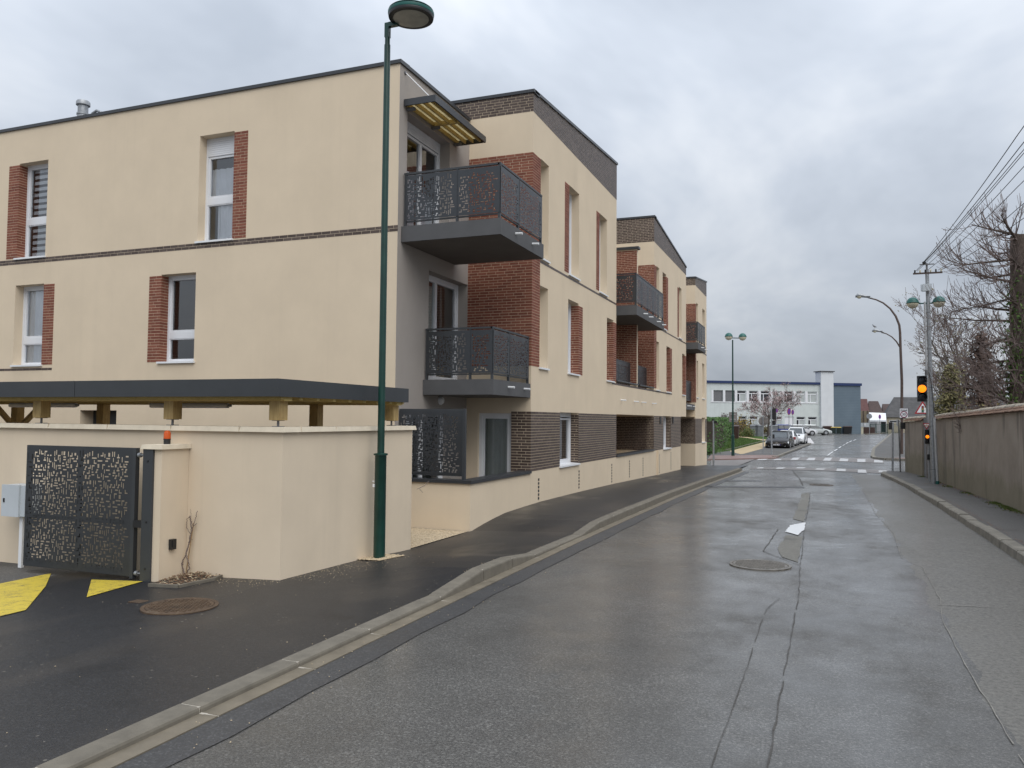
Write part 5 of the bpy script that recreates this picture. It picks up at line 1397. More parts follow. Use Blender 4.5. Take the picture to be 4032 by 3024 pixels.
m = MB(); m.tube([a - Vector((0, 0, .10)), a], .055, 12); m.build('conduit_boot', M['green_lamp'], UP, smooth=True)
m = MB(); m.tube([b, up(.40) + Vector((.045, -.085, 0)), up(.46) + Vector((.02, -.09, 0)), up(.52) + Vector((-.05, -.09, 0))], .013, 6); m.build('cable', M['wire'], UP)
m = MB(); m.box(2.95, 3.5, 28.1, 28.7, -.20, zr(28.4) + .131); m.build('base_plate', M['lid'], UP)

# ---- overhead wires
wires = [((3.00, 28.38, 7.0), 495), ((3.02, 28.38, 7.0), 558), ((2.75, 28.36, 6.70), 587), ((2.80, 28.36, 6.70), 601), ((3.14, 28.38, 6.93), 654), ((3.10, 28.36, 6.72), 710), ((3.40, 28.36, 6.70), 799), ((3.48, 28.36, 6.70), 857)]
places = ['topmost', 'second from the top', 'third from the top', 'fourth from the top', 'fifth from the top', 'third from the bottom', 'second from the bottom', 'lowest']
for i, (a, yy) in enumerate(wires):
    A = Vector(a); B = at_x(4032, yy, 3.55 + .03 * i); D = (B - A); E_ = A + D * 2.1
    pts = []
    for k in range(25):
        t = k / 24; p = A.lerp(E_, t); tt = (p - A).length / D.length; p.z -= .30 * tt * (1 - tt) if tt < 1 else 0; pts.append(p)
    m = MB(); m.tube(pts, .0075 if i > 1 else .009, 5); m.build('overhead_wire', M['wire'], label=places[i] + ' of the overhead wires leaving the leaning utility pole', cat='wire', group='overhead wires')

# ---- traffic light with the lit amber lamp
tb = Vector((3.245, 29.97, -.12))
TL = empty('traffic_light', tb, 'black traffic light with large lit amber lamp on gray pole beside the utility pole', 'traffic light')
m = MB(); m.tube([tb, (3.20, 29.97, 3.60)], .052, 12); m.build('pole', M['steel'], TL, smooth=True)
m = MB(); m.tube([(3.20, 29.97, 3.45), (3.20, 29.97, 3.62)], .057, 12); m.build('pole_cap', M['steel_dark'], TL, smooth=True)
def signal(parent, cx, cy, zc, w, h, r, lit, mats=('black', 'amber_on', 'dark_glass'), visor=True):
    m = MB(); m.box(cx - w / 2, cx + w / 2, cy, cy + w * .55, zc - h / 2, zc + h / 2); b = m.build('signal_head', M['black'], parent)
    for i, dz in enumerate((h * .32, 0, -h * .32)):
        m = MB(); m.lathe((cx, cy - .004, zc + dz), [(r, 0), (r * .97, .012), (r * .6, .022), (.01, .026)], 20, axis=(0, -1, 0)); m.build('lens', M['amber_on' if i == lit else 'dark_glass'], b, smooth=True)
        if visor:
            v = MB(); n = 14
            for k in range(n):
                a0, a1 = math.pi * (-.12 + 1.24 * k / n), math.pi * (-.12 + 1.24 * (k + 1) / n); R2 = r * 1.12
                q = [(cx + math.cos(a) * R2, zc + dz + math.sin(a) * R2) for a in (a0, a1)]; L = r * 1.3
                v.face([(q[0][0], cy, q[0][1]), (q[1][0], cy, q[1][1]), (q[1][0], cy - L * math.sin(max(.15, (a1) / 1)) if False else cy - L, q[1][1]), (q[0][0], cy - L, q[0][1])])
            if i != lit: v.build('visor', M['black'], b)
    return b
signal(TL, 3.04, 29.80, 2.985, .285, .86, .128, 1)
for zz in (2.65, 3.32):
    m = MB(); m.box(3.06, 3.20, 29.93, 29.99, zz - .02, zz + .02); m.build('bracket', M['steel_dark'], TL)
signal(TL, 3.185, 29.86, 1.385, .15, .47, .055, 1)
m = MB(); m.box(3.17, 3.25, 29.84, 29.92, .62, .80); m.build('push_button', M['black'], TL)
def tri(m, cx, y, zc, s, inv=False, mi=0):
    k = -1 if inv else 1; m.face([(cx - s / 2, y, zc - k * s * .29), (cx + s / 2, y, zc - k * s * .29), (cx, y, zc + k * s * .577)], mi)
m = MB(); P_ = [(-.5, .29), (.5, .29), (0, -.577)]
m.hexa([(3.055, 29.86, 1.84), (3.275, 29.86, 1.84), (3.17, 29.86, 1.62), (3.16, 29.86, 1.62), (3.055, 29.87, 1.84), (3.275, 29.87, 1.84), (3.17, 29.87, 1.62), (3.16, 29.87, 1.62)]); sg = m.build('sign_plate', M['sign_red'], TL)
m = MB(); tri(m, 3.165, 29.855, 1.765, .155, True); m.build('sign_face', M['sign_white'], sg)
m = MB()                                                   # bicycle emblem
for cx in (3.145, 3.187): m.lathe((cx, 29.852, 1.765), [(.017, 0), (.017, .001)], 12, axis=(0, -1, 0))
for a, b in (((3.145, 1.765), (3.16, 1.79)), ((3.16, 1.79), (3.18, 1.79)), ((3.18, 1.79), (3.187, 1.765)), ((3.145, 1.765), (3.168, 1.765)), ((3.168, 1.765), (3.18, 1.79))): m.bar((a[0], 29.851, a[1]), (b[0], 29.851, b[1]), .005, .003, up=(0, 1, 0))
m.build('bicycle_emblem', M['sign_amber'], sg)
m = MB(); m.bar((3.15, 29.851, 1.735), (3.18, 29.851, 1.735), .006, .003, up=(0, 1, 0)); m.build('arrow_emblem', M['sign_amber'], sg)

# ---- posts at the right corner
PL_ = empty('sign_post', (2.67, 37.41, -.22), 'gray corner post carrying a black signal box, left of the pair by the wall end', 'post')
m = MB(); m.tube([(2.66, 37.41, -.25), (2.69, 37.41, 1.85)], .042, 12); m.build('pole', M['steel'], PL_, smooth=True)
m = MB(); m.box(2.53, 2.66, 37.38, 37.5, 1.55, 1.86); m.build('signal_box', M['black'], PL_)
PR_ = empty('sign_post', (2.91, 37.0, -.22), 'slim gray corner post with a bracket, right of the pair by the wall end', 'post')
m = MB(); m.tube([(2.925, 37.0, -.25), (2.88, 37.0, 1.97)], .030, 10); m.build('pole', M['steel_dark'], PR_, smooth=True)
m = MB(); m.box(2.80, 2.845, 36.97, 37.03, 1.70, 1.98); m.build('bracket', M['steel'], PR_)
m = MB(); m.box(2.95, 3.12, 37.05, 37.15, 1.58, 1.86); m.build('signal_box', M['black'], PR_)

# ---- tall double-arm lamp with the zone sign, pigeon on the lower head
tx, ty = 4.835, 60.0
TLP = empty('street_lamp', (tx, ty, -.3), 'tall brown street lamp with two curved arms beyond the wall end', 'street lamp')
pt = lambda x, y: at_y(x, y, ty)
m = MB(); m.tube([(tx, ty, -.4), pt(3551, 1500), pt(3546, 1380), pt(3544, 1310), pt(3541, 1280), pt(3527, 1245), pt(3505, 1215), pt(3478, 1193), pt(3450, 1180), pt(3418, 1172)], [.095, .09, .085, .08, .075, .07, .06, .055, .05, .045], 12); m.build('pole', M['steel_brown'], TLP, smooth=True)
m = MB(); m.tube([pt(3545, 1370), pt(3530, 1345), pt(3511, 1326), pt(3490, 1314), pt(3470, 1309)], [.05, .045, .04, .035, .035], 10); m.build('arm', M['steel_brown'], TLP, smooth=True)
def cobra(c, s):
    m = MB(); c = Vector(c)
    m.tube([c + Vector((.95, 0, -.22)) * s, c + Vector((.55, 0, -.10)) * s, c + Vector((.25, 0, .0)) * s, c + Vector((-.10, 0, .06)) * s, c + Vector((-.32, 0, 0)) * s], [.07 * s, .09 * s, .15 * s, .17 * s, .03 * s], 12); h = m.build('lamp_head', M['steel'], TLP, smooth=True)
    m = MB(); m.lathe(c + Vector((-.02, 0, -.06)) * s, [(.01, -.17 * s), (.10 * s, -.15 * s), (.18 * s, -.07 * s), (.20 * s, .0)], 16); m.build('lamp_bowl', M['opal'], h, smooth=True)
    m = MB(); m.box(c.x - .3 * s, c.x + .8 * s, c.y - .1 * s, c.y + .1 * s, c.z - .11 * s, c.z - .06 * s); m.build('lamp_seal', M['black'], h)
cobra(pt(3384, 1165), .85); cobra(pt(3445, 1302), .60)
bd = pt(3443, 1292)
PG_ = empty('pigeon', bd, 'small gray pigeon perched on the lower lamp head', 'bird')
m = MB(); m.tube([bd + Vector((.14, 0, .06)), bd + Vector((.05, 0, .10)), bd + Vector((-.04, 0, .15)), bd + Vector((-.08, 0, .20))], [.015, .055, .06, .03], 8); m.lathe(bd + Vector((-.10, 0, .23)), [(.01, -.035), (.03, -.02), (.035, 0), (.02, .03), (.004, .036)], 8); m.tube([bd + Vector((-.12, 0, .23)), bd + Vector((-.16, 0, .225))], [.01, .002], 5)
m.build('body', M['bin_gray'], PG_, smooth=True)
m = MB(); m.tube([bd + Vector((0, .01, .1)), bd + Vector((0, .01, .0))], .006, 4); m.tube([bd + Vector((.02, -.01, .1)), bd + Vector((.02, -.01, .0))], .006, 4); m.build('legs', M['sign_amber'], PG_)

def text_mesh(txt, size, loc, mat, parent, name='lettering', rot=(math.pi / 2, 0, 0), bold=.0, sx=1):
    cu = bpy.data.curves.new(name, 'FONT'); cu.body = txt; cu.size = size; cu.align_x = 'CENTER'; cu.align_y = 'CENTER'; cu.extrude = .003; cu.offset = bold; cu.resolution_u = 3
    o = bpy.data.objects.new(name + '_tmp', cu); COL.objects.link(o)
    dg = bpy.context.evaluated_depsgraph_get(); me = bpy.data.meshes.new_from_object(o.evaluated_get(dg)); bpy.data.objects.remove(o, do_unlink=True)
    me.materials.clear(); me.materials.append(M[mat]); me.name = name
    q = bpy.data.objects.new(name, me); COL.objects.link(q); q.parent = parent; q.location = Vector(loc) - origin_of(parent); q.rotation_euler = rot; q.scale = (sx, 1, 1)
    return q
c0, c1 = at_y(3541, 1607, 59.86), at_y(3577, 1646, 59.86); zc = (c0.x + c1.x) / 2; zz = (c0.z + c1.z) / 2; hw = (c1.x - c0.x) / 2; hh = (c0.z - c1.z) / 2
ZS = empty('zone_sign', (zc, 59.86, zz), 'white square ZONE 30 sign on the tall brown lamp pole', 'sign')
m = MB(); m.box(zc - hw, zc + hw, 59.86, 59.88, zz - hh, zz + hh); m.build('plate', M['sign_white'], ZS)
m = MB()
for a in ((zc - hw, zc + hw, zz + hh - .022, zz + hh), (zc - hw, zc + hw, zz - hh, zz - hh + .022), (zc - hw, zc - hw + .022, zz - hh + .022, zz + hh - .022), (zc + hw - .022, zc + hw, zz - hh + .022, zz + hh - .022)): m.box(a[0], a[1], 59.853, 59.859, a[2], a[3])
m.build('border', M['ink'], ZS)
text_mesh('ZONE', .155, (zc, 59.852, zz + hh * .52), 'ink', ZS, bold=.005)
m = MB(); m.lathe((zc, 59.857, zz - hh * .28), [(.225, 0), (.225, .004)], 28, axis=(0, -1, 0)); m.build('ring', M['sign_darkred'], ZS)
m = MB(); m.lathe((zc, 59.851, zz - hh * .28), [(.165, 0), (.165, .003)], 28, axis=(0, -1, 0)); m.build('ring_centre', M['sign_white'], ZS)
text_mesh('30', .24, (zc, 59.845, zz - hh * .28), 'ink', ZS, bold=.006)

tc = at_y(3633, 1605, 48.0)
WS = empty('warning_sign', (tc.x, 48.0, 0), 'red bordered triangular warning sign with traffic light symbol behind the wall', 'sign')
m = MB(); m.tube([(tc.x, 48.05, -.42), (tc.x, 48.05, tc.z + .1)], .03, 8); m.build('pole', M['steel'], WS)
s = .80; m = MB(); z_ = tc.z - .10
m.face([(tc.x - s / 2, 48.0, z_ - s * .29), (tc.x + s / 2, 48.0, z_ - s * .29), (tc.x, 48.0, z_ + s * .577)]); m.face([(tc.x - s / 2, 48.015, z_ - s * .29), (tc.x, 48.015, z_ + s * .577), (tc.x + s / 2, 48.015, z_ - s * .29)]); m.build('plate', M['sign_red'], WS)
m = MB(); tri(m, tc.x, 47.994, z_, s * .72); m.build('sign_face', M['sign_white'], WS)
m = MB(); m.box(tc.x - .055, tc.x + .055, 47.985, 47.992, z_ - .15, z_ + .19); p = m.build('signal_symbol', M['ink'], WS)
for dz, mm in ((.12, 'sign_red'), (.02, 'sign_amber'), (-.08, 'sign_green')):
    m = MB(); m.lathe((tc.x, 47.984, z_ + dz), [(.04, 0), (.04, .002)], 12, axis=(0, -1, 0)); m.build('symbol_lamp', M[mm], p)

# ---- trees behind the right wall
bt = at_y(4026, 1600, 25.5)
cfgA = dict(seg=.35, wob=.055, up=[.05, .38, .5], rmin=.0052, levels=2, kids=[14, 6], start=[.12, .1], angle=[(20, 65), (20, 50)], ratio=[(.4, .75), (.4, .75)], rr=.5, mains=44, m0=.2, elev=(-15, 34), mlen=(.14, .22), bark_levels=1, mr=(.09, .16))
TA, tipsA = tree('bare_tree', (bt.x, 25.5, 0), 8.6, cfgA, 4, 'large bare tree with a broken ivy-clad trunk behind the right wall', bark='bark', r0=.30, trunk_len=.82)
iv = random.Random(8); m = MB()
for _ in range(1500):
    a = iv.uniform(0, 6.28); z = iv.triangular(1.6, 6.4, 3.6); r = .34 + abs(iv.gauss(0, .10)) - .02 * z; c = Vector((bt.x + math.cos(a) * r, 25.5 + math.sin(a) * r, z)); u = Vector((iv.gauss(0, 1), iv.gauss(0, 1), iv.gauss(0, 1))).normalized(); v = u.orthogonal().normalized(); s = iv.uniform(.03, .065)
    m.face([c - u * s, c + v * s * .7, c + u * s, c - v * s * .7])
m.build('ivy', M['ivy'], TA)
b2 = at_y(3795, 1600, 62)
cfgB = dict(seg=.5, wob=.07, up=[.25, .2, .2, .15], rmin=.012, levels=3, kids=[6, 6, 5], start=[.3, .25, .2], angle=[(22, 50), (20, 55), (20, 60)], ratio=[(.45, .7), (.45, .7), (.4, .7)], rr=.55, mains=8, m0=.45, elev=(25, 70), mlen=(.26, .42), bark_levels=2)
tree('bare_tree', (b2.x, 62, 0), 12.5, cfgB, 9, 'bare spreading tree with fine twigs further behind the right wall', bark='bark_grey', leaves=[('shrub', 500, .07, .15)], r0=.17, trunk_len=.42)
def conifer(name, base, h, r, mat, label, seed, n=5200, twig='bark'):
    rng = random.Random(seed); T = empty(name, base, label, 'tree'); base = Vector(base); m = MB(); m.tube([base, base + Vector((0, 0, h))], [.16, .03], 8); m.build('trunk', M[twig], T)
    c = MB(); tips = []
    for i in range(130):
        z = rng.uniform(.05, .97); a = rng.uniform(0, 6.28); L = r * (1 - z) ** .6 * rng.uniform(.5, 1.1); p = base + Vector((0, 0, h * z)); q = p + Vector((math.cos(a) * L, math.sin(a) * L, L * rng.uniform(-.25, .4)))
        c.tube([p, p.lerp(q, .5), q], [.03, .018, .006], 4, cap=False)
        for k in range(1, 7): tips.append((p.lerp(q, k / 6), Vector((0, 0, 1))))
    leaf_quads(c, tips, n, .075, .13, rng, 1); c.build('crown', [M[twig], M[mat]], T)
    return T
b3, b4 = at_y(3750, 1620, 41), at_y(3868, 1620, 36)
conifer('conifer_tree', (b3.x, 41, -.2), 4.7, 1.5, 'conifer', 'olive green thin conifer rising just behind the right wall', 12)
conifer('conifer_tree', (b4.x, 36, -.1), 5.6, 1.25, 'brown_leaf', 'dark brown withered conifer behind the right wall', 13, 4200)
b5, b6 = at_y(3925, 1620, 33), at_y(3990, 1620, 30)
shrub('shrub', (b5.x, 33, .4), 1.5, 1.0, 2.2, 2600, .06, [('shrub', .5), ('brown_leaf', .5)], 'low olive and brown shrub behind the wall left of the ivy trunk', 31)
shrub('shrub', (b6.x + .6, 30, .3), 1.3, 1.0, 2.5, 2200, .06, [('brown_leaf', .7), ('ivy', .3)], 'dark brown shrub tucked under the large bare tree', 32)
b7 = at_y(3700, 1620, 75)
tree('bare_tree', (b7.x + .6, 75, 0), 10.0, cfgB, 23, 'pale bare tree behind the utility pole, reaching left over the slate roof', bark='bark_grey', leaves=[('shrub', 700, .07, .2)], r0=.13, trunk_len=.40)
# far lamp arm glimpsed left of the utility pole
q0 = at_y(3613, 1389, 90); fx_ = q0.x + 2.6
FLP = empty('street_lamp', (fx_, 90, 0), 'distant slim street lamp mostly hidden behind the utility pole', 'street lamp')
m = MB(); m.tube([(fx_, 90, 0), (fx_, 90, q0.z - 1.2), (fx_ - .3, 90, q0.z - .5), (fx_ - 1.2, 90, q0.z - .12), (q0.x + .6, 90, q0.z - .08)], .06, 8); m.build('pole', M['steel'], FLP)
m = MB(); m.tube([(q0.x + .7, 90, q0.z - .08), (q0.x + .2, 90, q0.z), (q0.x, 90, q0.z)], [.07, .13, .04], 8); m.build('lamp_head', M['steel'], FLP, smooth=True)
# ================================================================ BEYOND THE JUNCTION
PLs, PRs = Vector((-16.7, 124.3, 0)), Vector((5.24, 137.3, 0))
st = (PRs - PLs).normalized(); sn = Vector((-st.y, st.x, 0))          # along the facade, and inwards
def SP(u, d, z): q = PLs + st * u + sn * d; return (q.x, q.y, z)
def su(px_, py_=1661):
    r = ray(px_, py_); t = (PLs - EYE).dot(sn) / r.dot(sn); q = EYE + r * t; return (q - PLs).dot(st), q.z
SCH = empty('school_building', SP(12, 0, 0), 'long pale green two-storey building with dark blue roof edge and gray-blue end block', 'building')
def s8(a, b): return su(*z8(a, b))
uT0, uT1, uE = s8(1508, 600)[0], s8(1663, 600)[0], s8(2010, 600)[0]
ztop = s8(800, 350)[1]; zfas = s8(800, 322)[1]
upw = [(188, 305, 'dark'), (335, 452, 'dark'), (482, 595, 'w'), (630, 742, 'w'), (776, 888, 'w'), (920, 1035, 'b'), (1066, 1178, 'w'), (1212, 1326, 'b'), (1360, 1475, 'b')]
low = [(635, 742, 'b'), (945, 1040, 'b'), (1220, 1330, 'b'), (1365, 1475, 'b'), (500, 600, 'w')]
zu0, zu1 = s8(800, 578)[1], s8(800, 440)[1]; zl0, zl1 = s8(1300, 905)[1], s8(1300, 762)[1]
holes = []
for a, b, k in upw: holes.append((s8(a, 500)[0], s8(b, 500)[0], zu0, zu1, .2))
for a, b, k in low: holes.append((s8(a, 800)[0], s8(b, 800)[0], zl0, zl1, .2))
dr = (s8(1072, 800)[0], s8(1188, 800)[0], -.2, zl1, .15); holes.append(dr)
m = MB(); wall_holes(m, SP, -14, uT0, -.5, ztop, holes); wall_holes(m, lambda u, d, z: SP(uE, u, z), 0, 12, -.5, ztop)
m.build('wall', M['school'], SCH)
for i, (h, (a, b, k)) in enumerate(zip(holes, upw + low)):
    m = MB(); f = .09; u0, u1, z0, z1 = h[:4]; d = .12
    m.pbox(SP, u0, u0 + f, d, d + .08, z0, z1); m.pbox(SP, u1 - f, u1, d, d + .08, z0, z1); m.pbox(SP, u0 + f, u1 - f, d, d + .08, z1 - f, z1); m.pbox(SP, u0 + f, u1 - f, d, d + .08, z0, z0 + f)
    if k != 'dark':
        zt = z1 - (z1 - z0) * .25; um = u0 + (u1 - u0) * .32; m.pbox(SP, u0 + f, u1 - f, d, d + .08, zt - .06, zt + .06); m.pbox(SP, um - .06, um + .06, d, d + .08, z0 + f, zt - .06)
    w = m.build('window', M['pvc'] if k != 'dark' else M['steel_dark'], SCH)
    if k == 'dark': cells = [(u0, u1, z0, z1, 'steel_dark')]
    else:
        cells = [(u0 + f, u1 - f, zt + .06, z1 - f, 'dark_glass' if (k == 'w' or i >= 9) else 'blind_glass'), (u0 + f, um - .06, z0 + f, zt - .06, 'dark_glass' if k == 'w' or i >= 9 else 'blind_glass'), (um + .06, u1 - f, z0 + f, zt - .06, 'blind_glass' if (k == 'b' or i % 3 == 2) else 'dark_glass')]
    for a_, b_, c_, d_, mt in cells:
        m = MB(); m.pbox(SP, a_, b_, d + .05, d + .06, c_, d_); m.build('pane', M[mt], w)
m = MB(); m.pbox(SP, dr[0], dr[1], .10, .16, -.2, zl1); m.build('door', M['sign_white'], SCH)
m = MB(); m.pbox(SP, s8(150, 500)[0], s8(1485, 500)[0], -.06, .02, zu0 - .14, zu0 - .02); m.build('sill_band', M['sign_white'], SCH)
for a in [(305, 335), (452, 482), (595, 630), (742, 776), (888, 920), (1035, 1066), (1178, 1212), (1326, 1360), (160, 188), (1475, 1485)]:
    m = MB(); m.pbox(SP, s8(a[0], 500)[0] + .03, s8(a[1], 500)[0] - .03, -.03, .02, zu0, zu1); m.build('pier', M['sign_white'], SCH)
m = MB(); m.pbox(SP, -14, uT0, -.22, 11, ztop, zfas); m.build('fascia', M['school_blue'], SCH)
m = MB(); m.pbox(SP, uT0 - .0, uT1, -.45, 1.2, -.3, s8(1580, 203)[1]); t = m.build('chimney_tower', M['school_tower'], SCH)
m = MB(); m.pbox(SP, uT0 - .2, uT1 + .15, -.65, 1.4, s8(1580, 203)[1], s8(1580, 194)[1]); m.build('tower_cap', M['slate'], t)
m = MB(); m.pbox(SP, uT1, uE, -.2, 11, -.3, ztop - .1); m.build('end_block', M['clad'], SCH)
m = MB(); m.pbox(SP, uT1, uE + .12, -.4, 11, ztop - .1, zfas - .05); m.build('fascia', M['school_blue'], SCH)

# ---- houses, tent and fence at the end of the street
def gy_(a, b, Y): return at_y(*zG(a, b), Y)
def house(name, Y, depth, x0, x1, zeave, zridge, hipl, hipr, wallmat, roofmat, label, wz=-.2, windows=(), oh=.3):
    H_ = empty(name, ((x0 + x1) / 2, Y, 0), label, 'house')
    m = MB(); m.box(x0, x1, Y, Y + depth, wz, zeave); m.build('wall', M[wallmat], H_)
    e = zeave - .08; a, b, c, d = (x0 - oh, Y - oh, e), (x1 + oh, Y - oh, e), (x1 + oh, Y + depth + oh, e), (x0 - oh, Y + depth + oh, e); r0_, r1_ = (x0 + hipl, Y + depth / 2, zridge), (x1 - hipr, Y + depth / 2, zridge)
    m = MB(); m.face([a, b, r1_, r0_]); m.face([c, d, r0_, r1_]); m.face([d, a, r0_]); m.face([b, c, r1_]); rf_ = m.build('roof', M[roofmat], H_)
    for (u0, u1, z0, z1) in windows:
        m = MB(); m.box(u0, u1, Y - .05, Y - .01, z0, z1); w = m.build('window', M['pvc'], H_)
        m = MB(); m.box(u0 + .07, u1 - .07, Y - .07, Y - .051, z0 + .07, z1 - .07); m.build('pane', M['dark_glass'], w)
    return H_, rf_
A = gy_(905, 900, 150); B = gy_(1040, 540, 154); Yh = 150
house('slate_roof_house', 150, 9, A.x, A.x + 22, gy_(905, 905, 150).z, gy_(1040, 540, 154.5).z, gy_(1040, 540, 154.5).x - A.x, 4, 'house_wall', 'slate', 'cream house with a large dark slate hipped roof behind the wall end', windows=[(gy_(955, 970, 150).x, gy_(1160, 970, 150).x, gy_(955, 1010, 150).z, gy_(955, 970, 150).z)])
A = gy_(380, 800, 172)
house('red_roof_house', 172, 9, A.x, gy_(575, 800, 172).x, gy_(400, 800, 172).z, gy_(400, 572, 176.5).z, .1, .1, 'house_wall', 'red_roof', 'house with a dull red tiled roof behind the gray-blue block', oh=.05)
house('brown_roof_house', 172.3, 9, gy_(580, 800, 172).x, gy_(840, 820, 172).x, gy_(600, 822, 172).z, gy_(600, 612, 176.5).z, .1, .6, 'house_wall', 'brown_roof', 'house with a brown tiled roof between the red roof and the slate roof', oh=.05)
house('brown_roof_house', 176, 9, gy_(845, 860, 176).x, gy_(980, 860, 176).x + 4, gy_(900, 850, 176).z, gy_(900, 665, 180).z, .1, .6, 'house_wall', 'brown_roof', 'lowest brown roofed house just left of the slate roof', oh=.05)
TN = empty('white_marquee', gy_(740, 1200, 149), 'white canvas marquee behind the fence at the end of the street', 'marquee')
a, b, c, d = gy_(578, 825, 149), gy_(890, 838, 149), gy_(900, 970, 147), gy_(585, 965, 147)
m = MB(); m.face([a, b, c, d]); m.face([a + Vector((0, 5, 0)), b + Vector((0, 5, 0)), b, a]); m.face([d, c, c - Vector((0, 0, .25)), d - Vector((0, 0, .25))]); m.build('canopy', M['tent'], TN)
m = MB()
for q in (d, c, (d + c) / 2):
    m = MB(); m.tube([(q.x, 147.05, 0), (q.x, 147.05, q.z)], .05, 6); m.build('pole', M['sign_white'], TN)
m = MB(); m.box(d.x, c.x, 150.5, 150.6, 0, 2.2); m.build('back_wall', M['sign_white'], TN)
m = MB(); p, q = gy_(800, 980, 148), gy_(890, 1150, 148); m.box(p.x, q.x, 148, 148.05, .2, p.z); m.build('opening', M['dark_glass'], TN)
BH_ = empty('brick_outbuilding', gy_(490, 1200, 158), 'narrow brown timbered outbuilding right of the gray-blue block', 'outbuilding')
p, q = gy_(415, 795, 158), gy_(575, 1030, 158); m = MB(); m.box(p.x, q.x, 158, 160, 0, p.z); m.build('wall', M['bin_tan'], BH_)
for x_ in (475, 550):
    u = gy_(x_, 900, 157.9); m = MB(); m.box(u.x - .1, u.x + .1, 157.9, 157.98, 0, p.z); m.build('timber', M['bark'], BH_)
m = MB(); m.box(p.x + .2, q.x - 1.2, 157.88, 157.96, 1.0, gy_(415, 920, 158).z); m.build('door', M['anthracite'], BH_)
FN = empty('metal_fence', gy_(800, 1200, 146), 'dark green bar fence and gate across the end of the street', 'fence')
p, q = gy_(598, 1045, 146), gy_(1190, 1045, 146); n = 34
m = MB(); m.bar((p.x, 146, p.z), (q.x, 146, q.z), .05, .05); m.bar((p.x, 146, .25), (q.x, 146, .25), .05, .05); m.build('rail', M['green_paint'], FN)
for i in range(n):
    x_ = p.x + (q.x - p.x) * i / (n - 1); m = MB(); m.box(x_ - .02, x_ + .02, 145.98, 146.02, 0, p.z) if i % 6 else m.box(x_ - .06, x_ + .06, 145.95, 146.05, 0, p.z + .1); m.build('bar' if i % 6 else 'post', M['green_paint'], FN)
NB = empty('notice_board', gy_(500, 1200, 143), 'low pale notice boards right of the gray-blue block', 'notice board')
for a_, b_ in ((415, 465), (472, 575)):
    p, q = gy_(a_, 1018, 143), gy_(b_, 1098, 143); m = MB(); m.box(p.x, q.x, 143, 143.06, q.z, p.z); f = m.build('board', M['grey_box'], NB)
    m = MB(); m.box(p.x + .15, p.x + (q.x - p.x) * .45, 142.97, 142.995, q.z + .2, p.z - .15); m.build('poster', M['sign_white'], f)
    m = MB(); m.box(p.x + .1, p.x + .16, 143.02, 143.08, 0, q.z); m.box(q.x - .16, q.x - .1, 143.02, 143.08, 0, q.z); m.build('legs', M['steel'], f)
p, q = gy_(478, 1100, 142), gy_(690, 1215, 142); m = MB(); m.box(p.x, q.x, 142, 142.5, 0, p.z); m.build('low_brown_wall', M['bin_brown'], label='low brown panel wall under the notice boards', cat='wall')
p, q = gy_(345, 1100, 138.5), gy_(472, 1222, 138.5)
CBT = empty('street_cabinet', (p.x, 138.5, 0), 'beige street cabinet at the foot of the gray-blue block', 'cabinet')
m = MB(); m.box(p.x, q.x, 138.5, 139, 0, p.z); m.build('body', M['opal'], CBT); m = MB(); m.box(p.x - .05, q.x + .05, 138.45, 139.05, p.z, p.z + .06); m.build('lid', M['coping_stone'], CBT)

# ---- wheelie bins
def bin_(loc, w, h, body, lid_, label, group=None, strip_=None):
    B = empty('wheelie_bin', loc, label, 'bin', group); x, y, z = loc; m = MB()
    m.hexa([(x - w * .42, y - w * .42, z + .06), (x + w * .42, y - w * .42, z + .06), (x + w * .42, y + w * .42, z + .06), (x - w * .42, y + w * .42, z + .06), (x - w / 2, y - w / 2, z + h * .9), (x + w / 2, y - w / 2, z + h * .9), (x + w / 2, y + w / 2, z + h * .9), (x - w / 2, y + w / 2, z + h * .9)]); m.build('body', M[body], B)
    m = MB(); m.hexa([(x - w * .54, y - w * .56, z + h * .9), (x + w * .54, y - w * .56, z + h * .9), (x + w * .54, y + w * .54, z + h * .9), (x - w * .54, y + w * .54, z + h * .9), (x - w * .5, y - w * .5, z + h * .95), (x + w * .5, y - w * .5, z + h * .95), (x + w * .5, y + w * .5, z + h), (x - w * .5, y + w * .5, z + h)]); m.build('lid', M[lid_], B)
    for s in (-1, 1):
        m = MB(); m.lathe((x + s * w * .36, y - w * .3, z + .08), [(.09, 0), (.09, .05)], 10, axis=(s, 0, 0)); m.build('wheel', M['rubber'], B)
for (a, w, h, body, lid_, lb) in [(1605, 1.25, 1.25, 'bin_brown', 'bin_brown', 'leftmost large brown wheelie bin by the white tower'), (1680, .72, 1.08, 'bin_green', 'bin_yellow', 'dark green bin with yellow lid, left of the two'), (1747, .72, 1.08, 'bin_green', 'bin_yellow', 'dark green bin with yellow lid, right of the two'),
                             (1800, 1.1, 1.25, 'bin_green', 'bin_brown', 'dark bin with brown lid behind the yellow-lidded bins'), (1858, 1.25, 1.22, 'black', 'bin_brown', 'rightmost large black wheelie bin by the gray-blue wall')]:
    p = at_g(*z8(a, 975)); bin_((p.x, p.y + (1.6 if a in (1605, 1800) else 0), zr(p.y)), w, h, body, lid_, lb, 'bins by the gray-blue wall')
for a, lb in ((697, 'left of the two tall gray bins by the blossom tree'), (762, 'right of the two tall gray bins by the blossom tree'), (935, 'gray bin hidden behind the dark parked car')):
    p = at_g(*z8(a, 1000)); p2 = Vector((p.x, min(p.y, 104), 0)); p2.x = at_y(*z8(a, 950), p2.y).x; bin_((p2.x, p2.y, zr(p2.y)), .95, 1.55, 'bin_gray', 'bin_gray', lb)
p = at_y(*z8(462, 930), 92); bin_((p.x, 92, zr(92)), .75, 1.6, 'bin_brown', 'bin_brown', 'dark brown bin standing at the end of the hedge')

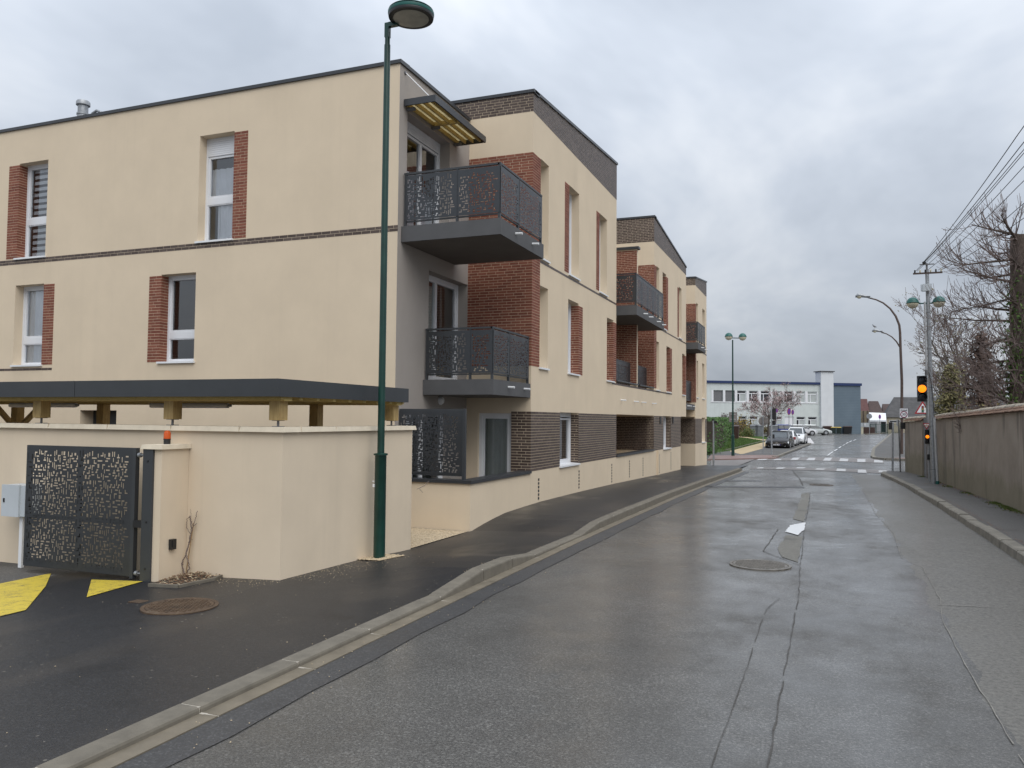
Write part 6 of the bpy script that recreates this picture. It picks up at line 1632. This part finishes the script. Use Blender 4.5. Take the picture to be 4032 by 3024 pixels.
# ---- hedge, shrubs, blossom tree
hn = at_g(2836, 1776); hf = at_g(2882, 1712)
HG = empty('hedge', hn, 'clipped green hedge beside the lawn left of the lamp', 'hedge')
boxes = []
for i in range(8):
    t0, t1 = i / 8, (i + 1) / 8; a = hn.lerp(hf, t0); b = hn.lerp(hf, t1); boxes.append((a.x - 3.0 - i * .1, (a.x + b.x) / 2, a.y, b.y + .3, zr(a.y) - .1, 2.05 + .02 * i))
leafy_mass('foliage', boxes, 16000, .085, 'hedge', None, None, core='soil', parent=HG)
p = at_g(2795, 1790); shrub('shrub', (p.x, p.y, zr(p.y)), .7, .6, 1.0, 900, .05, [('hedge', 1)], 'small green bush against the building corner beside the hedge', 41)
p = at_y(*z8(545, 950), 108); shrub('forsythia_bush', (p.x, 108, zr(108)), 1.7, 1.2, 2.7, 2400, .085, [('forsythia', .5), ('shrub', .5)], 'yellow flowering bush behind the sign on the lamp post', 42)
p = at_y(*z8(520, 960), 104); shrub('shrub', (p.x, 104, zr(104)), 1.4, 1.0, 1.9, 1800, .08, [('brown_leaf', .7), ('shrub', .3)], 'rounded brown bush in front of the yellow flowering bush', 43)
p = at_y(*z8(615, 975), 101); shrub('shrub', (p.x, 101, zr(101)), 1.0, .8, 1.2, 1200, .08, [('shrub', .5), ('ivy', .5)], 'dark olive bush left of the gray bins', 44)
for a, sd in ((815, 45), (910, 46)):
    p = at_y(*z8(a, 960), 122); shrub('shrub', (p.x, 122, zr(122)), .9, .7, 1.3, 900, .08, [('shrub', .7), ('brown_leaf', .3)], ('bush behind the round sign back' if a == 815 else 'bush behind the blue parked car'), sd)
p = at_y(*z8(875, 985), 108)
cfgC = dict(seg=.35, wob=.10, up=[.05, .08, .10, .05], rmin=.011, levels=3, kids=[7, 7, 5], start=[.25, .2, .15], angle=[(20, 50), (20, 55), (20, 60)], ratio=[(.45, .7), (.45, .7), (.4, .7)], rr=.5, mains=11, m0=.6, elev=(12, 48), mlen=(.40, .58), bark_levels=2, mr=(.16, .28))
tree('blossom_tree', (p.x, 108, zr(108)), 6.6, cfgC, 15, 'spreading small tree with pale pink blossom before the pale green building', bark='bark_grey', leaves=[('blossom', 3000, .06, .16)], r0=.19, trunk_len=.42)
p = at_y(*z8(365, 760), 112); tree('bare_tree', (p.x, 112, zr(112)), 3.0, cfgC, 16, 'small thin bare tree beside the sign on the twin lamp', bark='twig', r0=.06, trunk_len=.4)
# grass blades on the lawn edge
gl = random.Random(3); poly = [tuple(at_g(*z8(*q), .085)[:2]) for q in LAWN]; m = MB()
for x_, y_ in scatter(poly, 4500, gl):
    a = gl.uniform(0, 3.14); h = gl.uniform(.03, .08); z = zr(y_) + .085; m.face([(x_ - math.cos(a) * .03, y_ - math.sin(a) * .03, z), (x_ + math.cos(a) * .03, y_ + math.sin(a) * .03, z), (x_ + gl.uniform(-.03, .03), y_, z + h)])
m.build('grass', M['grass'], label='short green grass on the lawn by the hedge', cat='grass', kind='stuff')

# ---- street furniture on the left corner
bx_, by_ = -4.93, 38.97
BP = empty('bollard_post', (bx_, by_, -.26), 'plain gray steel post at the far corner of the apartment building', 'post')
m = MB(); m.tube([(bx_, by_, -.4), (bx_ - .02, by_, 1.90)], .043, 12); m.build('pole', M['steel'], BP, smooth=True)
m = MB(); m.tube([(bx_ - .02, by_, 1.86), (bx_ - .02, by_, 1.93)], .047, 12); m.box(bx_ + .03, bx_ + .16, by_ - .04, by_ + .04, 1.74, 1.85); m.build('cap', M['black'], BP)
tx2, ty2 = -5.40, 52.12; zb_ = zr(ty2)
T2L = empty('street_lamp', (tx2, ty2, zb_), 'dark green street lamp with two globe heads on the far left corner', 'street lamp')
m = MB(); m.lathe((tx2, ty2, zb_), [(.10, 0), (.095, 1.3), (.10, 1.36), (.055, 1.40), (.05, 4), (.042, 7.4)], 16); m.build('pole', M['green_paint'], T2L, smooth=True)
m = MB(); m.tube([(tx2 - .25, ty2, 7.13), (tx2 + .62, ty2, 7.09)], .03, 8); m.build('lamp_arm', M['green_paint'], T2L)
globe(T2L, (tx2 - .24, ty2, 7.22), .24); globe(T2L, (tx2 + .61, ty2, 7.17), .24)
SB1 = empty('road_sign', (tx2, ty2 - .1, 2.1), 'rectangular sign seen from behind on the twin lamp post', 'sign')
m = MB(); m.box(-5.65, -5.145, ty2 + .07, ty2 + .09, 1.79, 2.41); m.build('plate', M['sign_back'], SB1)
for z in (1.96, 2.28):
    m = MB(); m.box(-5.55, -5.25, ty2 + .055, ty2 + .068, z - .012, z + .012); m.build('clamp', M['sill'], SB1)
SB2 = empty('road_sign', (-3.86, 56.27, zr(56)), 'round road sign seen from behind on a thin post', 'sign')
m = MB(); m.tube([(-3.86, 56.27, -.4), (-3.86, 56.27, 2.2)], .032, 10); m.build('pole', M['steel'], SB2, smooth=True)
m = MB(); m.lathe((-3.84, 56.33, 1.86), [(.325, 0), (.325, .015)], 28, axis=(0, 1, 0)); m.build('plate', M['sign_back'], SB2)
for z in (1.72, 2.02):
    m = MB(); m.box(-4.02, -3.66, 56.305, 56.328, z - .014, z + .014); m.build('clamp', M['steel_dark'], SB2)
FT = empty('traffic_light', (-3.26, 55.31, zr(55)), 'black traffic light seen from behind on the far left corner', 'traffic light')
m = MB(); m.tube([(-3.26, 55.31, -.4), (-3.27, 55.31, 2.82)], .05, 12); m.build('pole', M['steel'], FT, smooth=True)
m = MB(); m.box(-3.20, -2.98, 55.30, 55.52, 1.95, 2.72); m.box(-3.32, -3.20, 55.36, 55.5, 2.0, 2.66); m.build('signal_head', M['black'], FT)
for z in (2.1, 2.34, 2.58):
    m = MB(); m.tube([(-3.09, 55.52, z), (-3.09, 55.70, z)], .11, 12, cap=False); m.build('visor', M['black'], FT)
m = MB(); m.box(-3.25, -3.05, 55.30, 55.46, 1.60, 1.90); m.build('repeater', M['black'], FT)
m = MB(); m.box(-3.20, -3.08, 55.28, 55.40, .72, 1.0); m.build('push_button', M['black'], FT)

def noparking(pxc, Y, r, turn, label, cat='sign'):
    c = at_y(*pxc, Y); N = empty('no_parking_sign', (c.x, Y, zr(Y)), label, 'sign', 'no parking signs beyond the junction')
    ax = Vector((math.sin(turn), -math.cos(turn), 0))
    m = MB(); m.tube([(c.x, Y + .05, zr(Y)), (c.x, Y + .05, c.z + r)], .03, 8); m.build('pole', M['steel'], N)
    m = MB(); m.lathe(c, [(r, 0), (r, .02)], 24, axis=ax); m.build('ring', M['sign_red'], N)
    m = MB(); m.lathe(c + ax * .021, [(r * .80, 0), (r * .80, .006)], 24, axis=ax); m.build('sign_face', M['sign_blue'], N)
    side = Vector((ax.y, -ax.x, 0)).normalized(); m = MB(); a = c + ax * .03 + (side + Vector((0, 0, 1))) * r * .52; b = c + ax * .03 - (side + Vector((0, 0, 1))) * r * .52; m.bar(a, b, r * .14, .006, up=ax); m.build('slash', M['sign_red'], N)
noparking(z8(1126, 695), 84, .34, math.radians(62), 'larger no parking sign above the white parked cars')
noparking(z8(1172, 705), 100, .31, math.radians(64), 'smaller no parking sign just right of the larger one')
noparking(z8(972, 685), 104, .25, math.radians(55), 'small no parking sign half hidden by the blossom tree')
noparking(zG(777, 905), 118, .30, math.radians(58), 'far no parking sign in front of the white marquee')
c = gy_(583, 895, 120); RB = empty('road_sign', (c.x, 120, 0), 'round gray sign back on a post before the brown outbuilding', 'sign')
m = MB(); m.tube([(c.x, 120, zr(120)), (c.x, 120, c.z + .3)], .035, 8); m.build('pole', M['steel'], RB); m = MB(); m.lathe((c.x, 120.05, c.z), [(.36, 0), (.36, .02)], 22, axis=(0, 1, 0)); m.build('plate', M['steel'], RB)
p = at_g(*z8(1400, 1093)); CN = empty('traffic_cone', (p.x, p.y, zr(p.y)), 'white plastic barrier block on the kerb tip behind the white cars', 'barrier')
m = MB(); m.hexa([(p.x - .35, p.y - .3, zr(p.y)), (p.x + .3, p.y - .3, zr(p.y)), (p.x + .3, p.y + .3, zr(p.y)), (p.x - .35, p.y + .3, zr(p.y)), (p.x - .3, p.y - .1, zr(p.y) + .5), (p.x - .05, p.y - .1, zr(p.y) + .5), (p.x - .05, p.y + .1, zr(p.y) + .5), (p.x - .3, p.y + .1, zr(p.y) + .5)]); m.build('block', M['sign_white'], CN)
CN.name = 'kerb_barrier'

# ---- parked cars (local frame: x forward, y left)
def car(name, L, W, H, paint, label, loc, heading, kind='hatch', rails=False, plate=False, chevron=False, clad=False, wheel_r=.31):
    C = empty(name, (0, 0, 0), label, 'car', 'cars parked beyond the junction'); W2 = W / 2
    zs, zbelt = .20, H * .645
    hood = {'hatch': .27, 'wagon': .25, 'suv': .27}[kind] * L
    xF, xR = L / 2, -L / 2; xw = xF - hood; xr0 = xw - .205 * L; xrear = xR + (.10 if kind != 'hatch' else .14) * L
    hz = H * .555; nose = H * .43
    st_ = [(xR, .86, .32, zbelt * .80), (xR + .10, .95, .22, zbelt * .97), (xR + .35, 1.0, zs, zbelt), (-.1 * L, 1.0, zs, zbelt), (xw, 1.0, zs, zbelt * .985), (xw + hood * .45, .985, zs, hz), (xF - .28, .95, zs, nose * 1.12), (xF - .08, .88, .22, nose), (xF, .78, .28, nose * .86)]
    m = MB(); rings = []
    for x, ww, zb, zt in st_:
        w = W2 * ww; prof = [(-w * .80, zt), (-w * .95, zt - .06), (-w, zt - (zt - zb) * .45), (-w * .985, zb + .10), (-w * .90, zb), (w * .90, zb), (w * .985, zb + .10), (w, zt - (zt - zb) * .45), (w * .95, zt - .06), (w * .80, zt), (0, zt + .025)]
        b = len(m.v); m.v += [(x, y, z) for y, z in prof]; rings.append(b)
    n = 11
    for r0, r1 in zip(rings[:-1], rings[1:]):
        for k in range(n): m.f.append((r0 + k, r0 + (k + 1) % n, r1 + (k + 1) % n, r1 + k)); m.m.append(0)
    m.f.append(tuple(rings[0] + k for k in range(n))); m.m.append(0); m.f.append(tuple(rings[-1] + k for k in reversed(range(n)))); m.m.append(0)
    body = m.build('body', M[paint], C, smooth=True)
    # greenhouse: glass volume, roof skin, pillars
    bw, tw = W2 * .90, W2 * .67; base = [(xw + .12, bw * .86), (xw - .15, bw), (xrear + .2, bw), (xR + .12, bw * .82)]; roof = [(xr0, tw * .93), (xr0 - .3, tw), (xrear + .25, tw), (xrear - (.0 if kind == 'hatch' else .04), tw * .92)]
    zb2, zt2 = zbelt - .03, H - .085
    m = MB(); N4 = 4
    bl = [(x, y, zb2) for x, y in base] + [(x, -y, zb2) for x, y in reversed(base)]; rl_ = [(x, y, zt2) for x, y in roof] + [(x, -y, zt2) for x, y in reversed(roof)]
    for k in range(8): m.face([bl[k], bl[(k + 1) % 8], rl_[(k + 1) % 8], rl_[k]])
    m.face(rl_); m.build('glazing', M['car_glass'], C)
    m = MB()
    rr = [(x + (.05 if i == 0 else 0), y + .02, zt2 - .012) for i, (x, y) in enumerate(roof)]; low_ = rr + [(x, -y, z) for x, y, z in reversed(rr)]; hi_ = [(x * .97 + (-.1 if i in (0, 7) else 0), y * .86, H) for i, (x, y, z) in enumerate(low_)]
    m.face(low_)
    for k in range(8): m.face([low_[k], low_[(k + 1) % 8], hi_[(k + 1) % 8], hi_[k]])
    m.face(hi_); m.build('roof', M[paint], C, smooth=True)
    for s in (-1, 1):
        for (bx0, rx0, wd) in ((base[0], roof[0], .07), (base[3], roof[3], .12)):
            m = MB(); m.bar((bx0[0], s * bx0[1], zb2), (rx0[0], s * rx0[1], zt2), wd, .05); m.build('pillar', M[paint], C)
        xm = (xr0 + xrear) / 2 + .1; m = MB(); m.bar((xm - .02, s * (bw + .004), zb2), (xm - .05, s * (tw + .006), zt2), .07, .03); m.build('pillar', M['black'], C)
        m = MB(); m.box(xw - .16, xw - .05, *sorted((s * (W2 * .93), s * (W2 + .11))), zbelt - .01, zbelt + .10); m.build('mirror', M['black'] if paint != 'car_white' else M['black'], C)
        m = MB(); m.hexa([(xF - .40, s * W2 * .80, nose * .72), (xF - .10, s * W2 * .48, nose * .72), (xF + .012, s * W2 * .50, nose * .72), (xF - .16, s * W2 * .955, nose * .76)] + [(xF - .44, s * W2 * .80, nose * 1.02), (xF - .16, s * W2 * .48, nose * .98), (xF - .035, s * W2 * .50, nose * .93), (xF - .22, s * W2 * .955, nose * 1.0)]); m.build('headlight', M['headlight'], C)
        m = MB(); m.box(xR - .012, xR + .2, *sorted((s * W2 * .60, s * W2 * .96)), zbelt * .70, zbelt * .93); m.build('tail_light', M['tail'], C)
        for wx in (xF - .19 * L, xR + .18 * L):
            m = MB(); m.lathe((wx, s * (W2 - .20), wheel_r), [(wheel_r + .06, 0), (wheel_r + .06, .205)], 24, axis=(0, s, 0)); m.build('wheel_arch', M['black'], C)
            m = MB(); m.lathe((wx, s * (W2 - .19), wheel_r), [(wheel_r * .7, 0), (wheel_r, .02), (wheel_r, .18), (wheel_r * .72, .20)], 24, axis=(0, s, 0)); w = m.build('wheel', M['rubber'], C)
            m = MB()
            for k in range(5):
                a = k * 1.2566; m.bar((wx, s * (W2 + .012), wheel_r), (wx + math.cos(a) * wheel_r * .62, s * (W2 + .010), wheel_r + math.sin(a) * wheel_r * .62), .09, .02, up=(0, 1, 0))
            m.lathe((wx, s * (W2 + .0), wheel_r), [(wheel_r * .66, 0), (wheel_r * .66, .012), (wheel_r * .58, .014)], 20, axis=(0, s, 0)); m.build('rim', M['chrome'], w)
        m = MB(); m.box(xR + .18 * L + wheel_r + .08, xF - .19 * L - wheel_r - .08, *sorted((s * (W2 - .03), s * (W2 + .008))), .20, .30); m.build('sill_trim', M['black'], C)
        if rails:
            m = MB(); m.tube([(xr0 - .25, s * tw * .93, H - .02), (xr0 - .45, s * tw * .95, H + .05), (xrear + .4, s * tw * .95, H + .05), (xrear + .2, s * tw * .93, H - .02)], .02, 6); m.build('roof_rail', M['chrome'], C)
    m = MB(); m.box(xF - .10, xF + .006, -W2 * .50, W2 * .50, nose * .50, nose * .72); m.box(xF - .10, xF + .004, -W2 * .66, W2 * .66, .24, nose * .44); m.build('grille', M['black'], C)
    m = MB(); m.box(xF - .02, xF + .012, -W2 * .62, W2 * .62, nose * .80, nose * .82); m.box(xF - .02, xF + .012, -W2 * .56, W2 * .56, nose * .745, nose * .765)
    if chevron:
        for dz in (0, .055):
            for s in (-1, 1): m.bar((xF + .018, 0, nose * .80 + dz), (xF + .018, s * .12, nose * .80 - .06 + dz), .03, .012, up=(1, 0, 0))
    m.build('emblem' if chevron else 'grille_trim', M['chrome'], C)
    m = MB(); m.box(xF + .004, xF + .016, -.26, .26, nose * .50, nose * .66); pl = m.build('number_plate', M['plate'], C)
    if plate:
        m = MB()
        for k in range(7):
            if k in (2, 5): continue
            y_ = .19 - k * .063; m.box(xF + .0161, xF + .018, y_ - .02, y_ + .014, nose * .53, nose * .63)
        m.build('plate_characters', M['ink'], pl)
        m = MB(); m.box(xF + .0161, xF + .018, .225, .258, nose * .50, nose * .66); m.build('plate_band', M['sign_blue'], pl)
    for s in (-1, 1):
        m = MB(); m.lathe((xF - .06, s * W2 * .66, nose * .42), [(.055, 0), (.05, .05)], 12, axis=(1, 0, 0)); m.build('fog_light', M['headlight'], C)
    m = MB(); m.box(xR - .014, xR, -.26, .26, .52, .63); m.build('number_plate', M['plate'], C)
    if clad:
        m = MB(); m.box(xF - .3, xF + .01, -W2 * .80, W2 * .80, .20, .32); m.build('lower_bumper', M['black'], C)
    C.location = loc; C.rotation_euler[2] = heading
    return C
dn = math.radians(-90 - 3)                           # nose towards the camera
car('parked_car', 4.83, 1.86, 1.43, 'car_black', 'dark brown-black estate car facing us, nearest of the parked cars', (-3.42, 69.1, zr(69)), dn, 'wagon', rails=True, plate=True, chevron=True)
car('parked_car', 3.75, 1.66, 1.42, 'car_white', 'small old white hatchback between the dark estate and the white crossover', (-3.02, 74.5, zr(74)), math.radians(87), 'hatch', wheel_r=.28)
car('parked_car', 4.2, 1.80, 1.60, 'car_white', 'white crossover with dark roof parked last at the kerb', (-2.52, 80.3, zr(80)), dn, 'suv', rails=True, clad=True, wheel_r=.34)
p = at_y(*z8(1500, 950), 120.5); car('parked_car', 4.45, 1.74, 1.44, 'car_silver', 'silver hatchback seen from the side before the white tower', (p.x - .6, 120.5, zr(120)), math.radians(12), 'hatch')
p = at_y(*z8(1275, 950), 117); car('parked_car', 4.1, 1.72, 1.47, 'car_white', 'white hatchback between the blue car and the silver car', (p.x, 117, zr(117)), math.radians(18), 'hatch')
p = at_y(*z8(1105, 950), 113); car('parked_car', 4.4, 1.76, 1.50, 'car_blue', 'bright blue hatchback behind the dark estate car', (p.x, 113, zr(113)), math.radians(22), 'hatch')
